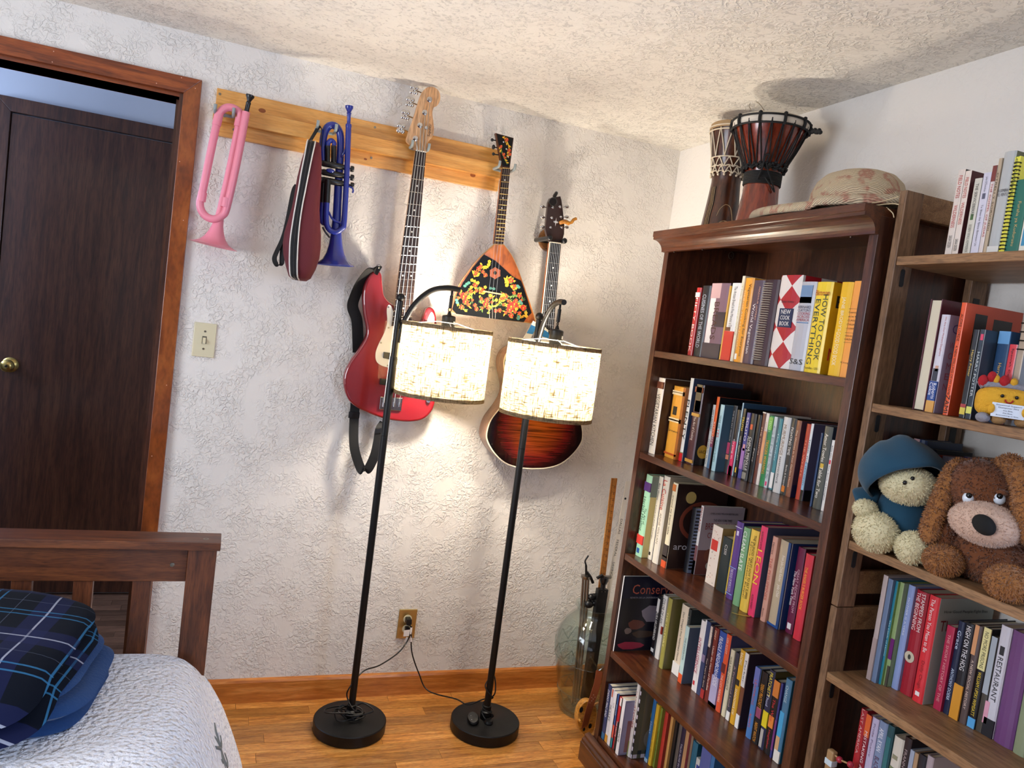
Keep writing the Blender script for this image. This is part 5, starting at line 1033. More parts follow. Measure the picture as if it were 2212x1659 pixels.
('S4',0.653,-0.6088,-0.626,0.19,'white and orange','dcdce4',[('MULLET','16161c',0.6,0.55,0.3)],[(0,0.14,'d89a3a'),(0.85,1,'c85a3a',0.3,0.7)],'121316'),
('S4',0.653,-0.627,-0.645,0.188,'plain white','eae8ea',[('NOIR','8a8a8a',0.4,0.75,0.1)],[],'121316'),
('S4',0.656,-0.6458,-0.655,0.189,'blue and teal','3a5a94',[('PAUSE','e0e4f0',0.5,0.7,0.2)],[(0,0.18,'2a8a94'),(0.18,0.42,'e0604a')],'121316'),
('S4',0.659,-0.6558,-0.672,0.184,'red and black','c02c34',[('THE SALUTE','f0e0e0',0.4,0.4,0.3)],[(0,0.55,'3a3436',0.5,1),(0.85,1,'ece4e0',0.4,1)],'121316'),
('S4',0.656,-0.682,-0.7,0.191,'white','eceaec',[('MAPPETE','2a2a2a',0.5,0.35,0.25)],[],'8c8aa8'),
('S4',0.69,-0.7008,-0.717,0.252,'tall white and green','ece8e0',[('STORIES','a83a3a',0.6,0.55,0.3),('NURSERY','8a4a4a',0.4,0.8,0.2)],[(0,0.2,'8a9a4a',0,0.3)],None),
('S4',0.695,-0.7178,-0.726,0.248,'black-and-white checked','17171a',[],[(0.0,0.056,'dcd4e0',0.1,0.9),(0.111,0.167,'dcd4e0',0.1,0.9),(0.222,0.278,'dcd4e0',0.1,0.9),(0.333,0.389,'dcd4e0',0.1,0.9),(0.444,0.5,'dcd4e0',0.1,0.9),(0.556,0.611,'dcd4e0',0.1,0.9),(0.667,0.722,'dcd4e0',0.1,0.9),(0.778,0.833,'dcd4e0',0.1,0.9),(0.889,0.944,'dcd4e0',0.1,0.9)],'5a5a4a'),
('S4',0.736,-0.738,-0.755,0.217,'bright blue','2468a4',[('STORY','e0e8f0',0.4,0.55,0.2)],[(0,0.06,'a8c8e0')],None),
('S4',0.738,-0.7558,-0.773,0.209,'sunny yellow','d8b02e',[('Dont Count Your Chicks','3a3a2a',0.4,0.4,0.55)],[],None),
('S4',0.746,-0.7738,-0.784,0.204,'leaf green','7a8a34',[('NONE OF THE MOON','2a3a1a',0.4,0.35,0.5)],[],None),
('S4',0.757,-0.7848,-0.803,0.197,'tomato red','c03a30',[],[],'8a1c22'),
('S4',0.768,-0.8038,-0.817,0.189,'light tan','d8a35e',[],[],None),
('S4',0.777,-0.8178,-0.831,0.185,'black','1c1c1e',[],[],None),
('S4',0.784,-0.8318,-0.848,0.179,'grey','6a6058',[],[],None),
('S4',0.784,-0.85,-0.869,0.179,'dark purple','2e2640',[('TALES ALIVE IN FIRST','d8d4e0',0.4,0.4,0.6)],[],None),
('S4',0.784,-0.871,-0.888,0.178,'pale tan','c09468',[],[],None),
('S4',0.784,-0.889,-0.9,0.178,'maroon','6a2430',[],[],None),
('S4',0.784,-0.901,-0.912,0.178,'narrow taupe','8a7460',[],[],None),
('S4',0.784,-0.914,-0.939,0.169,'teal','1e6a84',[],[],'145064'),
('S4',0.784,-0.941,-0.959,0.13,'short white and blue','d8d8d0',[],[(0,0.85,'3a4a9a',0.3,1)],None),
('S4',0.784,-0.96,-1.007,0.177,'periwinkle blue','5a68a8',[],[],None),
('S4',0.784,-1.008,-1.025,0.186,'mid blue','3a78b0',[],[],None),
('B0',0.701,-1.586,-1.602,0.182,'cream with red lettering','dccfc4',[('FIELD NOTES','b83a34',0.5,0.8,0.26),('WILDERNESS','b83a34',0.5,0.46,0.26),('SARAH DESSEN','2a2a2a',0.5,0.17,0.14)],[],'2a2a26'),
('B0',0.701,-1.603,-1.617,0.177,'shorter cream with red lettering','e0d2c6',[('FIELD NOTES','b83a34',0.5,0.8,0.24),('WILDERNESS','b83a34',0.5,0.5,0.26),('SARAH DESSEN','2a2a2a',0.5,0.13,0.14)],[],'5a2a30'),
('B0',0.701,-1.628,-1.644,0.158,'grey-white jacketed','cfcabd',[('THE SERVICEBERRY','4a4a44',0.4,0.72,0.42),('ROBIN WALL KIMMERER','6a6a60',0.4,0.22,0.36)],[(0.46,0.54,'4a6a3a',0.3,0.7)],'b8b4a8'),
('B0',0.701,-1.646,-1.663,0.167,'lilac-white','cfccda',[('To Bless the Space Between Us','5a5a68',0.35,0.36,0.5),("John O'Donohue",'5a5a68',0.35,0.86,0.18)],[(0.68,0.75,'55556a',0.3,0.7)],None),
('B0',0.701,-1.664,-1.673,0.179,'wine-red and white','d8ccc8',[('THE GOSPEL OF JUDAS','a8303c',0.6,0.5,0.6)],[(0.82,1,'7a3430')],None),
('B0',0.701,-1.674,-1.681,0.192,'narrow beige','b8a48a',[('OTRELI Y SORVINDI','4a3a30',0.5,0.55,0.6)],[],None),
('B0',0.701,-1.6818,-1.707,0.203,'thick grey','b4b6b6',[('LA SOMBRA','3a3a40',0.5,0.62,0.1,0,'h'),('DEL VIENTO','3a3a40',0.5,0.58,0.1,0,'h')],[(0,0.08,'d8d6d0')],'5a5a3a'),
('B0',0.701,-1.7078,-1.719,0.19,'yellow coil-bound','e8e04a',[('Learn Our Kiswahili','2a5a3a',0.6,0.8,0.4)],[],None),
('B0',0.701,-1.72,-1.747,0.143,'dark green','1f6a5a',[('Furaha ya Kudurusu','c8a86a',0.3,0.4,0.6)],[],None),
('B0',0.701,-1.748,-1.76,0.133,'cream and teal','e0dccc',[],[(0.1,0.4,'3a8ab0',0.3,0.8)],None),
('B1',0.701,-1.573,-1.602,0.24,'fore-edge-out maroon hardcover','d0ccc8',[],[],'5a2430'),
('B1',0.701,-1.604,-1.624,0.208,'lilac-white with portrait','cfcbd6',[('We Are Our Mothers Daughters','b86a6a',0.28,0.78,0.4,0.15)],[(0.12,0.32,'24468a'),(0,0.12,'d8a050'),(0.32,0.45,'3a3a44',0.2,0.8),(0.42,0.48,'c89a80',0.4,0.75)],'9a94ac'),
('B1',0.701,-1.648,-1.659,0.234,'orange','e0582a',[('AUDRE LORDE','2a1a14',0.5,0.78,0.24),('A NEW SPELLING OF MY NAME','2a1a14',0.45,0.4,0.44),('ZAMI','1a1410',0.9,0.1,0.16)],[],'d8502a'),
('B1',0.701,-1.685,-1.697,0.18,'black fantasy paperback','1e1e22',[('Harry Potter','e0c060',0.5,0.62,0.3)],[(0.04,0.12,'d8c04a'),(0.12,0.16,'a83a3a')],None),
('B1',0.701,-1.699,-1.711,0.181,'slate fantasy paperback','26323e',[('HARRY POTTER','c8d0d0',0.45,0.5,0.5)],[(0.06,0.14,'d8d86a'),(0.88,0.95,'d83a5a',0.3,0.8)],None),
('B1',0.738,-1.7120,-1.7370,0.183,'blue fantasy paperback','26466a',[('Harry Potter','e0b050',0.35,0.5,0.3)],[(0.86,1,'6aa0d0'),(0.08,0.2,'5a90c0')],'2a5a8a'),
('B1',0.738,-1.7385,-1.7540,0.158,'red notebook','d8424a',[('Spanish Conversation','4a1a1e',0.35,0.6,0.7)],[],'c8d4e0'),
('B1',0.738,-1.7560,-1.7690,0.212,'brown wire-bound','b09a84',[],[],'8a9098'),
('B3',0.75,-1.531,-1.543,0.247,'narrow torn white','b8a8a4',[],[(0.0,0.4,'a89490')],None),
('B3',0.752,-1.5438,-1.556,0.243,'greyish blue','6a7c9a',[],[],None),
('B3',0.76,-1.5568,-1.563,0.242,'teal','1f7a90',[('The Lands of Home','d8ecec',0.4,0.45,0.35)],[],'7a9a5a'),
('B3',0.766,-1.5638,-1.574,0.242,'pale green and purple','8aa06a',[],[(0.26,0.46,'6a1e6a',0.1,1),(0,0.2,'4a443a',0.4,1)],None),
('B3',0.778,-1.5748,-1.592,0.241,'powder blue','8a9ac8',[('MOTHER IS A VERB','d8dcea',0.28,0.7,0.36)],[],None),
('B3',0.782,-1.5928,-1.624,0.237,'dark red','a01c2c',[('STAMPED FROM','ecdcd8',0.3,0.8,0.36,0.22),('THE BEGINNING','ecdcd8',0.3,0.8,0.36,-0.18)],[],None),
('B3',0.779,-1.629,-1.655,0.239,'bright red','d83038',[('The Person You Mean to Be','f0e4e0',0.36,0.72,0.5),('Dolly Chugh','8a1a20',0.36,0.26,0.26)],[(0.06,0.1,'f0e8e4',0.3,0.7)],'aab0a8'),
('B3',0.799,-1.668,-1.686,0.186,'slim crimson','b02448',[('THE SHORT HISTORY OF THE','e0a0a0',0.35,0.5,0.8)],[],None),
('B3',0.804,-1.6868,-1.702,0.204,'starry navy','1a2440',[('ANTHONY DOERR','c8d4e8',0.45,0.32,0.34),('Grace','c8d4e8',0.5,0.8,0.2)],[],None),
('B3',0.802,-1.704,-1.725,0.208,'black and amber','201f24',[('HIGH ON THE HOG','f0ecec',0.5,0.74,0.46)],[(0,0.36,'d8942e')],None),
('B3',0.804,-1.7258,-1.741,0.211,'peach and brown','5a4a48',[('A NEW SOCIAL HISTORY','e0c8b8',0.35,0.4,0.5)],[(0.7,1,'d89a6a',0,0.6)],None),
('B3',0.808,-1.7418,-1.758,0.213,'black and yellow','1c1a1e',[('NO MORE PRISONS','1a1a1a',0.5,0.78,0.36),('WILLIAM UPSKI WIMSATT','e8c83a',0.45,0.34,0.44)],[(0.58,1,'e8dc9a'),(0,0.1,'5aa8e0')],None),
('B3',0.811,-1.7588,-1.771,0.201,'sage and taupe','4a443c',[],[(0.4,1,'a8b0b8')],None),
('B3',0.811,-1.772,-1.795,0.231,'white','d0ccd4',[('RESTAURANT','22222a',0.45,0.52,0.4)],[(0,0.16,'24242a'),(0.74,0.82,'2a2a30',0.3,0.7),(0.1,0.3,'e0a0b4',-0.1,0.3)],None),
('B3',0.811,-1.796,-1.835,0.231,'wide plum','6e4276',[],[],'50305c'),
('B3',0.811,-1.837,-1.862,0.233,'mottled green','8a9474',[],[],None),
('B4',0.721,-1.557,-1.574,0.26,'red','a8242c',[('LAST AMERICA','d8a8a4',0.4,0.8,0.4)],[],None),
('B4',0.721,-1.575,-1.589,0.256,'orange and crimson','8a1c30',[('MISTAKING AFRICA','e8d8d8',0.5,0.6,0.5)],[(0.8,1,'d8622e')],None),
('B4',0.721,-1.59,-1.608,0.258,'lilac-white','b8b0cc',[('Pride Poetry','7a6a8a',0.35,0.8,0.3)],[],None),
('B4',0.721,-1.6088,-1.631,0.261,'grey-blue','7a8cac',[('APRIL RYAN','e8e8ee',0.5,0.84,0.2),('BLACK WOMEN','5a2a4a',0.5,0.56,0.26)],[],None),
('B4',0.721,-1.632,-1.649,0.264,'dark teal','1e4a52',[],[(0.6,0.9,'2a6a70',0.2,0.8)],None),
('B4',0.721,-1.651,-1.676,0.25,'white with leaf print','cfc9bc',[],[(0.8,0.84,'8a8a70',0.2,0.7),(0.7,0.73,'6a7a58',0.1,0.6),(0.6,0.64,'8a8a70',0.3,0.9)],None),
('B4',0.721,-1.677,-1.694,0.262,'dark brown','2c2226',[('FRANNY FRANCES','a89a9a',0.4,0.7,0.4)],[],None),
('B4',0.721,-1.695,-1.705,0.243,'small silver','9aa4b8',[],[],None),
('B4',0.721,-1.706,-1.715,0.243,'small tan','a88a6a',[],[],None),
('B4',0.721,-1.716,-1.733,0.247,'small dark','22242e',[],[],None),
('B4',0.721,-1.734,-1.749,0.255,'small beige and lilac','a89aa0',[],[],None)]
# ================================================================== BOOKS
PAGES = M('book_pages', 'd6ccb4', .85, bump=(420, .3, .0006)); SEEN = {}
SHZ = {'S0': SH[0], 'S1': SH[1], 'S2': SH[2], 'S3': SH[3], 'S4': SH[4], 'B0': BSH[0], 'B1': BSH[1], 'B2': BSH[2], 'B3': BSH[3], 'B4': BSH[4]}
ORD = {'0': 'top shelf', '1': 'second shelf', '2': 'third shelf', '3': 'fourth shelf', '4': 'bottom shelf'}
def covm(h, gloss=.38): return M('cover_'+h, h, gloss, coat=.15)
NX = Vector((-1, 0, 0))
def spine_text(par, words, color, xs, ya, yb, z0, h, size, zc, ln, shift=0., mode='v'):
    t = ya-yb; yc = (ya+yb)/2 - shift*t; g = G()
    if mode == 'v': letters(g, words, (xs-.0007, yc, z0+h*zc), (0, 0, -1), (0, -1, 0), h*ln, t*size)
    else: letters(g, words, (xs-.0007, yc, z0+h*zc), (0, -1, 0), (0, 0, 1), t*.86, h*ln*.3)
    return g.build('spine_lettering', ink(color), par)
def book(sh, xs, ya, yb, h, desc, hx, texts, bands, cov, label, depth=None, name='book', fore=False, z0=None, cat='book'):
    z0 = SHZ[sh] if z0 is None else z0
    z0 += .0006; back = ABK-.004 if sh[0] == 'S' else XR-.02
    d = depth or min(max(.13, h*.72), back-xs); t = ya-yb; x1 = xs+d; th = min(.0022, t*.18)
    m_ = covm(hx)
    bow = min(.004, t*.12) if h > .2 and t > .014 else .0006
    if fore: o_, i_ = [(x1, ya), (x1, yb), (xs, yb), (xs, yb+th), (x1-.003, yb+th), (x1-.003, ya-th), (xs, ya-th), (xs, ya)], None
    else: o_ = [(x1, ya), (xs+bow*1.2, ya), (xs+bow*.4, ya-t*.12), (xs, ya-t*.35), (xs, yb+t*.35), (xs+bow*.4, yb+t*.12), (xs+bow*1.2, yb), (x1, yb), (x1, yb+th), (xs+.005, yb+th), (xs+.005, ya-th), (x1, ya-th)]
    root = G().prism(o_, z0, z0+h, 'z').build(name, covm(cov) if fore else m_)
    tag(root, label, cat, GRP[sh])
    ins = .0022 if h > .2 else .0005
    G().box(xs+(.003 if fore else .0052), x1-(.0032 if fore else .003), yb+th*1.05, ya-th*1.05, z0+ins, z0+h-ins).build('page_block', PAGES, root)
    if fore: SEEN[(sh, desc)] = (root, xs, ya, yb, z0, h, x1); return root
    if cov: G().box(xs+bow*1.2+.0005, x1-.0003, yb-.0004, yb, z0+.0003, z0+h-.0003).build('right_cover', covm(cov), root)
    for b in bands:
        y0 = ya-t*b[3] if len(b) > 3 else ya-t*.02; y1 = ya-t*b[4] if len(b) > 3 else yb+t*.02
        G().box(xs-.0004, xs+bow*1.2+.001, y1, y0, z0+h*b[0]+.0002, z0+h*b[1]-.0002).build('spine_panel', covm(b[2]), root)
    for tx in texts: spine_text(root, tx[0], tx[1], xs, ya, yb, z0, h, *tx[2:])
    SEEN[(sh, desc)] = (root, xs, ya, yb, z0, h, x1); return root
GRP = {k: 'books on the %s of the %s bookcase' % (ORD[k[1]], 'cherry' if k[0] == 'S' else 'light-brown') for k in SHZ}
prev = {}
def head(d): return d.split(' with ')[0]
def make_label(sh, desc):
    where = '%s of %s bookcase' % (ORD[sh[1]], 'cherry' if sh[0] == 'S' else 'light-brown')
    tail = ' with '+desc.split(' with ')[1] if ' with ' in desc else ''
    l = prev.get(sh); prev[sh] = head(desc)
    if l == head(desc): l = 'taller '+l
    s = '%s book%s, %s, %s' % (head(desc), tail, 'right of the %s one' % l if l else 'leftmost', where)
    if len(s.split()) > 15: s = '%s book, right of the %s one, %s' % (head(desc), l.split(' and ')[0], where)
    return s
for b in BOOKS:
    sh, desc = b[0], b[5]; lab = make_label(sh, desc)
    fo_ = desc.startswith('fore-edge')
    book(*b[:9], b[9], lab, fore=fo_)
def bk(sh, d): return SEEN[(sh, d)]
def cover_text(root, words, color, x0, x1, yb, z, hgt):
    g = G(); letters(g, words, ((x0+x1)/2, yb-.0009, z), (1, 0, 0), (0, 0, 1), x1-x0, hgt); g.build('cover_lettering', ink(color), root)
def cover_patch(root, x0, x1, z0, z1, yb, hx, name='cover_panel'): return G().box(x0, x1, yb-.0007, yb-.0002, z0, z1).build(name, covm(hx), root)
def cover_disc(root, x, z, r, yb, hx, k=1.): return G().lathe((x, yb-.0004, z), [(r, 0), (r, .0004), (.0005, .00045)], 24, (0, -1, 0), sx=1, sy=k).build('cover_seal', covm(hx), root)
# checked cook book
r, xs, ya, yb, z0, h, x1 = bk('S0', 'red-checked')
mc = bpy.data.materials.new('red_check_print'); mc.use_nodes = True; nt = mc.node_tree; b_ = nt.nodes['Principled BSDF']
ge = nd(nt, 'ShaderNodeNewGeometry'); mp = nd(nt, 'ShaderNodeMapping'); mp.inputs['Rotation'].default_value = (math.radians(45), 0, 0)
ck = nd(nt, 'ShaderNodeTexChecker'); ck.inputs['Scale'].default_value = 1/.052; ck.inputs[1].default_value = (*lin('b01e28'), 1); ck.inputs[2].default_value = (*lin('e4dcd6'), 1)
nt.links.new(ge.outputs['Position'], mp.inputs[0]); nt.links.new(mp.outputs[0], ck.inputs[0]); nt.links.new(ck.outputs[0], b_.inputs['Base Color']); b_.inputs['Roughness'].default_value = .35
r.data.materials[0] = mc
for ch in r.children:
    if ch.name.startswith('right_cover'): ch.data.materials[0] = mc
G().box(xs-.0009, xs+.001, ya-.070, ya-.018, z0+.108, z0+.158).build('spine_panel', covm('16284e'), r)
for k, wds in enumerate(('NEW', 'COOK', 'BOOK')):
    g = G(); letters(g, wds, (xs-.0014, (ya-.044), z0+.149-.0155*k), (0, -1, 0), (0, 0, 1), .036, .011); g.build('spine_lettering', ink('f0f0ea'), r)
g = G(); letters(g, 'Better Homes', (xs-.0009, ya-.044, z0+.176), (0, -1, 0), (0, 0, 1), .046, .007); g.build('spine_lettering', ink('2a2a34'), r)
def rings(root, x, y, z0, z1, n, rx, ry, hx, tr=.0009):
    mt_ = M('coil_'+hx, hx, .35, .6)
    for k in range(n):
        z = z0+(z1-z0)*(k+.5)/n
        G().tube([Vector((x+rx*cos(a*pi/6), y+ry*sin(a*pi/6), z)) for a in range(12)], tr, 5, closed=True).build('coil_ring', mt_, root)
r, xs, ya, yb, z0, h, x1 = bk('S0', 'spiral-bound dark')
rings(r, xs+.004, ya-.02, z0+.012, z0+h-.008, 34, .013, .019, 'b8b4ae', .0014)
r, xs, ya, yb, z0, h, x1 = bk('S0', 'thick yellow'); spine_text(r, 'Bittman', 'b8442a', xs, ya, yb, z0, h, .5, .88, .2, 0, 'h'); spine_text(r, 'Macmillan - USA', '4a4a30', xs, ya, yb, z0, h, .5, .05, .09, 0, 'h'); cover_text(r, 'M', 'b0302a', xs+.02, xs+.05, yb, z0+.05, .03); cover_text(r, 'E', '1a1a1a', xs+.02, xs+.05, yb, z0+.18, .03)
r, xs, ya, yb, z0, h, x1 = bk('S0', 'pale grey')
for k, (wd_, cl) in enumerate((('BERNARD', '2a2a4a'), ("CLAYTON'S", '2a2a4a'), ('COOKING', 'a83040'), ('ACROSS', 'a83040'), ('AMERICA', 'a83040'))): spine_text(r, wd_, cl, xs, ya, yb, z0, h, .5, .715-.036*k, .1, 0, 'h')
G().box(xs-.0006, xs+.001, yb+.006, ya-.006, z0+h*.535, z0+h*.543).build('spine_panel', covm('3a78b0'), r); spine_text(r, 'S&S', '2a2a2a', xs, ya, yb, z0, h, .5, .1, .2, 0, 'h')
r, xs, ya, yb, z0, h, x1 = bk('S0', 'peach orange')
for k, wd_ in enumerate(('Essentials', 'of', 'CLASSIC', 'ITALIAN', 'COOKING')): spine_text(r, wd_, '4a3010', xs, ya, yb, z0, h, .5, .675-.042*k, .06, 0, 'h')
for k, wd_ in enumerate(('MARCELLA', 'HAZAN')): spine_text(r, wd_, '4a3010', xs, ya, yb, z0, h, .5, .43-.035*k, .06, 0, 'h')
spine_text(r, 'Knopf', '4a3010', xs, ya, yb, z0, h, .5, .15, .08, 0, 'h')
r, xs, ya, yb, z0, h, x1 = bk('S1', 'maroon and black'); cover_disc(r, xs+.035, z0+.045, .022, yb, 'c2962e'); cover_text(r, 'IACP', '3a2a10', xs+.02, xs+.05, yb-.0006, z0+.045, .010); cover_disc(r, xs+.09, z0+.09, .06, yb, '3a1416'); cover_disc(r, xs+.075, z0+.2, .035, yb, '2c1a16')
r, xs, ya, yb, z0, h, x1 = bk('S1', 'white and sky-blue'); cover_patch(r, xs+.004, x1-.004, z0, z0+.03, yb, '141416'); cover_text(r, 'JER', '1a1a22', xs+.03, xs+.10, yb, z0+.06, .03); cover_disc(r, xs+.08, z0+.13, .035, yb, '4a4a58')
r, xs, ya, yb, z0, h, x1 = bk('S1', 'tan brown'); cover_text(r, 'TR', '1e1418', xs+.02, xs+.09, yb, z0+.10, .03); cover_patch(r, xs+.004, x1-.004, z0, z0+.035, yb, '1e2244')
r, xs, ya, yb, z0, h, x1 = bk('S2', 'mint green'); cover_patch(r, xs+.03, xs+.09, z0+.12, z0+.19, yb, '4a2c1e'); cover_patch(r, xs+.03, xs+.09, z0+.04, z0+.115, yb, '8a8a8e'); cover_patch(r, xs+.003, x1-.003, z0+.21, z0+h-.001, yb, '7a8478')
r, xs, ya, yb, z0, h, x1 = bk('S2', 'cream and dark brown')
cover_text(r, 'around', 'c9c4c8', xs+.02, xs+.13, yb, z0+.075, .022); cover_text(r, 'D', 'b8b4b8', xs+.085, xs+.10, yb, z0+.02, .016); cover_disc(r, xs+.06, z0+.24, .02, yb, 'c8b06a')
g = G(); g.tube([Vector((xs+.12+.085*cos(a*pi/14), yb-.0016, z0+.16+.062*sin(a*pi/14))) for a in range(28)], .008, 6, closed=True); v_ = g.v; g.v = [(p[0], yb-.0006+(p[1]-yb+.0016)*.05, p[2]) for p in v_]; g.build('cover_picture', covm('7a3a2a'), r)
cover_disc(r, xs+.13, z0+.155, .05, yb+.0002, '4a3228', .7)
r, xs, ya, yb, z0, h, x1 = bk('S2', 'black comb-bound')
for k in range(18): G().box(xs+.004, xs+.018, yb-.0026, yb-.0004, z0+.012+k*.0112, z0+.0175+k*.0112).build('comb_tooth', covm('14151a'), r)
r, xs, ya, yb, z0, h, x1 = bk('S2', 'white paperback')
cover_text(r, 'THE NEW YORK TIMES', '2a2428', xs+.045, x1-.045, yb, z0+h*.80, .008); cover_text(r, 'BREAD & SOUP', '8a2c2a', xs+.018, x1-.025, yb, z0+h*.71, .022); cover_text(r, 'COOKBOOK', '8a2c2a', xs+.03, x1-.03, yb, z0+h*.58, .018)
cover_text(r, 'OVER A HALF MILLION BESTSELLERS', '3a3438', xs+.03, x1-.025, yb, z0+h*.9, .006); cover_patch(r, xs+.003, x1-.002, z0+.001, z0+h*.36, yb, '6a3a36'); cover_disc(r, xs+.07, z0+.03, .03, yb-.0006, 'a8a49a', .6); cover_disc(r, xs+.05, z0+.065, .022, yb-.0006, '7a4434')
r, xs, ya, yb, z0, h, x1 = bk('S2', 'cream floral'); rr_ = random.Random(4); t = ya-yb
for k in range(26): 
    p = Vector((xs-.0006, ya-t*rr_.uniform(.1, .9), z0+h*rr_.uniform(.04, .97)))
    if not .56 < (p.z-z0)/h < .78: G().lathe(p, [(.0022, 0), (.001, .0002)], 6, (-1, 0, 0), sy=.6).build('printed_flower', covm(rr_.choice(('c8604a', '8a7a6a', 'c89a7a'))), r)
r, xs, ya, yb, z0, h, x1 = bk('S2', 'tan and blue'); G().box(xs-.0003, xs+.004, yb+.0005, yb+.010, z0, z0+h).build('spine_panel', covm('1e4276'), r)
r, xs, ya, yb, z0, h, x1 = bk('S4', 'white'); cover_patch(r, xs+.006, x1-.006, z0+.006, z0+h-.008, yb, '9a98b8'); cover_patch(r, xs+.02, x1-.02, z0+.01, z0+.12, yb-.0006, '8a5a5c'); cover_text(r, 'THE', '2a2a2a', xs+.04, xs+.07, yb, z0+.155, .008)
r, xs, ya, yb, z0, h, x1 = bk('S4', 'black-and-white checked')
for k in range(3):
    for j in range(2): cover_patch(r, xs+.003+.03*k+.015*j, xs+.018+.03*k+.015*j, z0+.002+.013*j, z0+.015+.013*j, yb, 'dcd4e0' if not j else '17171a')
cover_patch(r, xs+.02, x1-.002, z0+.03, z0+h-.004, yb, '6a6048'); cover_disc(r, xs+.07, z0+.15, .022, yb-.0006, 'c8a83a'); cover_disc(r, xs+.075, z0+.07, .04, yb-.0006, '8a8478')
r, xs, ya, yb, z0, h, x1 = bk('B1', 'orange'); cover_patch(r, xs+.03, xs+.065, z0+.13, z0+.215, yb, '14161a'); cover_patch(r, xs+.085, xs+.14, z0+.16, z0+.21, yb, '121214')
r, xs, ya, yb, z0, h, x1 = bk('B1', 'lilac-white with portrait')
for k, c_ in enumerate('WOMEN'): cover_text(r, c_, '9a5a6a', xs+.015, xs+.028, yb, z0+.145-.022*k, .014)
cover_text(r, 'Co', '4a4a7a', xs+.015, xs+.05, yb, z0+.18, .02); spine_text(r, 'Cokie', 'e8e8f0', xs, ya, yb, z0, h, .4, .24, .13, -.2); spine_text(r, 'Roberts', 'e8e8f0', xs, ya, yb, z0, h, .4, .22, .16, .2)
r, xs, ya, yb, z0, h, x1 = bk('B1', 'brown wire-bound'); 
for k in range(4): G().tube([Vector((xs+.006+.014*cos(a*pi/6), (ya+yb)/2+.0075*sin(a*pi/6), z0+h-.012-.017*k)) for a in range(12)], .0013, 5, closed=True).build('wire_ring', BLKP, r)
r, xs, ya, yb, z0, h, x1 = bk('B0', 'yellow coil-bound'); rings(r, xs-.001, yb+.003, z0+.005, z0+h-.01, 24, .006, .006, '22262e', .0011)
r, xs, ya, yb, z0, h, x1 = bk('B3', 'dark red'); G().lathe((xs-.0004, ya-(ya-yb)*.42, z0+h*.36), [(.0125, 0), (.0125, .0006), (.001, .0007)], 22, (-1, 0, 0)).build('award_seal', covm('c8bca4'), r); g = G(); g.ell((xs-.0012, ya-(ya-yb)*.42, z0+h*.36), (.0003, .004, .006), 10, 6); g.build('seal_mark', ink('3a3a30'), r)
r, xs, ya, yb, z0, h, x1 = bk('B3', 'bright red'); cover_text(r, 'How Good People Fight Bias', '3a3a3a', xs+.02, x1-.02, yb, z0+h*.87, .008); cover_text(r, 'The Person', '7a1a20', xs+.015, x1-.03, yb, z0+h*.74, .024); cover_text(r, 'You', '7a1a20', xs+.06, x1-.06, yb, z0+h*.3, .03)
# thin yellow board against the right stile, upright magazine on the fourth shelf
book('S2', .660, -1.4150, -1.4215, .262, 'pale yellow board', 'e6d48a', [], [], None, 'thin pale yellow book upright against the right side, third shelf of cherry bookcase', .2)
mx0 = AX(1316, 1404, .70); xs = .652
mg = book('S3', xs, -.5790, -.5850, .268, 'magazine', 'eceae6', [], [], '1c1a26', 'dark magazine with red title, leftmost on fourth shelf of cherry bookcase', .205, name='magazine', cat='magazine')
z0 = SH[3]+.0006; yb = -.5850
cover_patch(mg, xs+.006, xs+.204, z0+.19, z0+.267, yb, '10142e'); cover_text(mg, 'Conserva', 'b8604e', xs+.04, xs+.235-.03, yb-.0004, z0+.222, .034); cover_text(mg, 'REVISTA DE LA UNIVERSIDAD NACIONAL', '9a98a4', xs+.035, xs+.2, yb-.0004, z0+.192, .006)
for x0_, x1_, z0_, z1_, hx_ in ((.085, .2, .10, .168, '8a8290'), (.04, .11, .075, .115, '6a3a34'), (.008, .12, .004, .035, 'a03048'), (.06, .16, .045, .075, '4a3830'), (.03, .06, .06, .085, '7a6a66')):
    n_ = 9; P = [(xs+(x0_+x1_)/2+(x1_-x0_)/2*cos(k*2*pi/n_)*(1-.12*(k % 2)), z0+(z0_+z1_)/2+(z1_-z0_)/2*sin(k*2*pi/n_)*(1-.1*(k % 3))) for k in range(n_)]
    G().prism(P, yb-.0009, yb-.0002).build('cover_picture', covm(hx_), mg)
# ribbon bookmarks hanging out on the third shelf
r, xs, ya, yb, z0, h, x1 = bk('S2', 'hot pink')
G().ribbon(spline([(xs+.01, yb+.01, z0+.003), (xs-.008, yb+.008, z0+.0016), (xs-.03, yb+.02, z0+.0012), (xs-.045, yb+.035, z0+.0012)], 5), (.4, 1, 0), .004, .0004).build('ribbon_bookmark', M('gold_ribbon', 'c8a848', .5), r)
# books standing behind the plush toys on the third light-brown shelf
zb_ = BSH[2]; back = [(.815, -1.4925, -1.525, .248, 'navy and pink', '1a2c50', '20365c'), (.815, -1.527, -1.553, .232, 'dark navy', '141c34', '121828'), (.815, -1.555, -1.568, .222, 'red', 'a83028', None), (.815, -1.570, -1.598, .223, 'pale lilac', '9a96ac', '6a3038'), (.838, -1.602, -1.640, .230, 'indigo', '221e48', '1e1c40'), (.838, -1.643, -1.692, .237, 'beige', '9a8a70', None)]
for k, (xs, ya, yb, h, d_, c1_, c2_) in enumerate(back):
    book('B2', xs, ya, yb, h, d_, c1_, [], [(.9, 1, 'b08a8a', 0, .5)] if k == 0 else [], c2_, '%s book standing behind the plush toys on the light-brown bookcase%s' % (d_, '' if k else ', leftmost of them'), .118)
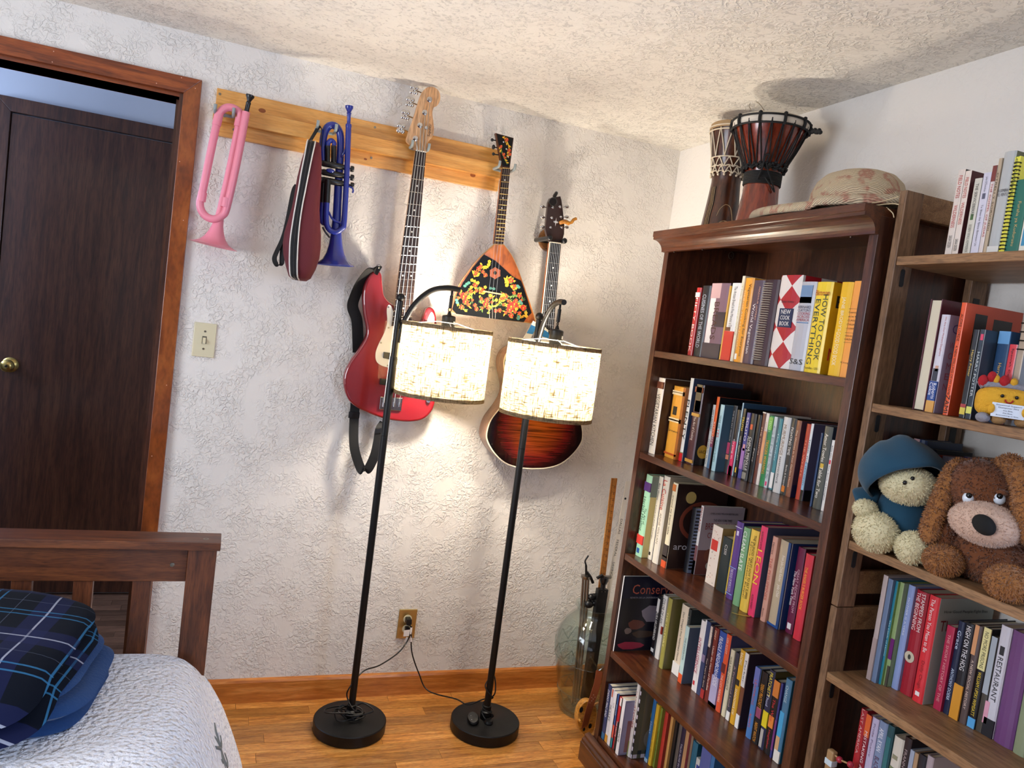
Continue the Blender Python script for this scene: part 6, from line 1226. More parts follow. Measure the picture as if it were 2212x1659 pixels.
# ================================================================== DRUMS, HAT AND WIRE ON TOP OF THE CHERRY BOOKCASE
TOPZ = AZT
REDLAC = WOOD('red_brown_lacquered_drum', '5a1c0c', '7c2a12', '923a1c', (8, 8, 1.2), .2, coat=.7, grain=3); SKIN = M('goat_skin', 'd8cfc0', .7, var=.15, bump=(60, .2, .002))
ROPE = M('black_rope', '0b0b0c', .7, bump=(300, .5, .001)); dx = .785; dy = AX(1480+.217*850, 200+.217*345, dx).y
dj = thing('djembe', (dx, dy, TOPZ), 'large red-brown djembe drum with black ropes on top of the cherry bookcase', 'drum')
djp = [(.066, 0), (.0665, .006), (.0625, .04), (.057, .09), (.053, .14), (.0515, .165), (.054, .19), (.066, .222), (.083, .258), (.098, .295), (.1065, .322), (.109, .335)]
dsp = [(v.x, v.y) for v in spline([(a, b, 0) for a, b in djp], 4)]
G().lathe((dx, dy, TOPZ), dsp, 48).build('shell', REDLAC, dj, smooth=True)
G().lathe((dx, dy, TOPZ), [(.1095, .318), (.112, .324), (.1125, .335), (.111, .343), (.105, .3475), (.08, .349), (.002, .350)], 48, cap=False).build('skin', SKIN, dj, smooth=True)
def ring_path(c, r, z, n=48, wob=0., per=6): return [Vector((c[0]+(r+wob*cos(per*2*pi*k/n))*cos(2*pi*k/n), c[1]+(r+wob*cos(per*2*pi*k/n))*sin(2*pi*k/n), z+wob*sin(per*2*pi*k/n))) for k in range(n)]
def rad_at(prof, z):
    for (r0, z0), (r1, z1) in zip(prof, prof[1:]):
        if z0 <= z <= z1: return r0+(r1-r0)*(z-z0)/max(1e-6, z1-z0)
    return prof[-1][0]
DC = (dx, dy)
for r_, z_ in ((.1135, .314), (.115, .338)): G().tube(ring_path(DC, r_, TOPZ+z_), .0032, 8, closed=True).build('rope_ring', ROPE, dj, smooth=True)
for r_, z_ in ((.0595, .196), (.0615, .203)): G().tube(ring_path(DC, r_, TOPZ+z_, 96, .004, 16), .0034, 6, closed=True).build('rope_ring', ROPE, dj, smooth=True)
NR = 20
for k in range(NR):
    a0 = 2*pi*k/NR
    for s in (-1, 1):
        a1 = a0+s*pi/NR*.72; pts = []
        for j in range(8):
            t = j/7; z = .328*(1-t)+.205*t; a = a0+(a1-a0)*t; r = rad_at(dsp, z)+.0035; pts.append((dx+r*cos(a), dy+r*sin(a), TOPZ+z))
        G().tube(pts, .0021, 5).build('tension_rope', ROPE, dj)
    if k % 2 == 0:
        c0, s0 = cos(a0), sin(a0); kn = G().tube([(dx+.1135*c0, dy+.1135*s0, TOPZ+.310), (dx+.117*c0, dy+.117*s0, TOPZ+.326), (dx+.115*c0, dy+.115*s0, TOPZ+.342)], .0046, 6).ell((dx+.1145*c0, dy+.1145*s0, TOPZ+.342), (.006, .006, .005), 8, 6); kn.build('rope_knot', ROPE, dj, smooth=True)
g = G(); rr_ = random.Random(8)
for k in range(44):
    a = 2*pi*k/44; g.ell((dx+.0635*cos(a), dy+.0635*sin(a), TOPZ+.204+rr_.uniform(-.009, .010)), (.0065, .0065, .0055), 7, 5)
g.build('rope_weave', ROPE, dj, smooth=True)['kind'] = 'stuff'
for k in range(8): G().tube(ring_path(DC, .0545, TOPZ+.152+.0048*k, 40), .0027, 6, closed=True).build('rope_wrap', ROPE, dj, smooth=True)
va = math.atan2(CAM.y-dy, CAM.x-dx)                 # the side of the drum that faces into the room
def onr(a, r, z): return Vector((dx+r*cos(va+a), dy+r*sin(va+a), TOPZ+z))
G().tube(spline([onr(.05, .070, .205), onr(.25, .065, .175), onr(.5, .062, .15), onr(.7, .061, .128), onr(.5, .064, .136), onr(.1, .064, .165)], 5), .0022, 6).build('loose_cord', ROPE, dj)
G().tube(spline([onr(.05, .072, .21), onr(.12, .078, .228), onr(-.02, .076, .225), onr(-.08, .069, .19), onr(-.25, .061, .158)], 5), .0026, 6).build('loose_cord', ROPE, dj)
tl = AX(1772, 285, dx-.02); t0 = Vector((dx+.114*cos(va+1.45), dy+.114*sin(va+1.45), TOPZ+.322)); g = G()
for k in range(9):
    p = t0+(tl-t0)*(k/8); g.ell(p+Vector((0, 0, .004*sin(k*2))), (.0062, .0062, .006), 8, 6)
g.build('rope_tail', ROPE, dj, smooth=True)
WST = M('white_sticker', 'e8e4dc', .5)
def sticker(a, z, w_, h_, r=None):
    g = G(); n = 6; R = (rad_at(dsp, z)+.0009); vs = []
    for i in range(n+1):
        for j in range(n+1):
            u, v = i/n*2-1, j/n*2-1; s = 1/max(1, (u*u+v*v)**.5) if abs(u)+abs(v) > 1.2 else 1; an = va+a+u*s*w_/R; zz = z+v*s*h_; RR = rad_at(dsp, zz)+.0009
            vs.append((dx+RR*cos(an), dy+RR*sin(an), TOPZ+zz))
    g.add(vs, [(i*(n+1)+j, (i+1)*(n+1)+j, (i+1)*(n+1)+j+1, i*(n+1)+j+1) for i in range(n) for j in range(n)]); return g.build('sticker', WST, dj, smooth=True)
sticker(1.25, .075, .009, .022); sticker(-1.35, .115, .007, .016)
# tall carved drum behind it
CARV = WOOD('carved_brown_drum_wood', '2a120a', '4a2412', '663619', (10, 10, 2.2), .3, coat=.5, grain=4)
ex = .845; ey = AX(1480+.217*347, 200+.217*1290, ex).y
cd_ = thing('carved_drum', (ex, ey, TOPZ), 'narrow dark carved drum with white rope net, left of the djembe', 'drum')
cp_ = [(.066, 0), (.0665, .01), (.062, .06), (.055, .13), (.050, .19), (.049, .215), (.054, .26), (.064, .32), (.073, .37), (.076, .392)]
csp = [(v.x, v.y) for v in spline([(a, b, 0) for a, b in cp_], 4)]
G().lathe((ex, ey, TOPZ), csp, 40).build('shell', CARV, cd_, smooth=True)
G().lathe((ex, ey, TOPZ), [(.0765, .380), (.078, .388), (.077, .398), (.072, .402), (.04, .4035), (.002, .404)], 40, cap=False).build('skin', M('tan_skin', 'a88a62', .7, var=.2), cd_, smooth=True)
WR = M('white_rope', 'cdbfa8', .8); EC = (ex, ey)
for r_, z_ in ((.0785, .372), (.0795, .386)): G().tube(ring_path(EC, r_, TOPZ+z_), .0024, 6, closed=True).build('rope_ring', WR, cd_, smooth=True)
def zig(z0, z1, n, ph=0.):
    pts = []
    for k in range(2*n):
        a = pi*k/n+ph; z = z0 if k % 2 else z1
        pts.append((a, z))
    g = G()
    for i in range(len(pts)):
        (a, z), (b, y_) = pts[i], pts[(i+1) % len(pts)]
        if b < a: b += 2*pi
        P = []
        for j in range(6):
            t = j/5; an = a+(b-a)*t; zz = z+(y_-z)*t; R = rad_at(csp, zz)+.003; P.append((ex+R*cos(an), ey+R*sin(an), TOPZ+zz))
        g.tube(P, .0021, 5)
    return g
for z0, z1, n, ph in ((.285, .378, 11, .1), (.252, .285, 11, .1), (.230, .256, 13, .3)): zig(z0, z1, n, ph).build('rope_net', WR, cd_)
for z_, wb in ((.285, .0), (.256, .002), (.236, .003)): G().tube(ring_path(EC, rad_at(csp, z_)+.0032, TOPZ+z_, 64, wb, 14), .0022, 6, closed=True).build('rope_ring', WR, cd_)
for k in range(16): a = 2*pi*k/16; G().ell((ex+.054*cos(a), ey+.054*sin(a), TOPZ+.226), (.0045, .0045, .0045), 8, 6).build('rope_knot', WR, cd_, smooth=True)
vb = math.atan2(CAM.y-ey, CAM.x-ex); LINE = M('carved_pale_line', 'b89a72', .7)
def onc(a, z): R = rad_at(csp, z)+.0006; return Vector((ex+R*cos(vb+a), ey+R*sin(vb+a), TOPZ+z))
for P in ([(.75, .02), (.6, .055), (.3, .07), (0, .065), (-.15, .05)], [(.8, .03), (.55, .11), (.2, .125), (-.1, .11), (-.25, .085)], [(.45, .07), (.42, .04), (.44, .02)], [(.25, .07), (.24, .045), (.26, .02)], [(.05, .065), (.08, .04), (.1, .02)], [(-.12, .06), (-.25, .02)]):
    G().tube(spline([onc(*q) for q in P], 4), .0011, 5).build('carved_line', LINE, cd_)
for k in range(7): G().tube([onc(-.62-.055*k+.03*sin(z_*60), z_) for z_ in [j*.02+.005 for j in range(10)]], .0009 if k % 2 else .0016, 5).build('painted_stripe', LINE if k % 2 else M('ink_stripe', '120c08', .5), cd_)
# straw hat
STRAW = bpy.data.materials.new('speckled_straw'); STRAW.use_nodes = True; nt = STRAW.node_tree; b = nt.nodes['Principled BSDF']; L = nt.links.new
tc = nd(nt, 'ShaderNodeNewGeometry'); n1 = nd(nt, 'ShaderNodeTexNoise'); n1.inputs['Scale'].default_value = 26; n1.inputs['Detail'].default_value = 9; L(tc.outputs['Position'], n1.inputs['Vector'])
r1 = ramp(nt, [(.5, 'dcc8a8'), (.6, 'c48a74'), (.68, 'd8bea0')]); L(n1.outputs[0], r1.inputs[0])
wv = nd(nt, 'ShaderNodeTexWave', bands_direction='DIAGONAL'); wv.inputs['Scale'].default_value = 95; wv.inputs['Distortion'].default_value = 2.5; L(tc.outputs['Position'], wv.inputs['Vector'])
r2 = ramp(nt, [(.0, 'a8a29a'), (.5, 'ffffff')]); L(wv.outputs[0], r2.inputs[0])
mx = nd(nt, 'ShaderNodeMix', data_type='RGBA', blend_type='MULTIPLY'); mx.inputs[0].default_value = .8; L(r1.outputs[0], mx.inputs[6]); L(r2.outputs[0], mx.inputs[7]); L(mx.outputs[2], b.inputs['Base Color']); b.inputs['Roughness'].default_value = .75
bp = nd(nt, 'ShaderNodeBump'); bp.inputs['Distance'].default_value = .003; bp.inputs['Strength'].default_value = .8; L(wv.outputs[0], bp.inputs['Height']); L(bp.outputs[0], b.inputs['Normal'])
hx_, hy_ = .785, -1.215
ht = thing('straw_hat', (hx_, hy_, TOPZ), 'straw hat with reddish speckles lying brim down on the cherry bookcase', 'hat')
rg = []
for (r_, z_) in ((.97, .003), (1.0, .006), (1.0, .018), (.985, .027), (.93, .026), (.8, .022), (.65, .018), (.5, .014)):
    rg.append([Vector((hx_+.188*r_*math.copysign(abs(cos(2*pi*k/48))**.7, cos(2*pi*k/48)), hy_+(.30 if sin(2*pi*k/48) > 0 else .225)*r_*math.copysign(abs(sin(2*pi*k/48))**.8, sin(2*pi*k/48)), TOPZ+z_+.004*sin(6*pi*k/48)*r_+(.012*r_ if sin(2*pi*k/48) < -.2 else 0))) for k in range(48)])
g = G().loft(rg, cap=False); o = g.build('brim', STRAW, ht, smooth='all'); md = o.modifiers.new('t', 'SOLIDIFY'); md.thickness = .004
G().lathe((hx_, hy_-.01, TOPZ), [(.124, .012), (.126, .04), (.122, .075), (.110, .104), (.090, .123), (.062, .133), (.03, .137), (.001, .1375)], 40, sx=.9, sy=1.0, cap=False).build('crown', STRAW, ht, smooth='all')
CS = M('straw_cord', 'cdb892', .8)
for a_, b_, c_ in (((1855, 440), (1900, 436), (1940, 425)), ((1880, 445), (1925, 440), (1942, 442)), ((1915, 448), (1928, 460), (1931, 470))):
    P = [AX(*q, hx_-.125) for q in (a_, b_, c_)]; G().tube(spline(P, 5), .0012, 5).build('straw_strand', CS, ht)
P = [AX(*q, .80) for q in ((1612, 262), (1622, 240), (1618, 228), (1628, 219), (1640, 224), (1650, 238))]
wr = G().tube(spline(P, 6), .0012, 6).build('wire_hook', M('bare_wire', '9a9080', .4, .8)); tag(wr, 'bent bare wire hook sticking up between the two drums', 'wire')

# ================================================================== GLASS JAR AND WHAT STANDS IN IT
vx, vy = .785, -.205
GL = bpy.data.materials.new('green_tinted_glass'); GL.use_nodes = True; nt = GL.node_tree; L = nt.links.new
for n in list(nt.nodes): nt.nodes.remove(n)
out = nd(nt, 'ShaderNodeOutputMaterial'); tr = nd(nt, 'ShaderNodeBsdfTransparent'); gl_ = nd(nt, 'ShaderNodeBsdfGlossy'); gl_.inputs['Roughness'].default_value = .04; tr.inputs['Color'].default_value = (.90, .95, .935, 1)
fr = nd(nt, 'ShaderNodeLayerWeight'); pw = nd(nt, 'ShaderNodeMath', operation='POWER'); pw.inputs[1].default_value = 3; L(fr.outputs['Facing'], pw.inputs[0]); ma = nd(nt, 'ShaderNodeMath', operation='MULTIPLY_ADD'); ma.inputs[1].default_value = .75; ma.inputs[2].default_value = .05; L(pw.outputs[0], ma.inputs[0])
mx = nd(nt, 'ShaderNodeMixShader'); L(ma.outputs[0], mx.inputs[0]); L(tr.outputs[0], mx.inputs[1]); L(gl_.outputs[0], mx.inputs[2]); L(mx.outputs[0], out.inputs[0])
vp = [(.100, .001), (.108, .006), (.116, .05), (.133, .12), (.152, .20), (.161, .26), (.158, .31), (.140, .355), (.112, .385), (.094, .402), (.089, .414), (.094, .424), (.098, .430), (.097, .436), (.090, .437), (.084, .428), (.083, .414), (.088, .402), (.106, .381), (.134, .352), (.152, .31), (.155, .26), (.146, .20), (.127, .12), (.110, .05), (.098, .012), (.002, .010)]
vp = [(a*.93, b) for a, b in vp]
vsp = [(v.x, v.y) for v in spline([(a, b, 0) for a, b in vp], 3)]
jar = thing('glass_jar', (vx, vy, 0), 'large clear glass jar with embossed zigzags in the corner beside the bookcase', 'jar')
G().lathe((vx, vy, 0), vsp, 56).build('vessel', GL, jar, smooth='all')
vout = [(v.x, v.y) for v in spline([(a, b, 0) for a, b in vp[:13]], 3)]
def zigjar(z0, z1, n): 
    g = G(); P = []
    for k in range(n*2):
        a = pi*k/n; z = z0 if k % 2 else z1; P.append((a, z))
    for i in range(len(P)):
        (a, z), (b_, y_) = P[i], P[(i+1) % len(P)]
        if b_ < a: b_ += 2*pi
        Q = []
        for j in range(5):
            t = j/4; an = a+(b_-a)*t; zz = z+(y_-z)*t; R = rad_at(vout, zz)+.0008; Q.append((vx+R*cos(an), vy+R*sin(an), zz))
        g.tube(Q, .0024, 6)
    return g
zigjar(.235, .285, 12).build('embossed_zigzag', GL, jar, smooth=True); zigjar(.055, .085, 14).build('embossed_zigzag', GL, jar, smooth=True)
for z_ in (.225, .092): G().tube([Vector((vx+(rad_at(vout, z_)+.0006)*cos(2*pi*k/56), vy+(rad_at(vout, z_)+.0006)*sin(2*pi*k/56), z_)) for k in range(56)], .0022, 6, closed=True).build('embossed_band', GL, jar, smooth=True)
G().tube(spline([(vx+.06, vy-.14, .31), (vx+.05, vy-.185, .30), (vx+.045, vy-.195, .26), (vx+.05, vy-.175, .22), (vx+.055, vy-.145, .20)], 6), .009, 12).build('handle', GL, jar, smooth=True)
YSM = WOOD('yardstick_wood', '9a5a1c', 'b8742c', 'c88a42', (16, 16, 1), .4, grain=3)
def stick(name, top, bot, wv_, th, mat, label, cat):
    top, bot = Vector(top), Vector(bot); d = (top-bot); u = Vector((d.z, 0, -d.x)).normalized(); n = Vector((0, 1, 0))
    o = G().obox((top+bot)/2, u*wv_/2, n*th/2, d/2).build(name, mat); tag(o, label, cat); return o, top, bot, u, d.normalized()
o, tp_, bt, u, d_ = stick('yardstick', AY(1327, 1033, vy), (.8, vy+.004, .02), .025, .005, YSM, 'wooden yardstick standing upright in the glass jar', 'ruler')
g = G(); lg = (tp_-bt).length
for k in range(int(lg/.0254*4)):
    p = tp_-d_*(.00635*k+.004); ln = .011 if k % 4 == 0 else .006; g.obox(p-u*(.0125-ln/2)+Vector((0, -.0028, 0)), u*ln/2, (0, .0001, 0), d_*.0006)
for k in range(1, 22): letters(g, str(36-k), tp_-d_*(.0254*k+.009)+u*.004+Vector((0, -.0029, 0)), -d_, u, .011, .008)
g.build('ruler_marks', ink('2a1a0a'), o)
o, tp_, bt, u, d_ = stick('white_stick', AY(1357, 1040, vy+.02), (.815, vy+.024, .02), .019, .004, M('white_painted_wood', 'e6e0d4', .5), 'white measuring stick lettered with a bank name leaning beside the yardstick', 'ruler')
g = G()
for wd_, t_, ln in (('DALLAS', .185, .062), ('FEDERAL', .275, .070), ('SAVINGS', .365, .066)): letters(g, wd_, tp_-d_*t_+Vector((0, -.0023, 0)), -d_, u, ln, .0095)
g.lathe(tp_-d_*.07+Vector((0, -.0021, 0)), [(.005, 0), (.005, .0003), (.003, .0003)], 6, (0, -1, 0)); g.build('stick_lettering', ink('1c1a18'), o)
SILV = M('satin_silver', '9a9690', .3, 1.)
tr1 = thing('camera_tripod', (.735, vy, .012), 'silver folded camera tripod with black pan handle standing in the glass jar', 'tripod')
for k, (ddx, ddy) in enumerate(((-.012, 0), (.006, -.01), (.006, .012))):
    G().tube([(.742+ddx, vy+ddy, .03), (.728+ddx, vy+ddy, .36), (.712+ddx, vy+ddy, .548)], .005, 10).build('leg', SILV, tr1, smooth=True)
G().lathe((.711, vy, .545), [(.017, 0), (.020, .004), (.020, .012), (.012, .016)], 18).build('head_plate', SILV, tr1, smooth=True)
p_ = [AY(x_, y_, vy-.01) for x_, y_ in ((1266, 1242), (1266, 1222), (1264, 1212), (1271, 1200))]; G().tube(spline(p_, 5), [.0045]*6+[.0032]*10, 10).build('pan_handle', BLKP, tr1, smooth=True)
p_ = [AY(x_, y_, vy-.012) for x_, y_ in ((1268, 1236), (1275, 1246), (1281, 1259))]; G().tube(spline(p_, 5), .006, 8).build('clamp_lever', BLKP, tr1, smooth=True)
for x_, y_, r_ in ((1278, 1290, .014), (1283, 1288, .012), (1272, 1305, .016), (1284, 1303, .012)): G().ell(AY(x_, y_, vy-.015), (r_*1.2, r_, r_), 14, 10).build('joint_knob', BLKP, tr1, smooth=True)
tr2 = thing('black_stand', (.80, vy-.03, .055), 'black folded stand with clamp head standing in the glass jar', 'stand')
a_, b_ = AY(1291, 1272, vy-.03), AY(1318, 1272, vy-.03)
G().box(a_.x, b_.x-.012, vy-.040, vy-.014, .06, a_.z).build('folded_legs', BLKP, tr2, bevel=.002)
for x_ in (a_.x+.012, a_.x+.026): G().cyl((x_, vy-.045, a_.z-.006), (x_, vy-.0465, a_.z-.006), .002, n=8).build('rivet', SILV, tr2)
hx0 = (a_.x+b_.x)/2-.004; G().lathe((hx0, vy-.028, a_.z), [(.010, 0), (.010, .018), (.014, .022), (.018, .035), (.018, .046), (.010, .05)], 16).build('clamp_head', BLKP, tr2, smooth=True)
G().obox((hx0-.022, vy-.03, a_.z+.05), (.012, 0, .007), (0, .006, 0), (-.002, 0, .003)).build('clamp_jaw', BLKP, tr2, bevel=.001); G().obox((hx0+.012, vy-.03, a_.z+.048), (.014, 0, 0), (0, .008, 0), (0, 0, .005)).build('clamp_jaw', SILV, tr2, bevel=.001)
# wooden instrument with strap leaning between jar and bookcase
YW = -.42; wf = lambda x, y: AY(x, y, YW); HON = WOOD('honey_wood', 'b0701e', 'cf9038', 'dca452', (4, 12, 12), .3, coat=.5, grain=3)
wi = thing('wooden_instrument', (wf(1264, 1585).x, YW, 0), 'honey-coloured wooden instrument body with leather strap leaning beside the bookcase', 'instrument')
ow = [(v.x, v.y) for v in spline([(wf(*q).x, max(.004, wf(*q).z), 0) for q in ((1262, 1512), (1250, 1524), (1244, 1545), (1246, 1566), (1253, 1580), (1264, 1587), (1276, 1580), (1283, 1562), (1286, 1540), (1284, 1522), (1275, 1512))], 4, True)]
G().prism(ow, YW-.014, YW+.016).build('body', HON, wi, bevel=.004)
for x_, y_, r_ in ((1252, 1529, .0075), (1271, 1564, .0065), (1258, 1571, .005)):
    p = wf(x_, y_); G().lathe((p.x, YW-.0142, p.z), [(r_, 0), (r_, .0003), (.001, .0004)], 14, (0, -1, 0), sy=1.5).build('sound_hole', M('hole_black', '020202', .9), wi)
p = wf(1250, 1550); G().tube([(p.x-.004, YW-.014, p.z), (p.x-.008, YW-.032, p.z+.001)], .004, 10).build('peg', HON, wi, smooth=True)
G().tube([wf(1278, 1520)+Vector((0, -.012, 0)), wf(1292, 1518)+Vector((0, .0, 0))], .0045, 8).build('peg', HON, wi, smooth=True)
LEA = M('brown_leather', '7a3a1c', .5, bump=(120, .2, .001)); sp2 = spline([wf(1300, 1455)+Vector((0, .02, 0)), wf(1290, 1478)+Vector((0, 0, 0)), wf(1276, 1502)+Vector((0, -.018, 0)), wf(1263, 1530)+Vector((0, -.03, 0)), wf(1257, 1556)+Vector((0, -.028, 0)), wf(1257, 1566)+Vector((0, -.017, 0))], 6)
G().ribbon(sp2, (1, .1, .35), .026, .003).build('strap', LEA, wi)
for x_, y_ in ((1272, 1500), (1275, 1503), (1272, 1507), (1276, 1494), (1279, 1499), (1268, 1511), (1271, 1513)): G().ell(wf(x_, y_)+Vector((0, -.024, 0)), (.0011, .0008, .0011), 6, 4).build('stitch', WPK, wi)

# ================================================================== SOFT TOYS ON THE LIGHT-BROWN BOOKCASE
def furry(g, c, rad, n, ln, rot=None, lean=(0, 0, -.35), seed=1, mi=0):
    """ellipsoid covered with short tapered tufts"""
    c = Vector(c); g.ell(c, rad, 22, 14, rot, mi); R = random.Random(seed); k0 = len(g.v)
    for _ in range(n):
        z = R.uniform(-1, 1); a = R.uniform(0, 2*pi); s = (1-z*z)**.5; d = Vector((s*cos(a), s*sin(a), z)); p = Vector((d.x*rad[0], d.y*rad[1], d.z*rad[2])); nr = Vector((d.x/rad[0], d.y/rad[1], d.z/rad[2])).normalized()
        if rot is not None: p = rot @ p; nr = rot @ nr
        dr = (nr+Vector(lean)+Vector((R.uniform(-.5, .5), R.uniform(-.5, .5), R.uniform(-.5, .5)))).normalized(); sd = dr.cross(Vector((R.uniform(-1, 1), R.uniform(-1, 1), R.uniform(-1, 1)))).normalized()
        b0 = c+p-nr*.001; w_ = ln*.22; g.add([b0-sd*w_, b0+sd*w_, b0+dr*ln], [(0, 1, 2)], mi)
    return g
Q2 = lambda x, y, X_: AX(1800+.235*x, 920+.235*y, X_)
CREAM = M('cream_plush', 'd6cba4', .95, sheen=.3); TEAL = M('teal_jersey', '0e4058', .9, bump=(220, .3, .001), sheen=.2); EYE = M('black_bead', '060607', .12)
be = thing('teddy_bear', (.72, -1.56, BSH[2]), 'cream teddy bear in a teal hooded top on the light-brown bookcase', 'plush toy')
furry(G(), Q2(640, 980, .75)+Vector((0, 0, .004)), (.06, .06, .052), 1500, .006, seed=1).build('body', CREAM, be, smooth='all')
lc = Q2(385, 1000, .660); furry(G(), (lc.x, lc.y, BSH[2]+.0435), (.042, .050, .043), 2200, .006, seed=2).build('leg', CREAM, be, smooth='all')
lc = Q2(735, 1115, .68); furry(G(), (lc.x, lc.y, BSH[2]+.0345), (.036, .032, .034), 1500, .006, seed=3).build('leg', CREAM, be, smooth='all')
lc = Q2(295, 765, .650); furry(G(), lc, (.025, .025, .021), 1000, .005, seed=4).build('paw', CREAM, be, smooth='all')
tc_ = Q2(640, 800, .73); G().lathe((tc_.x, tc_.y, tc_.z), [(.045, -.034), (.060, -.030), (.063, -.012), (.058, .004), (.050, .03), (.035, .045)], 32, (-.1, -.1, 1)).build('sweatshirt', TEAL, be, smooth='all')
a_, b_ = Q2(420, 700, .70), Q2(225, 705, .672)
G().tube(spline([a_, (a_+b_)/2+Vector((0, 0, .006)), b_], 4), [.020, .026, .028, .029, .030, .031, .032, .033, .030], 20).build('sleeve', TEAL, be, smooth='all')
hc_ = Q2(690, 545, .698); furry(G(), hc_, (.058, .056, .042), 3200, .005, lean=(0, 0, -.2), seed=5).build('head', CREAM, be, smooth='all')
c_ = Q2(640, 455, .712); op_ = ((CAM-c_).normalized()*.62-UP*.72+RT*.34).normalized(); e1_ = op_.orthogonal().normalized(); e2_ = op_.cross(e1_); rg = []
for i in range(15):
    t = math.radians(71+i*7.7); rg.append([c_+Vector(((op_.x*cos(t)+(e1_.x*cos(a)+e2_.x*sin(a))*sin(t))*.092, (op_.y*cos(t)+(e1_.y*cos(a)+e2_.y*sin(a))*sin(t))*.080, (op_.z*cos(t)+(e1_.z*cos(a)+e2_.z*sin(a))*sin(t))*(.074+.012*noise.noise((cos(a)*2, sin(a)*2, t))))) for a in [2*pi*k/40 for k in range(40)]])
g = G().loft(rg, cap=False); o = g.build('hood', TEAL, be, smooth='all'); md = o.modifiers.new('t', 'SOLIDIFY'); md.thickness = .005
for x_, y_ in ((658, 522), (728, 485)):
    d = ray(1800+.235*x_, 920+.235*y_).normalized(); p = Q2(x_, y_, .70)
    # rest the bead on the head surface
    tt = 0
    for k in range(400):
        q = CAM+d*(1.3+k*.002); e = Vector(((q.x-hc_.x)/.058, (q.y-hc_.y)/.056, (q.z-hc_.z)/.042))
        if e.length < 1.02: p = q; break
    G().ell(p, (.0042, .0042, .005), 10, 8).build('eye', EYE, be, smooth='all')
BRN = M('brown_plush', '6e3c1a', .95, sheen=.35); BRL = M('tan_brown_plush', '96602e', .95, sheen=.35); MUZ = M('pinkish_cream_plush', 'c8a894', .95, sheen=.3); NOSE = M('black_velvet', '0c0b0b', .9); EYW = M('white_eye', 'd8e0ea', .15)
dg = thing('toy_dog', (.74, -1.75, BSH[2]), 'brown plush dog with long ears and a big pale muzzle', 'plush toy')
lc = Q2(1380, 1250, .76); furry(G(), (lc.x, lc.y, BSH[2]+.055), (.058, .075, .056), 3500, .007, seed=11).build('body', BRN, dg, smooth='all')
lc = Q2(1015, 1235, .685); furry(G(), (lc.x, lc.y, BSH[2]+.031), (.036, .036, .030), 1900, .007, seed=12).build('leg', BRL, dg, smooth='all')
lc = Q2(1620, 1425, .69); furry(G(), (lc.x, lc.y, BSH[2]+.033), (.038, .040, .032), 1900, .007, seed=13).build('leg', BRL, dg, smooth='all')
lc = Q2(1010, 1010, .715); furry(G(), lc+Vector((0, 0, -.004)), (.026, .030, .042), 1200, .007, seed=14).build('arm', BRN, dg, smooth='all')
hc2 = Q2(1370, 590, .765); furry(G(), hc2, (.066, .072, .064), 4200, .006, seed=15).build('head', BRN, dg, smooth='all')
mc_ = Q2(1395, 900, .712); furry(G(), mc_, (.050, .070, .042), 3600, .004, seed=16, lean=(0, 0, 0)).build('muzzle', MUZ, dg, smooth='all')
def on_ell(x_, y_, c, rad):
    d = ray(1800+.235*x_, 920+.235*y_).normalized()
    for k in range(600):
        q = CAM+d*(1.2+k*.0015); e = Vector(((q.x-c.x)/rad[0], (q.y-c.y)/rad[1], (q.z-c.z)/rad[2]))
        if e.length < 1.0: return q
    return CAM+d*1.6
p = on_ell(1385, 910, mc_, (.05, .07, .042)); G().ell(p, (.014, .024, .018), 18, 12, Matrix.Rotation(.35, 3, 'X')).build('nose', NOSE, dg, smooth='all')
for x_, y_ in ((1242, 655), (1525, 662)):
    p = on_ell(x_, y_, hc2, (.066, .072, .064)); e_ = G().ell(p+Vector((.002, .001, -.002)), (.011, .011, .0125), 16, 10).build('eye', EYW, dg, smooth='all')
    dcam = (CAM-p).normalized(); G().ell(p+Vector((.002, .001, -.002))+dcam*.0075+Vector((0, 0, .005)), (.0052, .0058, .0062), 12, 8).build('pupil', EYE, e_, smooth='all')
    furry(G(), p+Vector((.006, .003, .011)), (.013, .015, .007), 160, .004, seed=17).build('eyelid', BRN, dg, smooth='all')
def ear(pts, rr, seed, name='ear'):
    P = spline(pts, 5); n = len(P); g = G()
    for i in range(0, n, 2):
        t = i/(n-1); r_ = rr[0]*(1-t)+rr[1]*t; furry(g, P[i], (r_*.75, r_, r_*1.25), 420, .007, seed=seed+i)
    return g.build(name, BRL, dg, smooth='all')
ear([Q2(1230, 400, .765), Q2(1120, 400, .735), Q2(1045, 520, .712), Q2(975, 700, .695), Q2(915, 860, .688), Q2(880, 1000, .684)], (.015, .021), 40)
ear([Q2(1520, 400, .765), Q2(1640, 370, .76), Q2(1720, 480, .745), Q2(1750, 680, .735), Q2(1770, 860, .73), Q2(1790, 960, .73)], (.018, .023), 70)
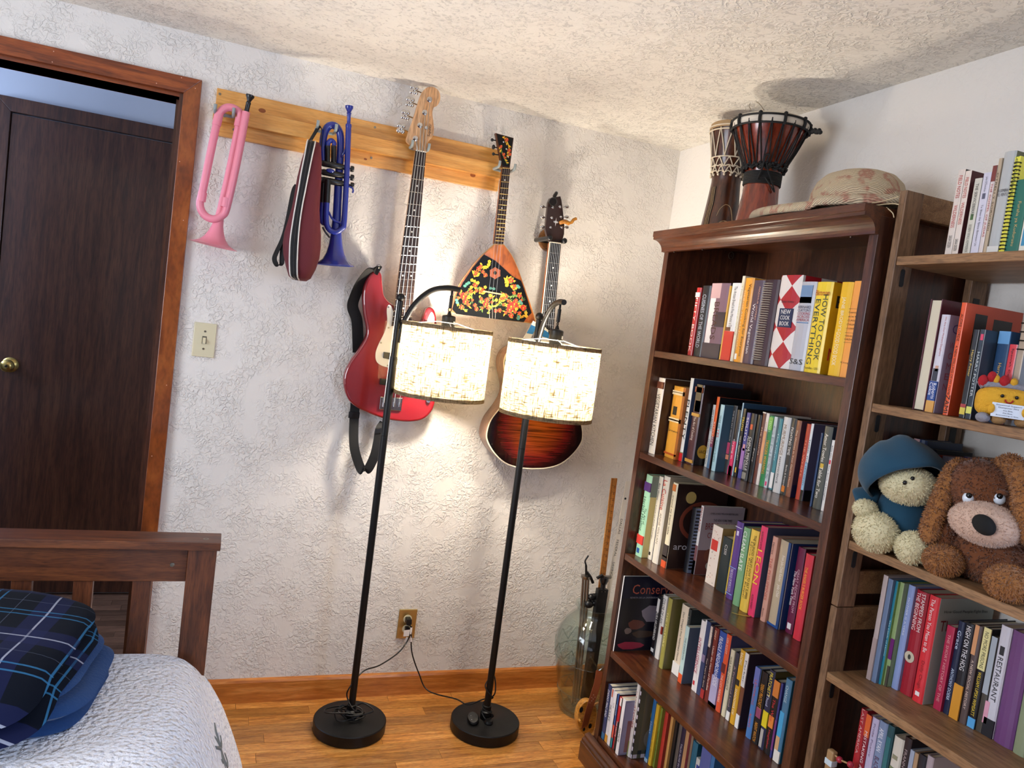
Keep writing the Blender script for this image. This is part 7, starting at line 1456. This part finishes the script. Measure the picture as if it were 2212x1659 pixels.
# crocheted yellow toy with a printed card
Q1 = lambda x, y, X_: AX(1920+.19287*x, 620+.19287*y, X_)
YARN = M('yellow_yarn', 'd8a028', .9, bump=(130, 1., .004)); GYARN = M('grey_yarn', '8a8890', .9, bump=(130, 1., .004)); RYARN = M('red_yarn', 'a81820', .9, bump=(130, 1., .003)); TYARN = M('tan_yarn', '9a7448', .9, bump=(130, 1., .003))
cf = Q1(1290, 1262, .712); fd = Vector((-.62, -.785, 0)); rd = Vector((.785, -.62, 0)); uz = Vector((0, 0, 1))
cy_ = thing('crochet_toy', (cf.x, cf.y, BSH[1]), 'yellow crocheted smiling toy with red flames holding a printed card', 'plush toy')
def sq(v, e): return math.copysign(abs(v)**e, v)
def superell(g, c, ax, e=.45, n=24, m=14):
    vs = []; fs = []
    for i in range(m+1):
        t = pi*i/m
        for k in range(n):
            a = 2*pi*k/n; vs.append(Vector(c)+ax[0]*(sq(sin(t), e)*sq(cos(a), e))+ax[1]*(sq(sin(t), e)*sq(sin(a), e))+ax[2]*sq(cos(t), e))
    for i in range(m):
        for k in range(n): fs.append((i*n+k, i*n+(k+1) % n, (i+1)*n+(k+1) % n, (i+1)*n+k))
    return g.add(vs, fs)
zc_ = BSH[1]+.042
cc_ = Vector((cf.x, cf.y, zc_)); superell(G(), cc_, (rd*.047, fd*.030, uz*.030), .6).build('body', YARN, cy_, smooth='all')
G().tube([cc_+rd*(.045*cos(a*pi/14))-fd*.004+uz*(.029+.004*sin(a*pi/14)) for a in range(15)], .008, 10).build('lid', GYARN, cy_, smooth='all')
for k, (dx_, dz_, r_, mt_) in enumerate(((-.040, .038, .011, RYARN), (-.026, .048, .010, RYARN), (-.018, .044, .008, YARN), (-.004, .042, .011, RYARN), (.012, .042, .008, YARN))): G().ell(cc_+rd*dx_+uz*dz_-fd*.002, (r_, r_*.7, r_*1.1), 12, 8).build('flame', mt_, cy_, smooth='all')
for dx_, mt_ in ((-.036, GYARN), (-.010, TYARN), (.03, TYARN)): G().ell((cc_+rd*dx_+fd*.022)*1+uz*(BSH[1]+.0105-zc_), (.013, .013, .010), 12, 8).build('foot', mt_, cy_, smooth='all')
for dx_ in (-.012, .012): G().ell(cc_+rd*dx_+fd*.030+uz*.014, (.0034, .0034, .0034), 12, 8).build('eye', EYE, cy_, smooth='all')
G().tube([cc_+fd*.0312+rd*(.0065*cos(pi+a*pi/8))+uz*(.008+.006*sin(pi+a*pi/8)) for a in range(9)], .0013, 6).build('smile', RYARN, cy_, smooth='all')
cdn = G().obox(cc_+fd*.036-uz*.013, rd*.028, fd*.0006, uz*.0135).build('printed_card', M('white_card', 'dfe6f0', .5), cy_, bevel=.0005)
g = G()
for k, (wd_, ln, hg_) in enumerate((('Emotional Support', .042, .0032), ('Dumpster Fire', .034, .0032), ("I'm fine.", .016, .0026), ("I'm fine.", .016, .0026), ('Everything is fine.', .038, .0026))): letters(g, wd_, cc_+fd*.0372-uz*(.0035+.0048*k), rd, uz, ln, hg_)
g.build('card_lettering', ink('2a3450'), cdn)
for s in (-1, 1): G().ell(cc_+fd*.036+rd*(s*.028)-uz*.012, (.006, .006, .009), 10, 8).build('arm', YARN, cy_, smooth='all')
# wooden rattle toy low on the light-brown bookcase
Q4 = lambda x, y, X_: AX(1740+.2134*x, 1440+.2134*y, X_)
rt0 = Q4(262, 930, .70); zsh = BSH[4]
rt_o = thing('wooden_toy', (rt0.x, rt0.y, zsh), 'small wooden toy with red beads beside the red book, bottom shelf', 'toy')
topz = Q4(265, 835, .70).z
G().obox((rt0.x, rt0.y, (zsh+topz)/2), (0, .010, 0), (.008, 0, 0), (0, 0, (topz-zsh)/2)).build('post', M('pale_toy_wood', 'a8845a', .5, var=.15), rt_o, bevel=.004)
zz = Q4(255, 965, .70).z; G().obox((rt0.x, rt0.y, zz), (0, .0108, 0), (.0088, 0, 0), (0, 0, .007)).build('paper_band', M('pale_blue_band', 'c8d8e0', .5), rt_o, bevel=.001)
p1, p2 = Q4(345, 942, .70), Q4(455, 992, .70); G().tube([p1, p2], .0022, 8).build('rod', M('pale_toy_wood', 'a8845a', .5, var=.15), rt_o)
for p in (p1, p2): G().ell(p, (.0075,)*3, 14, 10).build('bead', M('red_bead', 'a8283c', .4), rt_o, smooth='all')
G().tube([(rt0.x, rt0.y, p1.z+.004), p1], .0022, 8).build('rod', M('pale_toy_wood', 'a8845a', .5, var=.15), rt_o)
